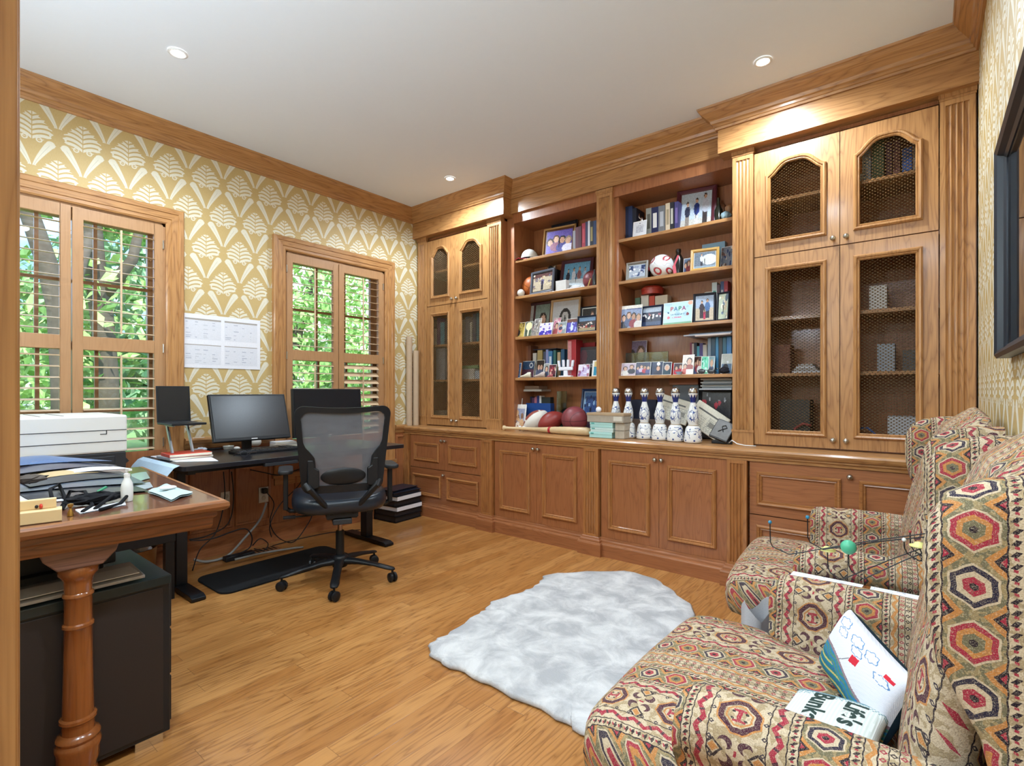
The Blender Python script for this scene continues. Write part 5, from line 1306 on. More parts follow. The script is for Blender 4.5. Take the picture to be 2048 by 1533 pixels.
def shoe(u, Y, z, label, mat, s=1.0):
    x = loc_px(u, Y); P = []
    for i, (t_, wd, hh) in enumerate(((0, .010, .012), (.06, .018, .020), (.25, .021, .022), (.5, .019, .034), (.7, .018, .046), (.92, .017, .048), (1, .008, .040))):
        P.append([(x-.055*s+.11*s*t_, Y+wd*s*math.cos(2*PI*k/14), z+.002+max(0, hh*s*.5*(1+math.sin(2*PI*k/14)))) for k in range(14)])
    o = MB().grid(P, closedv=True).build('baby_shoe', mat, smooth=True); tag(o, label, 'shoe'); return o
shoe(1052, 3.635, S2, 'cream baby shoe on the fourth shelf of the left bay', plain('shoe_cream', 'D9D2BE', .6)); shoe(1080, 3.635, S2, 'grey and pink baby shoe beside the cream one', plain('shoe_pink', 'B9A8A0', .6, vary=.4, scale=60), 1.0)
shoe(1100, 3.615, S2, 'tiny red and white baby shoe beside the hand ornament', plain('shoe_red', 'A8585A', .6, vary=.4, scale=70), .55)
t = thing('hand_ornament', 'white four fingered wooden ornament standing in front of the blue books', 'ornament', (loc_px(1132, 3.65), 3.65, S2)); x = loc_px(1131, 3.65); WH = plain('ornament_white', 'E4E4EC', .5)
MB().box(x-.07, x+.07, 3.645, 3.662, S2+.055, S2+.085).box(x-.02, x+.02, 3.645, 3.662, S2+.001, S2+.055).build('body', WH, t, bev=.006)
for k, (dx, h_) in enumerate(((-.062, .14), (-.020, .145), (.022, .145), (.064, .14))): MB().prism([(x+dx-.010, S2+.085), (x+dx+.010, S2+.085), (x+dx+.010+.006*(k-1.5), S2+h_), (x+dx-.010+.006*(k-1.5), S2+h_)], 3.645, 3.662, 'y').build('finger', WH, t, bev=.003)
MB().box(x-.06, x+.06, 3.635, 3.68, S2+.001, S2+.012).build('base', WH, t, bev=.003)
# ------------------------------------------------------------ counter, left bay
photo_card(1019, 1040, 797, S1, 3.66, 'white greeting card with a rainbow behind the dog photo', Art(26, 40, 'DAD8D4', 30).ell(.5, .78, .3, .12, 'B84048').ell(.5, .74, .2, .09, '5A70B0').ell(.5, .70, .12, .06, 'DAD8D4'), 8, 0, 'greeting card', 'greeting_card')
photo_card(1019, 1048, 809, S1, 3.60, 'photo of tan and white dogs leaning behind the baseball bat', Art(30, 44, 'D8D4CE', 31).rect(.05, .05, .95, .85, '8A8EA4').blot(['B88860', 'E0D0C0', '7A5840', 'C8A078'], 26, .07, .15, .05, .7), 10, 4)
pbox('storage_box', 'bright blue box behind the white and brown football', 'box', 1044, 1101, 807, S1, 3.76, .06, '1E4C96')
books([(1050, 1058, 784, '7E6A58', 'taupe book'), (1058, 1064, 794, '1E2438', 'navy book'), (1064, 1069, 796, '5A3A5A', 'plum book'), (1069, 1074, 795, 'B8707A', 'pink book'), (1074, 1079, 792, '2A3A78', 'royal blue book'), (1079, 1083, 792, 'E0DCD4', 'white book'), (1083, 1101, 795, '2C302C', 'thick black album')], S1, 3.825, 'behind the bright blue box on the counter', 'books behind the blue box on the counter', .05)
zt = aY(1060, 784, 3.825).z
t = solid('book', 'large pale hardback lying on the books behind the blue box', 'book', MB().box(loc_px(1038, 3.72), loc_px(1083, 3.72), 3.72, 3.87, zt+.003, zt+.022), plain('cover_pale', 'A9A296', .6), bev=.001)
t = solid('book', 'brown hardback topping the small pile behind the blue box', 'book', MB().box(loc_px(1041, 3.74), loc_px(1078, 3.74), 3.74, 3.87, zt+.024, zt+.052), plain('cover_brownb', '8A7260', .6), bev=.001)
plaque(1112, 1131, 783, S1, 3.76, 'tall clear glass plaque behind the footballs', GL, 2)
t = thing('glass_disc', 'round blue tinted glass award behind the maroon basketball', 'award', (loc_px(1134, 3.73), 3.73, S1))
MB().lathe([(.001, 3.725), (.088, 3.725), (.092, 3.730), (.088, 3.735), (.001, 3.735)], (loc_px(1134, 3.73), 0, S1+.105), 40, 'y').build('disc', glassy('blue_glass', '88B8D0', .03, .15), t, smooth='auto'); MB().box(loc_px(1126, 3.73), loc_px(1142, 3.73), 3.71, 3.75, S1+.001, S1+.014).build('base', BLACK, t)
photo_frame(1158, 1196, 779, S1, 3.80, 'dark blue frame with a mounted blue picture beside the pilaster', '1C3560', Art(34, 36, '4E7AB0', 33).rect(.1, .45, .9, .9, '2A4C88').blot(['1E2E58', '8AB0D8'], 14, .04, .09, .45, .9).rect(0, 0, 1, .2, '5A4A60'), .020, 10, 0, .010, '9AB0C8')
def football(name, label, u, v, Y, mat, rot, L=.135, r=.082): return sphere(name, label, 'ball', (loc_px(u, Y), Y, S1+r+.012), r, mat, rot, tip=L/r)
def m_fb(name, two):
    m, nt = new_mat(name); b = bsdf(nt, .4, 0, .5); x, y, z = coords()
    if two: f = mx(mn(y*.8+z*.3 < .012, 1.0), soft(ab(ab(x)-.075)-.007, .002)); setc(b.inputs['Base Color'], mixc(f, lin('8A4438'), lin('D6CFC4')))
    else: setc(b.inputs['Base Color'], mixc(soft(mn(ab(z+.0*x), ab(y))-.0012, .001), lin('86302A'), lin('5A1C1A')))
    bump(b, noise(vec(x*500.0, y*500.0, z*500.0), 1, 1), .25, .001); return m
o = football('football', 'white and brown signed football on the counter behind the bat', 1071, 836, 3.62, m_fb('football_two_tone', True), (.5, -.62, .75), .125, .078)
lc_ = MB()
for k in range(5): lc_.box(-.03+.015*k, -.026+.015*k, .060, .078, .030, .046)
o2 = football('football', 'red leather football between the two tone one and the basketball', 1102, 838, 3.60, m_fb('football_red', False), (.2, -.45, .85), .122, .078)
sphere('basketball', 'maroon basketball on the counter beside the stacked aqua boxes', 'ball', (loc_px(1149, 3.60), 3.60, S1+.112), .108, BKR, (.1, .05, -.35))
# bat
a, b = Vector((loc_px(1007, 3.47), 3.47, S1+.022)), Vector((loc_px(1181, 3.44), 3.44, S1+.034))
t = thing('baseball_bat', 'natural wood baseball bat lying along the counter in front of the balls', 'bat', tuple(a))
d = (b-a); N = 14; pr = [(0, .006), (.004, .022), (.018, .022), (.025, .013), (.15, .0125), (.38, .015), (.52, .021), (.62, .028), (.78, .0325), (.96, .033), (.99, .028), (1.0, .010)]
MB().tube([tuple(a+d*s_) for s_, r_ in pr], [r_ for s_, r_ in pr], 20).build('barrel', plain('bat_ash', 'CDB187', .35, coat=.3, vary=.15, scale=12), t, smooth=True)
MB().tube([tuple(a+d*.56), tuple(a+d*.585)], [.0262, .0278], 20).build('grip_ring', plain('bat_red', 'A82A30', .5), t)
MB().prism([(a.x+d.x*.625+.042*math.cos(k/18*2*PI), a.z+.009+.017*math.sin(k/18*2*PI)) for k in range(18)], a.y-.0345, a.y-.0315, 'y').build('emblem', plain('bat_emblem', 'C8B89C', .5), t)
o = text('202', .024, plain('print_black', '1C1C20', .6), Matrix.Translation((a.x+d.x*.625, a.y-.0348, a.z+.009)) @ Matrix.Rotation(R(90), 4, 'X'), t)
for k, (u, yy) in enumerate(((1040, 3.545), (1052, 3.56), (1047, 3.525))): baseball(u, 0, yy, S1, ['white ball beside the dog photo behind the bat handle', 'white ball touching the two tone football', 'small white ball just behind the bat handle'][k], .021)
# aqua boxes
AQ = plain('aqua_card', 'A9D3CE', .6, vary=.03); AQ2 = plain('aqua_card_pale', 'C4DAD6', .6, vary=.03)
x0, x1 = loc_px(1180, 3.36), loc_px(1225, 3.36); z = S1+.001
for k, (h_, mm, dx, lb) in enumerate(((.042, AQ, -.006, 'aqua gift box at the bottom of the stack beside the bat'), (.033, AQ2, .004, 'pale aqua gift box in the middle of the stack'), (.040, AQ, .0, 'aqua gift box directly under the long grey box'))):
    t = thing('gift_box', lb, 'box', ((x0+x1)/2, 3.36, z), group='aqua gift boxes stacked on the counter')
    MB().box(x0+dx, x1+dx, 3.36, 3.46, z, z+h_*.55).build('base', mm, t, bev=.002); MB().box(x0+dx-.002, x1+dx+.002, 3.358, 3.462, z+h_*.55, z+h_-.001).build('lid', mm, t, bev=.002)
    MB().box(x0+dx+.012, x0+dx+.038, 3.3572, 3.3582, z+h_*.62, z+h_*.85).build('mark', plain('aqua_mark', '4E9E98', .5), t); z += h_
KB = plain('grey_box', 'A39787', .7, vary=.15, scale=40)
zz_ = z
z2 = S1+.001
for k in range(2):
    t = thing('cardboard_box', ['beige keepsake box at the back of the aqua stack, lower one', 'beige keepsake box at the back of the aqua stack, upper one'][k], 'box', (x1+.05, 3.4, z2), group='beige boxes beside the aqua stack')
    MB().box(x1+.012, x1+.085, 3.375, 3.50, z2, z2+.055).build('body', plain('beige_box', 'B0A594', .7, vary=.25, scale=30), t, bev=.002); z2 += .0575
t = thing('cardboard_box', 'long grey brown lidded box lying on top of the aqua boxes', 'box', ((x0+x1)/2, 3.38, zz_))
MB().box(x0-.02, x1+.09, 3.352, 3.47, zz_, zz_+.055).build('body', KB, t, bev=.002); MB().box(x0-.024, x1+.094, 3.349, 3.473, zz_+.05, zz_+.068).build('lid', plain('box_lid', 'A98F70', .7), t, bev=.002)
MB().box(x1+.012, x1+.08, 3.3505, 3.3520, zz_+.012, zz_+.045).build('label', plain('box_label', 'C9C2B4', .7), t)
sphere('golf_ball', 'white ball resting on the grey brown lidded box', 'ball', (x0+.045, 3.41, zz_+.068+.022), .021, WH)
# ------------------------------------------------------------ right bay, top shelf
books([(1249, 1257, 414, '1C2846', 'dark blue book leaning left'), (1257, 1265, 413, '24345C', 'blue book with shiny spine'), (1265, 1273, 417, '181C2C', 'black book')], S5, 3.72, 'on the right bay top shelf', 'books at the left end of the right bay top shelf')
photo_card(1265, 1292, 441, S5, 3.63, 'white printed card on the top shelf of the right bay', Art(28, 30, 'D4D4DA', 40, .02).lines(.2, .8, [.3, .4, .5, .6, .7], '9A9AA6', .02).rect(.45, .82, .55, .9, '3A3A48'), 8, 0, 'card', 'printed_card')
t = thing('trophy', 'small silver figure trophy behind the white printed card', 'trophy', (loc_px(1283, 3.70), 3.70, S5)); x = loc_px(1283, 3.70)
MB().box(x-.025, x+.025, 3.68, 3.72, S5+.001, S5+.10).build('base', BLACK, t, bev=.002); MB().tube([(x, 3.70, S5+.10), (x, 3.70, S5+.13), (x+.004, 3.70, S5+.155), (x, 3.70, S5+.168)], [.010, .014, .012, .008], 10).tube([(x, 3.70, S5+.15), (x-.02, 3.70, S5+.17), (x-.018, 3.70, S5+.20)], .005, 8).build('figure', SILVER, t, smooth=True)
tb = [(1292, 1303, 417, '8C8C86', 'grey book', '55554F'), (1303, 1317, 415, '21244A', 'thick navy book with white lettering', 'D8D4D0'), (1317, 1330, 412, '6C6E72', 'thick grey book', 'A8AAB0'), (1331, 1340, 407, 'C8B59C', 'cream book', '9A8A70'), (1340, 1348, 405, '24242C', 'black book with pale lettering', 'B8B4A8'), (1349, 1357, 404, '403A68', 'violet book', '6A5A90')]
books(tb, S5, 3.70, 'beside the maroon frame', 'lettered books beside the large maroon frame')
for (a, b, vt, txt, yy) in ((1303, 1317, 415, 'SUMMER', 3.70), (1317, 1330, 412, 'WATERS', 3.70)): pass
photo_frame(1352, 1430, 371, S5, 3.74, 'large maroon frame with a photo of three people standing outdoors', '54242E', Art(46, 38, 'B4C0CC', 41).rect(0, 0, 1, .22, 'C0BCB4').person(.22, .02, .72, '34384C', '8A8078').person(.52, .04, .78, '2A3A78', 'C8C4C0').person(.80, .05, .88, 'B8BCC8', '3A3434'), .034, 13, 8)
lathe_thing('bottle', 'dark wine bottle with yellow label behind the maroon frame', 'bottle', 1437, 3.78, S5, [(.001, 0), (.030, 0), (.031, .12), (.011, .16), (.011, .21), (.001, .21)], plain('wine_glass', '20241C', .15, coat=.5))
for k, (u, h_, yy) in enumerate(((1446, .17, 3.80), (1458, .13, 3.72))):
    lathe_thing('wooden_figure', ['taller round headed brown wooden figure at the end of the top shelf', 'shorter tan wooden figure beside the tall cabinet pilaster'][k], 'figurine', u, yy, S5, [(.001, 0), (.028, 0), (.030, h_*.35), (.016, h_*.55), (.026, h_*.72), (.026, h_*.85), (.012, h_*.97), (.001, h_)], plain(['fig_brown', 'fig_tan'][k], ['5E3A24', '946A48'][k], .45))
o = crumple('stuffed_toy', (loc_px(1450, 3.64), 3.655, S5+.032), .031, fabric('toy_blue', '8AA0A8'), 12, sq_=(1.2, .9, 1)); tag(o, 'small pale blue soft toy under the wooden figures', 'toy')
# second shelf, right bay
photo_frame(1253, 1295, 524, S4, 3.64, 'silver grey frame with a rounded photo of a blue and white team', '8E8A84', Art(40, 32, 'AEB6C4', 42).rect(0, .55, .25, .95, '24365E').rect(.75, .6, 1, .95, '24365E').blot(['E4E4E8', '3A4870', '8A94B0'], 26, .04, .09, .1, .85), .014, 7, 4, .008, '9A968E')
t = thing('sports_hat', 'red cap lying behind the silver grey team frame', 'cap', (loc_px(1280, 3.76), 3.76, S4)); x = loc_px(1280, 3.76)
MB().grid([[(x+.085*math.cos(PI/2*i/7)*math.cos(2*PI*k/20), 3.77+.075*math.cos(PI/2*i/7)*math.sin(2*PI*k/20), S4+.08+.065*math.sin(PI/2*i/7)) for k in range(20)] for i in range(8)], closedv=True).build('crown', fabric('cap_red2', 'A02E30'), t, smooth=True)
MB().box(x-.06, x+.06, 3.72, 3.82, S4+.001, S4+.082).build('stand', BLACK, t)
def m_soccer():
    m, nt = new_mat('soccer_ball'); b = bsdf(nt, .35, 0, .5); x, y, z = coords(); c = lin('DEDCDC')
    for (px_, pz_, an) in ((.035, .045, .6), (-.03, -.045, 2.5), (-.07, .05, 1.1), (.06, -.05, -.4)):
        dx, dz = (x-px_)*math.cos(an)+(z-pz_)*math.sin(an), (z-pz_)*math.cos(an)-(x-px_)*math.sin(an)
        d = sq(dx*dx+dz*dz*2.6*(1.0+dx*8.0)); c = mixc(mn(mn(d > .019, d < .031), y < .02), c, lin('B0303C')); c = mixc(mn(d > .031, d < .034), c, lin('8A8074'))
    c = mixc(mn(ab(noise(vec(x*12.0, y*12.0, z*12.0), 1, 1)-.5) < .004, 1.0), c, lin('9A98A0')); setc(b.inputs['Base Color'], c); return m
sphere('soccer_ball', 'white soccer ball with red swirls on the second shelf of the right bay', 'ball', (loc_px(1324, 3.70), 3.695, S4+.088), .087, m_soccer(), (0, 0, .4))
lathe_thing('bottle', 'black bottle with a cream bow beside the soccer ball', 'bottle', 1357, 3.74, S4, [(.001, 0), (.034, 0), (.036, .13), (.016, .17), (.020, .19), (.018, .205), (.001, .205)], plain('black_glass', '1E1A18', .2, coat=.4))
solid('ribbon', 'red and white ribbon hanging over the shelf edge by the soccer ball', 'ribbon', MB().bar((loc_px(1347, 3.62), 3.62, S4+.05), (loc_px(1357, 3.62), 3.62, S4+.13), .014, .003, (0, 1, 0)).bar((loc_px(1350, 3.61), 3.61, S4+.003), (loc_px(1348, 3.62), 3.62, S4+.06), .022, .003, (0, 1, 0)), fabric('ribbon_red', 'C8606C'))
photo_card(1366, 1381, 516, S4, 3.70, 'small blue grey photo behind the gold frame', busts(44, 2, '5A6478', w_=20, h_=24), 8)
photo_frame(1382, 1437, 497, S4, 3.66, 'gold wood frame with a grey mounted photo of a skier', 'BE9450', Art(40, 26, '6A7480', 45).ell(.7, .5, .35, .35, 'C8CCCE').person(.35, .1, .8, 'C8C8CC', '3A3A44').rect(0, 0, 1, .12, '8A9AA8'), .020, 10, 10, .004)
pbox('storage_box', 'long pale blue box at the back behind the gold frame', 'box', 1404, 1450, 486, S4, 3.82, .05, '8FB4CC')
photo_card(1440, 1464, 492, S4, 3.72, 'photo of a crowd in brown and blue against the tall cabinet', Art(24, 36, '6E7480', 46).blot(['A88870', '24365E', 'C8B8A8', '5A4038'], 26, .05, .11), 8, -6)
# third shelf, right bay
pbox('keepsake_box', 'cream box with a dot on the third shelf of the right bay', 'box', 1282, 1297, 591, S3, 3.76, .06, 'CFC6B8'); pbox('keepsake_box', 'orange patterned box between the two cream boxes', 'box', 1298, 1309, 592, S3, 3.76, .06, 'B8442E')
pbox('keepsake_box', 'wider cream wrapped box under the red tin', 'box', 1310, 1335, 591, S3, 3.76, .08, 'C4B49C')
zt = max(aY(1290, 591, 3.76).z, aY(1322, 591, 3.76).z)+.003; x = loc_px(1304, 3.79)
t = thing('round_tin', 'round red and gold patterned tin on top of the cream boxes', 'tin', (x, 3.80, zt)); RT = plain('tin_red', 'A8392C', .35, vary=.5, scale=55)
MB().lathe([(.001, zt), (.082, zt), (.084, zt+.03)], (x, 3.795, 0), 32).build('body', RT, t, smooth='auto'); MB().lathe([(.086, zt+.028), (.086, zt+.045), (.070, zt+.060), (.001, zt+.064)], (x, 3.795, 0), 32).build('lid', RT, t, smooth='auto')
pbox('keepsake_box', 'small green box at the back of the third shelf', 'box', 1270, 1280, 596, S3, 3.78, .04, '55705A')
lathe_thing('perfume_bottle', 'slim silver bottle beside the red bowl', 'bottle', 1358, 3.80, S3, [(.001, 0), (.010, 0), (.011, .12), (.005, .13), (.006, .185), (.001, .19)], SILVER)
lathe_thing('bowl', 'glossy red bowl behind the crayoned papa card', 'bowl', 1372, 3.82, S3, [(.001, .10), (.02, .10), (.045, .16), (.043, .16), (.018, .105), (.001, .105)], plain('bowl_red', 'B02430', .15, coat=.6))
pbox('storage_box', 'grey riser box under the red bowl', 'box', 1358, 1384, 612, S3, 3.795, .05, '5A5048')
photo_card(1241, 1282, 610, S3, 3.64, 'white bordered photo of a laughing family on the third shelf', busts(47, 4, '8A98B8', w_=40, h_=30, y=.5, r=.15).rect(0, .88, 1, 1, 'E4DED4').rect(.25, .84, 1, .88, '24346E'), 8, 3)
photo_frame(1281, 1325, 612, S3, 3.68, 'navy frame with a photo of rowers in white shirts', '1E2C48', Art(40, 34, '20243A', 48).rect(0, .75, 1, 1, 'A8B4C4').blot(['F0ECEC', 'E4E0E0'], 12, .04, .07, .4, .6).blot(['C06068', 'C8A088'], 8, .02, .04, .55, .68).rect(0, 0, 1, .2, '3A4868'), .012, 8, -3)
photo_card(1348, 1366, 604, S3, 3.72, 'plain pale envelope behind the papa card', Art(20, 20, 'D8D8D4', 49), 8, 0, 'envelope', 'envelope')
pc = photo_card(1325, 1384, 603, S3, 3.64, 'pale blue handmade card lettered PAPA with flowers and grass', Art(52, 36, 'B8D4E0', 50, .015).rect(0, 0, 1, .09, '7AA88A').blot(['C8E0EA', 'A8C8DC'], 8, .08, .16, .3, 1).ell(.18, .32, .05, .06, 'D06A78').ell(.85, .42, .05, .07, '8A4048').ell(.93, .92, .08, .10, 'E0A890').ell(.84, .78, .05, .05, 'A8C8DC').ell(.17, .55, .03, .04, '3A5A7A').lines(.25, .75, [.42, .47], '6A8AA0', .012).lines(.3, .65, [.30], 'D06A8A', .02), 8, -2, 'card', 'handmade_card')
for k, (ch, cc) in enumerate((('P', 'C04050'), ('A', '4A7AA0'), ('P', '2E8A5A'), ('A', 'A03A70'))):
    text(ch, .045, plain('crayon_'+cc, cc, .8), Matrix.Translation((-.045+.03*k, -.0016, .115)) @ Matrix.Rotation(R(90), 4, 'X'), pc)
t1 = photo_frame(1387, 1431, 587, S3, 3.68, 'black frame with a couple seen from behind on a beach', '1A1E2A', Art(34, 44, 'A8B8D0', 51).rect(0, 0, 1, .5, 'C4B49C').person(.35, .08, .72, '3A2E38', '3A2E38', hair='2A2020').person(.66, .08, .78, '4A6A9A', '30343E').person(.5, .05, .36, 'C03A58', 'C03A58'), .016, 5, 8)
t1 = photo_frame(1432, 1460, 585, S3, 3.655, 'black folding frame wing with a sunny family snapshot beside the beach couple', '1A1E2A', Art(24, 44, 'B8C0A8', 52).blot(['4A5A68', 'E4E0CC', '6A7A90', 'C8B898'], 20, .06, .14), .012, 5, -12)
books([(1424, 1434, 561, 'CFD8D6', 'white book with teal lettering', '5A9A90'), (1434, 1440, 570, '5A3A44', 'dark plum book'), (1441, 1448, 561, '3E4E78', 'blue book with pictures', 'B8B0A8'), (1448, 1456, 563, 'A2303A', 'red book', 'C8606A')], S3, 3.80, 'behind the black folding frame', 'books behind the black folding frame', .06)
lathe_thing('mug', 'cream mug lifted on the books by the beach photo', 'mug', 1418, 3.84, S3, [(.001, .17), (.028, .17), (.032, .24), (.029, .24), (.025, .175), (.001, .175)], plain('mug_cream', 'DDD5C4', .4)); pbox('storage_box', 'dark riser box under the cream mug', 'box', 1407, 1423, 598, S3, 3.815, .05, '3A3230')
# fourth shelf, right bay
photo_card(1250, 1290, 681, S2, 3.80, 'pink toned photo of two smiling people propped above the glass blocks', busts(53, 2, '7A6A80', ('C84A60', 'A86A78'), 34, 30, .55, .22), 8, 3, dz=.0)
for k, (a, b, vt, lb) in enumerate(((1247, 1297, 706, 'green tinted glass block with etched figures at the left end'), (1297, 1336, 704, 'clear glass block beside the green tinted one'))): plaque(a, b, vt, S2, 3.72, lb, GL, 0, name='glass_block')
for (a, b, vt, lb, art, yw, yy) in ((1242, 1270, 726, 'photo of a dark haired couple at the left end of the fourth shelf', busts(54, 2, 'B8A8B8', w_=30), 3, 3.64), (1270, 1300, 724, 'red and navy photo of seated friends', busts(55, 4, '2A2C48', ('B03A48', '4A4A78', 'C8B8D0'), 34, 26, .6, .13), 0, 3.65),
        (1300, 1326, 723, 'dark photo of a person in a white cap', Art(30, 26, '202C48', 56).bust(.6, .5, .2, shirt='20243A').ell(.6, .85, .14, .14, 'E4E4EC'), 0, 3.66), (1324, 1342, 724, 'photo of a grey haired person smiling', Art(22, 26, '2A3448', 57).bust(.5, .55, .24, hair='B8B0A8', shirt='1E3A48'), 0, 3.64),
        (1346, 1366, 726, 'photo of people in red shirts', busts(58, 2, '3A2A34', ('B82A3A', 'A83040'), 24, 24), 0, 3.66), (1362, 1386, 709, 'tilted photo of a bearded person holding a baby', Art(26, 36, 'D4C8BC', 59).bust(.62, .66, .17, hair='241C1A', shirt='8A4038').bust(.25, .4, .12, shirt='B85A50').rect(.4, 0, 1, .25, 'E0DCD8'), -6, 3.63),
        (1386, 1401, 712, 'brown photo of a campfire group', busts(60, 3, '4A2E28', w_=22, h_=24), 0, 3.67), (1401, 1416, 712, 'bright green garden photo', Art(20, 24, '6AC0A0', 61).blot(['A8E8D0', '3A8A6A', 'D8F0E0'], 16), 0, 3.65), (1416, 1428, 712, 'pale portrait beside the bright green garden photo', Art(18, 26, '8AA8B0', 62).bust(.5, .6, .2, hair='A88868'), 0, 3.66),
        (1441, 1463, 707, 'beach photo with a dark dog at the right end of the fourth shelf', Art(26, 34, 'B8BCB4', 63).rect(0, 0, 1, .5, '5A7088').ell(.4, .25, .3, .25, '1C1C24').ell(.6, .6, .1, .06, 'E4E8EC'), 0, 3.66)):
    photo_card(a, b, vt, S2, yy, lb, art, 12, yw)
books([(1380, 1384, 686, '7E2A3E', 'crimson book'), (1384, 1388, 688, 'B8A8A0', 'narrow beige book'), (1388, 1394, 686, '1C2130', 'black book'), (1394, 1399, 693, '3E8CA0', 'turquoise book'), (1399, 1406, 687, '4C3E7A', 'purple book'), (1406, 1414, 690, 'CDC4B6', 'ivory book')], S2, 3.80, 'beside the ring binders', 'short books beside the blue ring binders', .06)
for k, (a, b, col, cn) in enumerate(((1415, 1422, '7E8A98', 'grey'), (1422, 1431, '1E4058', 'dark teal'), (1431, 1437, '3F86B4', 'bright blue'), (1437, 1445, '3A3A3E', 'charcoal'), (1445, 1453, '2A6078', 'petrol blue'), (1453, 1463, '3A78AE', 'wide blue'))):
    x0_, x1_ = loc_px(a, 3.73), loc_px(b, 3.73); t = thing('ring_binder', '%s ring binder, %s from the left under the pile of papers' % (cn, ORD[k]), 'binder', ((x0_+x1_)/2, 3.73, S2), group='ring binders on the fourth shelf of the right bay')
    zt = aY(1440, 674, 3.73).z; MB().box(x0_+.0005, x1_-.0005, 3.73, 3.87, S2+.001, zt).build('cover', plain('binder_'+col, col, .4), t, bev=.002); MB().lathe([(.004, 3.727), (.006, 3.7275), (.004, 3.731)], ((x0_+x1_)/2, 0, S2+.04), 12, 'y').build('finger_ring', SILVER, t)
zt = aY(1440, 674, 3.73).z+.002
for k, (a, b, col, lb) in enumerate(((1392, 1463, 'C8B4A8', 'pinkish folder at the bottom of the papers on the binders'), (1367, 1463, 'B8BCC8', 'long white paper pad jutting out over the books'), (1376, 1463, '46505C', 'dark grey folder topping the papers on the binders'))):
    solid('folder', lb, 'folder', MB().box(loc_px(a, 3.64), loc_px(b, 3.64), 3.62+.02*k, 3.86, zt+.009*k, zt+.008+.009*k), plain('folder_'+col, col, .5))
lathe_thing('mug', 'small red mug behind the photos of the fourth shelf', 'mug', 1350, 3.72, S2, [(.001, 0), (.026, 0), (.028, .085), (.025, .085), (.022, .005), (.001, .005)], plain('mug_red', 'B8202C', .3, coat=.3))
lathe_thing('bowl', 'tiny pale blue dish at the shelf edge in front of the photos', 'bowl', 1358, 3.61, S2, [(.001, 0), (.012, 0), (.026, .02), (.024, .02), (.001, .004)], plain('dish_blue', 'A8C0DC', .3))
t = thing('sunglasses', 'black sunglasses lying on the fourth shelf of the right bay', 'sunglasses', (loc_px(1415, 3.615), 3.615, S2)); x = loc_px(1412, 3.615)
for s in (-1, 1): MB().ell((x+s*.032, 3.62, S2+.020), .026, .006, .018, 14, 8).build('lens', GD, t, smooth=True)
MB().tube([(x-.06, 3.66, S2+.01), (x-.058, 3.622, S2+.026), (x, 3.618, S2+.028), (x+.058, 3.622, S2+.026), (x+.06, 3.66, S2+.01)], .0025, 6).build('frame', BLACK, t)
o = crumple('stuffed_toy', (loc_px(1448, 3.615), 3.625, S2+.024), .023, fabric('toy_black', '26242A'), 21, sq_=(1.5, .8, 1)); tag(o, 'small black and white soft toy at the right end of the fourth shelf', 'toy')
# ------------------------------------------------------------ counter, right bay: painted bottles
def m_bottle():
    m, nt = new_mat('painted_ceramic'); b = bsdf(nt, .14, 0, .5, .6, .05); x, y, z = coords(); a = X.op('ARCTAN2', x, y)
    n = noise(vec(x*26.0, y*26.0, z*26.0), 1, 1, .5, .6); sw = mn(ab(n-.5) < .022, mx(mn(z > .03, z < .10), mn(z > .14, z < .25)))
    f = sw; an = fr(a*(6/(2*PI))+.25)-.5
    f = mx(f, mn(sq(an*an*.0040+(z-.017)*(z-.017)) < .0065, 1.0))
    an2 = fr(a*(4/(2*PI))+.1)-.5; e = sq(an2*an2*.0035+(z-.185)*(z-.185)*.6); f = mx(f, mn(e > .0215, e < .0245)); f = mx(f, mn(e < .007, 1.0)*mn(n > .46, n < .56))
    tri = ab(fr(a*(8/(2*PI)))-.5)*2.0; f2 = mn(z > .268+.0, z < .300+tri*.024)
    setc(b.inputs['Base Color'], mixc(f2, mixc(f, lin('DEDDDA'), lin('3A4C84')), lin('1E2C6A'))); return m
CER = m_bottle(); BEI = plain('raw_clay', 'B8A792', .8)
def bottle(u, Y, label, first=[None]):
    p = (loc_px(u, Y), Y, S1)
    if first[0] is not None: return dup(first[0], p, (0, 0, u*.37), label)
    t = thing('painted_bottle', label, 'bottle', p, .3, 'blue and white painted bottles on the counter')
    MB().lathe([(.001, .001), (.052, .001), (.058, .006), (.059, .02), (.054, .06), (.047, .095), (.040, .108), (.030, .114), (.028, .118), (.033, .135), (.0375, .16), (.037, .185), (.031, .215), (.022, .245), (.0165, .268), (.019, .285), (.027, .318), (.031, .324), (.031, .327), (.001, .327)], (0, 0, 0), 32).build('body', CER, t, local=True, smooth=True)
    MB().lathe([(.031, .1135), (.0335, .116), (.030, .121)], (0, 0, 0), 28, cap=False).build('clay_ring', BEI, t, local=True, smooth=True)
    MB().lathe([(.001, .327), (.027, .327), (.030, .332), (.0305, .345), (.025, .360), (.012, .370), (.001, .372)], (0, 0, 0), 28).build('stopper', SILVER, t, local=True, smooth=True)
    first[0] = t; return t
for u, Y, lb in ((1232, 3.56, 'painted bottle half hidden behind the grey brown box'), (1257, 3.505, 'painted bottle touching the grey brown box, its foot visible'), (1289, 3.49, 'painted bottle, third in the row counted from the boxes'), (1320, 3.475, 'painted bottle, third in the row counted from the newspaper end'), (1351, 3.46, 'painted bottle just left of the one nearest the newspaper'), (1386, 3.44, 'painted bottle at the newspaper end of the row')): bottle(u, Y, lb)
def news(seed): return Art(60, 44, 'CFC8B6', seed, .04).lines(.06, .46, [.08+.05*k for k in range(10)], '8A857A', .012).lines(.54, .95, [.08+.05*k for k in range(12)], '8A857A', .012).rect(.1, .72, .85, .80, '4A4844').rect(.60, .30, .9, .5, '7A756C')
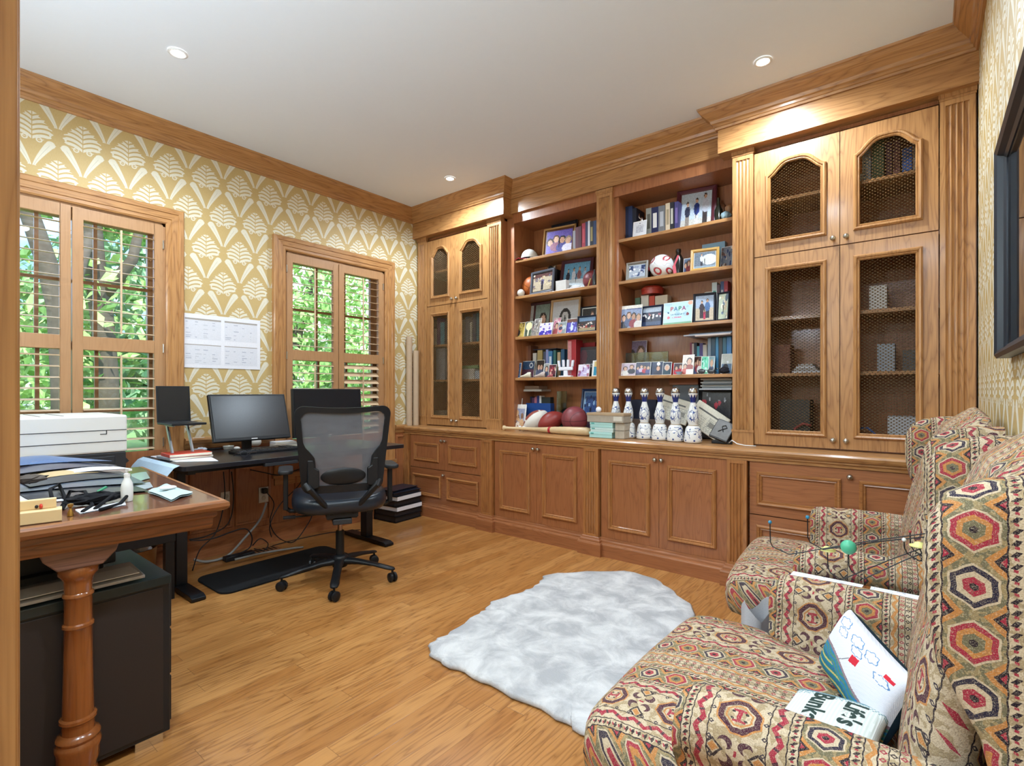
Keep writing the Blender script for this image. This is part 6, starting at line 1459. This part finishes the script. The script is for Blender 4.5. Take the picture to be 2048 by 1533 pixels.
for k, (u, Y, zc, rot, lb) in enumerate(((1412, 3.60, S1+.135, (R(-8), R(33), 0), 'folded yellowed newspaper wrapped parcel leaning right beside the painted bottles'), (1345, 3.66, S1+.20, (R(-10), R(16), 0), 'folded newspaper propped up behind the middle painted bottles'))):
    t = thing('newspaper', lb, 'newspaper', (loc_px(u, Y), Y, zc), rot=rot)
    MB().box(-.125, .125, 0, .022, -.075, .10).build('fold', plain('newsprint', 'CBC3B0', .9), t, local=True, bev=.006); o = news(70+k).mesh('print', .235, .165, t, y=-.0012, z0=-.07)
    text('JOURNAL', .03, plain('print_black', '1C1C20', .6), Matrix.Translation((0, -.0025, .075)) @ Matrix.Rotation(R(90), 4, 'X'), t) if False else None
t = photo_frame(1400, 1463, 782, S1, 3.78, 'large dark glazed display frame with red flowers behind the newspaper', '26262A', Art(44, 40, '2E2C30', 72).blot(['B03040', '8A2A34'], 7, .04, .08, .6, .85).blot(['8A8A90', 'B8B8BC'], 5, .02, .04, .8, .95).rect(.2, .15, .5, .55, '4A4E58'), .010, 4)
t = thing('display_stand', 'dark angled display with a white brush stroke sign beside the cabinet', 'display', (loc_px(1436, 3.46), 3.46, S1)); x = loc_px(1438, 3.46)
M = Matrix.Translation((x-.01, 3.46, S1+.034)) @ Matrix.Rotation(R(14), 4, 'Z') @ Matrix.Rotation(R(-34), 4, 'X') @ Matrix.Rotation(R(24), 4, 'Y')
MB().box(-.06, .06, 0, .02, 0, .145).xf(M).build('panel', plain('display_black', '2A2A2C', .3), t, bev=.003); MB().box(-.055, .055, -.002, 0, .008, .138).xf(M).build('plate', plain('display_grey', '6A6866', .4, vary=.4, scale=30), t)
MB().tube([(-.02, -.004, .05), (.0, -.004, .075), (.02, -.004, .095), (.005, -.004, .11), (-.012, -.004, .095), (.01, -.004, .06)], .003, 6).xf(M).build('emblem', plain('ink', '151515', .5), t)
MB().box(x-.055, x+.075, 3.48, 3.56, S1+.001, S1+.02).build('base', BLACK, t, bev=.003)
pbox('storage_box', 'tall dark box behind the glazed display frame holding up magazines', 'box', 1398, 1463, 781, S1, 3.835, .04, '2A2624')
zt = aY(1430, 781, 3.835).z+.003
for k in range(7): solid('magazine', 'thin magazine, %s from the bottom of the pile near the cabinet' % ORD[k], 'magazine', MB().box(loc_px(1398+((k*5) % 9), 3.70), loc_px(1463, 3.70), 3.70+.01*(k % 3), 3.87, zt+.0115*k, zt+.0105+.0115*k), plain('mag_%d' % (k % 4), ['B8BCC0', '8A9298', 'C8C8C4', '5A6268'][k % 4], .4), 'magazines piled at the cabinet end of the counter')
solid('book', 'orange brown hardback lying on the grey case above the painted bottles', 'book', MB().box(loc_px(1338, 3.76), loc_px(1396, 3.76), 3.76, 3.87, aY(1365, 770, 3.76).z, aY(1365, 757, 3.76).z), plain('cover_orange', '8C4F2A', .5), bev=.002)
solid('carry_case', 'grey metal case standing behind the painted bottles', 'case', MB().box(loc_px(1345, 3.77), loc_px(1397, 3.77), 3.77, 3.87, S1+.001, aY(1365, 770, 3.76).z-.001), plain('case_grey', '55585C', .4), bev=.004)
pbox('storage_box', 'deep navy box standing behind the first painted bottles', 'box', 1262, 1312, 800, S1, 3.72, .12, '1A2036'); pbox('storage_box', 'low brown box behind the middle painted bottles', 'box', 1262, 1345, 840, S1, 3.64, .06, '5A463A')
solid('white_cable', 'white charging cable running from the display stand along the counter', 'cable', MB().tube([(loc_px(1458, 3.47), 3.47, S1+.01), (loc_px(1464, 3.45), 3.45, S1+.03), (loc_px(1474, 3.43), 3.43, S1+.012), (loc_px(1490, 3.42), 3.42, S1+.005), (loc_px(1512, 3.42), 3.42, S1+.005)], .003, 8), WHITE, smooth=True)
# ------------------------------------------------------------ inside the tall mesh cabinets
T1, T2, T3, T4 = 2.40, 1.66, 1.31, .866
def inbooks(lst, z, Y, place, group): books(lst, z, Y, place, group, .16)
inbooks([(1712, 1728, 297, 'B8B8B4', 'white book with orange top', 'C8703A'), (1729, 1742, 300, '8A98A8', 'pale blue book'), (1744, 1768, 282, '4A5E44', 'thick green book'), (1772, 1784, 285, '4A2A3A', 'plum book'), (1786, 1800, 282, '5A3030', 'brown red book'), (1804, 1824, 296, '2A4A80', 'blue book'), (1826, 1842, 296, '8A7868', 'taupe book')], T1, 3.62, 'behind the arched right mesh door', 'books behind the arched mesh door by the right wall')
for (u0, u1, vt, z, col, lb) in ((1738, 1774, 571, T2, 'DAD6D0', 'white printed box behind the long mesh door by the right wall'), (1754, 1790, 688, T3, '9AA0A8', 'grey box on the low shelf behind the right mesh door'), (1805, 1842, 700, T3, '5A5450', 'dark box beside the grey box behind the right mesh door'),
        (1775, 1845, 834, T4, 'CFCED0', 'large white patterned box at the bottom of the right mesh cabinet'), (1560, 1620, 800, T4, '3E3A36', 'dark box at the bottom behind the left door of the right mesh cabinet'), (1540, 1580, 690, T3, '7A4A3A', 'brown box on the low shelf near the open bookcase')):
    pbox('storage_box', lb, 'box', u0, u1, vt, z, 3.64, .14, col)
z = T3
for k in range(4): solid('document_pile', 'thin bundle of documents, %s up behind the mesh door near the open bookcase' % ORD[k], 'documents', MB().box(loc_px(1584+k*4, 3.60), loc_px(1640-k*5, 3.60), 3.60, 3.78, z+.001+.014*k, z+.0135+.014*k), plain('doc_%d' % (k % 2), ['CFCFD2', 'A8A4A0'][k % 2], .8), 'documents behind the mesh door')
solid('red_cable', 'red and white cables looped at the bottom of the right mesh cabinet', 'cable', MB().tube([(loc_px(1590, 3.62), 3.62, T4+.004), (loc_px(1590, 3.62), 3.62, T4+.10), (loc_px(1605, 3.62), 3.62, T4+.13), (loc_px(1622, 3.62), 3.62, T4+.12)], .008, 8), plain('cable_red', 'A84A48', .6), smooth=True)
solid('blue_cable', 'blue cable curled behind the right hand long mesh door', 'cable', MB().tube([(loc_px(1716, 3.62), 3.62, T4+.11), (loc_px(1735, 3.62), 3.62, T4+.12), (loc_px(1755, 3.62), 3.63, T4+.07), (loc_px(1770, 3.62), 3.64, T4+.01)], .006, 8), plain('cable_blue', '3A5A9A', .6), smooth=True)
inbooks([(862, 866, 640, '2A3A48', 'slate book'), (867, 871, 658, 'C8BCA8', 'short tan book'), (874, 880, 636, '5A3A6A', 'purple book'), (881, 889, 645, '3A8090', 'teal book'), (890, 896, 637, '2A2E3A', 'black book'), (924, 930, 640, 'A8A49A', 'beige book'), (931, 938, 634, '8A8C90', 'grey book'), (940, 944, 645, 'B8B0A0', 'narrow cream book'), (946, 952, 628, '4A4E58', 'charcoal book'), (953, 958, 626, '3E6A70', 'blue green book'), (959, 965, 630, 'D0D4D4', 'white book')], T2, 3.62, 'inside the corner mesh cabinet', 'books inside the corner mesh cabinet')
for (u0, u1, vt, z, col, lb) in ((872, 890, 697, T3, '8A8C8E', 'grey upright file behind the corner mesh door'), (924, 948, 738, T3, 'CFC8BC', 'white box inside the corner mesh cabinet'), (950, 965, 742, T3, 'B8C0C8', 'small pale blue box inside the corner mesh cabinet'), (868, 894, 822, T4, '8E7A66', 'low tan box at the bottom of the corner mesh cabinet')):
    pbox('storage_box', lb, 'box', u0, u1, vt, z, 3.62, .12, col)
z3 = aY(935, 738, 3.62).z+.002; solid('folder', 'green folder on the white box inside the corner mesh cabinet', 'folder', MB().box(loc_px(924, 3.62), loc_px(956, 3.62), 3.62, 3.78, z3, z3+.03), plain('folder_green', '7E9A6A', .6))
solid('paper_roll', 'rolled white sheet on the shelf behind the arched corner door', 'paper', MB().tube([(loc_px(930, 3.62), 3.62, 2.115), (loc_px(965, 3.62), 3.60, 2.10)], .02, 12), PAPER, smooth='auto')
# ============================================================ wall papers, tubes, binders
t = thing('wall_planner', 'printed white planner sheets taped to the wallpaper between the windows', 'poster', (XW+.004, 1.64, 1.56))
A = Art(90, 64, 'DEDCE0', 90, .012)
for i in (0, 1):
    for j in (0, 1):
        x0, y0 = .02+.49*i, .06+.47*j; A.rect(x0, y0, x0+.45, y0+.38, 'D2D1D6').rect(x0, y0+.36, x0+.45, y0+.385, '9C948C')
        for k in range(4):
            for q in range(8):
                if A.r.rand() > .35: A.rect(x0+.01+.11*k, y0+.03+.04*q, x0+.02+.11*k+.07*A.r.rand(), y0+.042+.04*q, ['B4B4BE', 'A8AAB6', 'BEBEC4'][A.r.randint(3)])
w_, h_ = .54, .385
MP = Matrix.Translation((XW+.0035, 1.639, 1.365)) @ Matrix.Rotation(R(90), 4, 'Z')
MB().box(-w_/2, w_/2, -.0002, .002, 0, h_).xf(MP).build('sheet', PAPER, t)
A.mesh('print', w_, h_, t, M=Matrix.Translation(-ORG[t.name]) @ MP @ Matrix.Translation((0, -.0012, 0)))
TUBE = plain('kraft_tube', 'B49A7E', .75)
for (u, Y, v, lb) in ((818.5, 3.375, 674, 'taller kraft poster tube standing on the counter against the wallpaper'), (831.5, 3.44, 702, 'shorter kraft poster tube standing in front of the corner mesh cabinet')):
    x = loc_px(u, Y); zt = aY(u, v, Y).z; solid('poster_tube', lb, 'tube', MB().lathe([(.001, .853), (.030, .853), (.030, zt), (.026, zt), (.026, zt-.05), (.001, zt-.05)], (x, Y, 0), 24), TUBE, smooth='auto')
z = .001
bl = ['black binder at the bottom of the floor stack by the base cabinet', 'second black binder up in the floor stack', 'third binder up in the floor stack, with white paper edges', 'fourth black binder up in the floor stack', 'fifth binder up in the floor stack, with white pages sticking out', 'thin navy binder second from the top of the floor stack', 'navy folder topping the floor stack by the base cabinet']
for k in range(7):
    hh = [.050, .048, .045, .048, .045, .030, .018][k]; r_ = [4, 2, 5, 3, 7, 2, 8][k]; w2 = [.15, .148, .145, .145, .14, .13, .10][k]
    t = thing('binder', bl[k], 'binder', (-3.90, 3.13, z), group='binders stacked on the floor')
    M = Matrix.Translation((-3.90+.004*(k % 3), 3.12, z)) @ Matrix.Rotation(R(r_), 4, 'Z')
    c = plain('binder_black' if k < 5 else 'binder_navy', '141417' if k < 5 else '1C2230', .32)
    MB().box(-w2, w2, -.165, .165, 0, .004).box(-w2, w2, -.165, .165, hh-.005, hh-.001).box(-w2, -w2+.005, -.165, .165, 0, hh-.001).xf(M).build('cover', c, t, bev=.001)
    MB().box(-w2+.008, w2-(.012 if k not in (2, 4) else -.004), -.158, .158, .005, hh-.006).xf(M).build('pages', PAPER if k in (2, 4) else plain('pages_dark', '26262A', .5), t); z += hh+.0005
# outlets
for (u, v, lb) in ((452, 1000, 'white double wall socket low on the wainscot nearer the doorway'), (527, 990, 'white double wall socket with black plugs behind the desk'), (397, 892, 'grey socket plate just under the chair rail behind the laptop')):
    p = aX(u, v, XW+.021); t = thing('wall_socket', lb, 'socket', tuple(p), group='wall sockets along the window wall')
    MB().box(p.x, p.x+.006, p.y-.038, p.y+.038, p.z-.06, p.z+.06).build('plate', WHITE, t, bev=.002)
    for dz in (-.025, .025): MB().lathe([(.017, p.x+.006), (.016, p.x+.009), (.001, p.x+.009)], (0, p.y, p.z+dz), 16, 'x', cap=False).build('outlet', plain('socket_grey', 'B8B6B0', .5), t, smooth='auto')
p = aX(529, 982, XW+.05); t = thing('plug_adapter', 'black plug adapter pushed into the white socket behind the desk', 'plug', tuple(p)); MB().box(XW+.032, XW+.075, p.y-.018, p.y+.018, p.z-.02, p.z+.02).build('body', BLACK, t, bev=.005)
# cables under the desk
def cable(pts, X_, r, mat, label, name='power_cable', dx=None):
    P = [aX(u, v, X_+(dx[i] if dx else 0)) for i, (u, v) in enumerate(pts)]; P = [Vector((p.x, p.y, max(p.z, r+.001))) for p in P]; Q = []
    for i in range(len(P)-1):
        a, b, c, d = P[max(i-1, 0)], P[i], P[i+1], P[min(i+2, len(P)-1)]
        for j in range(6):
            s_ = j/6; Q.append(.5*((2*b)+(c-a)*s_+(2*a-5*b+4*c-d)*s_*s_+(3*b-a-3*c+d)*s_**3))
    Q.append(P[-1]); o = MB().tube(Q, r, 6).build(name, mat, smooth=True); return tag(o, label, 'cable', 'cables hanging under the standing desk')
GREY = plain('grey_cable', '8C8882', .5)
cable([(447, 944), (449, 1000), (432, 1065), (400, 1100), (385, 1142)], -3.80, .004, BLACK, 'black cable dropping straight from the desk control box to the floor by the desk foot')
cable([(463, 944), (467, 1000), (456, 1048), (415, 1072), (378, 1080)], -3.84, .004, BLACK, 'black cable curving from the desk control box behind the first desk leg')
cable([(533, 1006), (520, 1040), (488, 1078), (455, 1112), (415, 1124), (388, 1120)], -3.88, .009, GREY, 'thick grey cable sweeping from the white socket down to the floor')
cable([(532, 984), (548, 1008), (540, 1045), (556, 1075), (588, 1084), (618, 1045), (626, 1025)], -3.90, .004, BLACK, 'black cable looping low between the white socket and the office chair')
cable([(380, 1082), (425, 1078), (485, 1058), (503, 1072), (500, 1095), (478, 1108)], -3.78, .0045, BLACK, 'black cable running sideways along the wainscot to the power strip')
cable([(505, 1092), (520, 1078), (536, 1088), (528, 1102), (508, 1098)], -3.86, .004, BLACK, 'small black cable loop beside the power strip')
cable([(500, 940), (530, 946), (560, 951), (600, 938)], -3.55, .004, BLACK, 'black cable slung along under the desktop edge')
cable([(606, 935), (600, 968), (560, 1010), (540, 1050), (543, 1075)], -3.72, .004, BLACK, 'black cable hanging behind the office chair armrest')
cable([(318, 945), (330, 955), (345, 985), (347, 1000)], -3.75, .005, BLACK, 'black cable hanging off the desk end beside the walnut table')
cable([(545, 1092), (600, 1078), (660, 1066), (720, 1066)], -3.80, .0035, BLACK, 'thin black cable lying across the floor towards the far desk foot')
cable([(470, 1120), (520, 1108), (580, 1098), (606, 1096)], -3.70, .008, GREY, 'grey adapter cable lying on the floor behind the mat')
q = aZ(478, 1112, .02); solid('power_strip', 'black power strip on the floor behind the desk mat', 'power strip', MB().box(q.x-.03, q.x+.03, q.y-.10, q.y+.10, .001, .035), BLACK, bev=.005)
# ============================================================ on the standing desk
def onD(u, v, z=DZ): return aZ(u, v, z)
def quad(name, pts, z, th, mat, label, cat, group=None, bev=.001):
    P = [onD(u, v, z) for u, v in pts]; o = MB().prism([(p.x, p.y) for p in P], z+.0005, z+th, 'z').build(name, mat, bev=bev); return tag(o, label, cat, group)
def slab(name, c, w_, d_, h_, z, rot, mat, label, cat, parts=None, group=None):
    t = thing(name, label, cat, (c.x, c.y, z), R(rot), group=group); MB().box(-d_/2, d_/2, -w_/2, w_/2, .0005, h_).build('cover' if parts else 'body', mat, t, bev=.002, local=True)
    if parts: MB().box(-d_/2+.002, d_/2+.001, -w_/2+.003, w_/2+.001, .003, h_-.003).build('pages', PG, t, local=True)
    return t
quad('paper_sheet', [(301, 914), (352, 925), (437, 923), (420, 914), (360, 906)], DZ, .003, PAPER, 'loose white sheets under the notebooks on the desk corner', 'paper')
c = onD(370, 917); slab('notebook', c, .25, .19, .016, DZ+.0035, 4, plain('nb_grey', '9A9A9C', .5), 'grey notebook under the red one on the desk corner', 'notebook', True)
slab('notebook', c+Vector((.01, .005, 0)), .235, .18, .020, DZ+.020, -3, plain('nb_red', 'C8402C', .45), 'red notebook on top of the grey notebook beside the laptop riser', 'notebook', True)
P = [onD(u, v) for u, v in ((298, 916), (350, 930), (360, 927), (305, 912))]
G = [[(onD(300+6*i, 914+2.2*i).x, 1.098-.03*j, DZ+.003-.012*j*j) for j in range(4)] for i in range(10)]
m = MB().grid(G); m.build('hanging_paper', plain('pale_blue_paper', 'BCD2E4', .8)); tag(bpy.data.objects['hanging_paper'], 'pale blue papers drooping over the end of the standing desk', 'paper')
o = crumple('black_pouch', onD(335, 906)+Vector((-.02, .0, .018)), .035, plain('pouch', '18191C', .8), 31, sq_=(1.6, 2.2, .5)); tag(o, 'flat black pouch under the laptop riser', 'pouch')
p0 = onD(476, 911); t = thing('keyboard', 'black computer keyboard in front of the widescreen monitor', 'keyboard', (p0.x, p0.y+.22, DZ))
MB().box(p0.x-.15, p0.x, p0.y, p0.y+.44, DZ+.001, DZ+.018).build('case', BLACK, t, bev=.003); m = MB()
for i in range(5):
    for j in range(15):
        if j == 11: continue
        m.box(p0.x-.142+.027*i, p0.x-.120+.027*i, p0.y+.012+.0278*j, p0.y+.034+.0278*j, DZ+.018, DZ+.024)
o = m.build('keys', plain('keycap', '2A2A2E', .5), t); o['kind'] = 'stuff'
p = onD(497, 915); t = thing('eyeglasses', 'thin framed reading glasses lying on the desk in front of the keyboard', 'glasses', tuple(p))
for s in (0, 1): MB().lathe([(.021, 0), (.0225, .0015), (.021, .003)], (0, 0, 0), 24, 'x', cap=False).xf(Matrix.Translation((p.x, p.y-.028+.056*s, DZ+.024))).build('rim', DARK, t); 
for s in (0, 1): MB().tube([(p.x+.001, p.y-.05+.1*s, DZ+.030), (p.x-.07, p.y-.05+.1*s, DZ+.020), (p.x-.11, p.y-.045+.09*s, DZ+.004)], .0018, 6).build('temple', plain('temple_brown', '4A3A34', .4), t)
MB().tube([(p.x, p.y-.008, DZ+.028), (p.x+.002, p.y, DZ+.031), (p.x, p.y+.008, DZ+.028)], .0016, 6).build('bridge', DARK, t)
p = onD(457, 899); lathe = lambda nm, lb, ct, p, prof, mat: solid(nm, lb, ct, MB().lathe([(r, DZ+.001+h) for r, h in prof], (p.x, p.y, 0), 24), mat, smooth='auto')
lathe('glass_dish', 'small clear dish left of the keyboard', 'dish', p, [(.001, 0), (.032, 0), (.038, .022), (.036, .024), (.030, .004), (.001, .004)], plain('dish_glass', 'B8B6AC', .15, coat=.5))
p = onD(511, 893); lathe('white_dome', 'white domed ball in front of the widescreen monitor stand', 'ball', p, [(.020, 0), (.036, .012), (.042, .03), (.040, .045), (.030, .062), (.012, .071), (.001, .073)], plain('dome_white', 'DDD8D0', .5))
p = onD(474, 901); solid('computer_mouse', 'small white mouse at the left end of the keyboard', 'mouse', MB().ell((p.x, p.y, DZ+.014), .030, .020, .013, 16, 10), WHITE, smooth=True)
p = onD(428, 900); slab('phone', p, .10, .06, .012, DZ, 10, BLACK, 'black phone lying between the notebooks and the glass dish', 'phone')
p = onD(402, 903); o = crumple('paper_ball', p+Vector((0, 0, .014)), .022, plain('tissue', 'C9D0DA', .9), 41, sq_=(1, 1.8, .6)); tag(o, 'crumpled pale tissue behind the red notebook', 'tissue')
p = onD(574, 893); slab('document_pile', p, .20, .14, .02, DZ, 5, plain('docs_pile', 'B8B4B0', .7), 'pile of letters between the two monitors', 'documents', True); slab('document_pile', p+Vector((-.12, .03, 0)), .16, .12, .03, DZ, -6, plain('docs_pile2', 'D8D8DC', .7), 'white envelopes stacked against the far window monitor', 'documents', True)
# ============================================================ on the walnut table
def T(u, v, z=0): return aZ(u, v, TZ+z)
BOX = plain('maple_box', 'D2B585', .5, vary=.06, scale=12)
a, b = T(44, 1053), T(124, 1043); a = a+(a-b)*.6; dr = (b-a).normalized(); up = Vector((-dr.y, dr.x, 0))
t = thing('wooden_card_box', 'pale wooden card box with a small red ladybird on the table', 'box', tuple(b)); L0 = (b-a).length
def obox(name, o, l0, l1, d0, d1, z0, z1, mat, par, **k):
    m = MB().box(l0, l1, d0, d1, z0, z1); M = Matrix(((dr.x, up.x, 0, o.x), (dr.y, up.y, 0, o.y), (0, 0, 1, TZ), (0, 0, 0, 1))); m.xf(M); return m.build(name, mat, par, **k)
obox('tray', a, 0, L0, 0, .05, .001, .035, BOX, t, bev=.002); obox('back_panel', a, 0, L0-.012, .035, .055, .035, .062, BOX, t, bev=.002)
e = a+dr*(L0-.045)+up*.034; MB().ell((e.x, e.y, TZ+.043), .010, .004, .007, 12, 8).build('ladybird', plain('ladybird_red', 'C03428', .3), t, smooth=True); e2 = e-dr*.009; MB().ell((e2.x, e2.y, TZ+.043), .004, .004, .005, 8, 6).build('ladybird_head', BLACK, t, smooth=True)
p = T(141, 1033); solid('brass_bell', 'tiny brass desk bell beside the pale wooden card box', 'bell', MB().lathe([(.001, TZ+.001), (.008, TZ+.001), (.007, TZ+.012), (.004, TZ+.018), (.003, TZ+.024), (.007, TZ+.029), (.007, TZ+.036), (.001, TZ+.038)], (p.x, p.y, 0), 18), BRASS, smooth='auto')
p = T(254, 1003); t = thing('lotion_bottle', 'white pump bottle standing near the front edge of the walnut table', 'bottle', tuple(p))
MB().lathe([(.001, TZ+.001), (.0155, TZ+.001), (.017, TZ+.01), (.0175, TZ+.045), (.015, TZ+.062), (.009, TZ+.075), (.008, TZ+.082)], (p.x, p.y, 0), 24).build('body', WHITE, t, smooth='auto')
MB().lathe([(.009, TZ+.082), (.009, TZ+.092), (.004, TZ+.094), (.004, TZ+.102)], (p.x, p.y, 0), 16).bar((p.x-.006, p.y, TZ+.104), (p.x+.016, p.y+.006, TZ+.106), .009, .007).build('pump', WHITE, t)
def sheetc(name, pts, z, mat, label, cat, bulge=.0, th=.0015, wave=0, group=None):
    # quad in photo pixels laid on the table, bowed upwards by bulge
    P = [T(u, v) for u, v in pts]; N = 10; G, G2 = [], []
    for i in range(N+1):
        r0, r2 = [], []
        for j in range(N+1):
            s, q = i/N, j/N; p = (P[0]*(1-s)+P[1]*s)*(1-q)+(P[3]*(1-s)+P[2]*s)*q; zz = TZ+z+bulge*math.sin(PI*s)**1.0*(.4+.6*math.sin(PI*q))+wave*math.sin(s*9+q*4)*.5+abs(wave)*.5
            r0.append((p.x, p.y, zz)); r2.append((p.x, p.y, zz+th))
        G.append(r0); G2.append(r2)
    o = MB().grid(G).grid(G2).build(name, mat, smooth=True); return tag(o, label, cat, group)
def cm(h, r=.4): return plain('sh_'+h, h, r)
sheetc('document', [(20, 985), (230, 965), (262, 990), (40, 1012)], .0010, cm('D5D5DA'), 'white sheets at the bottom of the heap on the walnut table', 'paper')
sheetc('magazine', [(10, 975), (210, 955), (300, 985), (60, 1005)], .004, cm('3A3C44', .25), 'dark glossy magazine low in the heap on the walnut table', 'magazine', .006)
sheetc('magazine', [(0, 965), (240, 948), (292, 972), (30, 992)], .010, cm('5A6270', .25), 'slate grey brochure in the middle of the heap on the walnut table', 'magazine', .010)
sheetc('folder', [(0, 955), (180, 948), (262, 962), (60, 985)], .018, cm('232733', .3), 'black plastic folder in the heap on the walnut table', 'folder', .012)
sheetc('envelope', [(60, 962), (150, 952), (200, 958), (80, 972)], .026, cm('BFA67C', .7), 'kraft envelope edge showing in the heap on the walnut table', 'envelope', .010)
sheetc('document', [(90, 952), (200, 942), (262, 952), (120, 965)], .030, cm('CFCFD6', .5), 'grey white printed sheet near the top of the heap', 'paper', .010)
sheetc('magazine', [(0, 950), (150, 938), (235, 948), (30, 968)], .036, cm('45485A', .25), 'dusky violet glossy brochure near the top of the heap', 'magazine', .018)
sheetc('folder', [(0, 945), (90, 932), (225, 945), (20, 958)], .050, cm('2E5C94', .25), 'bright blue plastic folder curling on top of the heap', 'folder', .016)
sheetc('document', [(150, 1022), (250, 1006), (252, 1012), (160, 1030)], .0010, cm('DCDCE0', .5), 'thin white leaflet by the front edge of the walnut table', 'paper', 0, .003)
sheetc('plastic_sleeve', [(262, 950), (292, 945), (300, 958), (268, 968)], .0012, cm('8FA8A0', .2), 'greenish plastic sleeve at the back of the walnut table', 'sleeve', .003)
sheetc('postcard', [(268, 972), (300, 966), (306, 976), (272, 986)], .0012, cm('9AA4A8', .3), 'small grey postcard beside the folded cloth', 'card', .002)
o = sheetc('cleaning_cloth', [(296, 988), (334, 973), (386, 990), (342, 1005)], .0015, fabric('cloth_blue', 'A9BFC4'), 'pale blue folded cloth near the table corner', 'cloth', .005, .006, .004)
p = T(336, 988); solid('soap_bar', 'white oval case resting on the pale blue cloth', 'case', MB().ell((p.x, p.y, TZ+.0215), .017, .028, .0075, 18, 10), WHITE, smooth=True)
bk_ = fabric('strap_black', '18181B')
t = thing('black_bag', 'small black strapped bag with a green tag lying on the walnut table', 'bag', tuple(T(200, 1010)))
for k, (u, v, r_, q) in enumerate(((165, 1012, .030, (1.2, 1.6, .55)), (200, 1008, .032, (1.0, 2.0, .6)), (232, 1003, .022, (1.0, 1.8, .5)))):
    crumple('body' if k < 1 else 'pocket', T(u, v)+Vector((0, 0, .020)), r_, bk_, 50+k, t, q)
for k, pts in enumerate((((108, 1020), (100, 995), (118, 985), (132, 1003), (122, 1020)), ((125, 1022), (140, 1000), (170, 1000), (185, 1015), (165, 1028)), ((190, 1022), (230, 1005), (262, 1000), (240, 1012), (200, 1024)))):
    P = [T(u, v)+Vector((0, 0, .006+.022*(i in (1, 2)))) for i, (u, v) in enumerate(pts)]; MB().tube(P, .0055, 6).build('strap', bk_, t, smooth=True)
p = T(205, 1004); MB().box(-.010, .010, -.014, .014, 0, .004).xf(Matrix.Translation((p.x, p.y, TZ+.040)) @ Matrix.Rotation(.5, 4, 'X')).build('tag', plain('tag_green', '1F7A54', .5), t)
p = T(60, 985); o = crumple('leather_case', p+Vector((0, 0, .048)), .028, plain('case_tan', '4A4038', .7), 61, sq_=(1, 1.8, .6)); tag(o, 'small dark case on the heap behind the wooden card box', 'case')
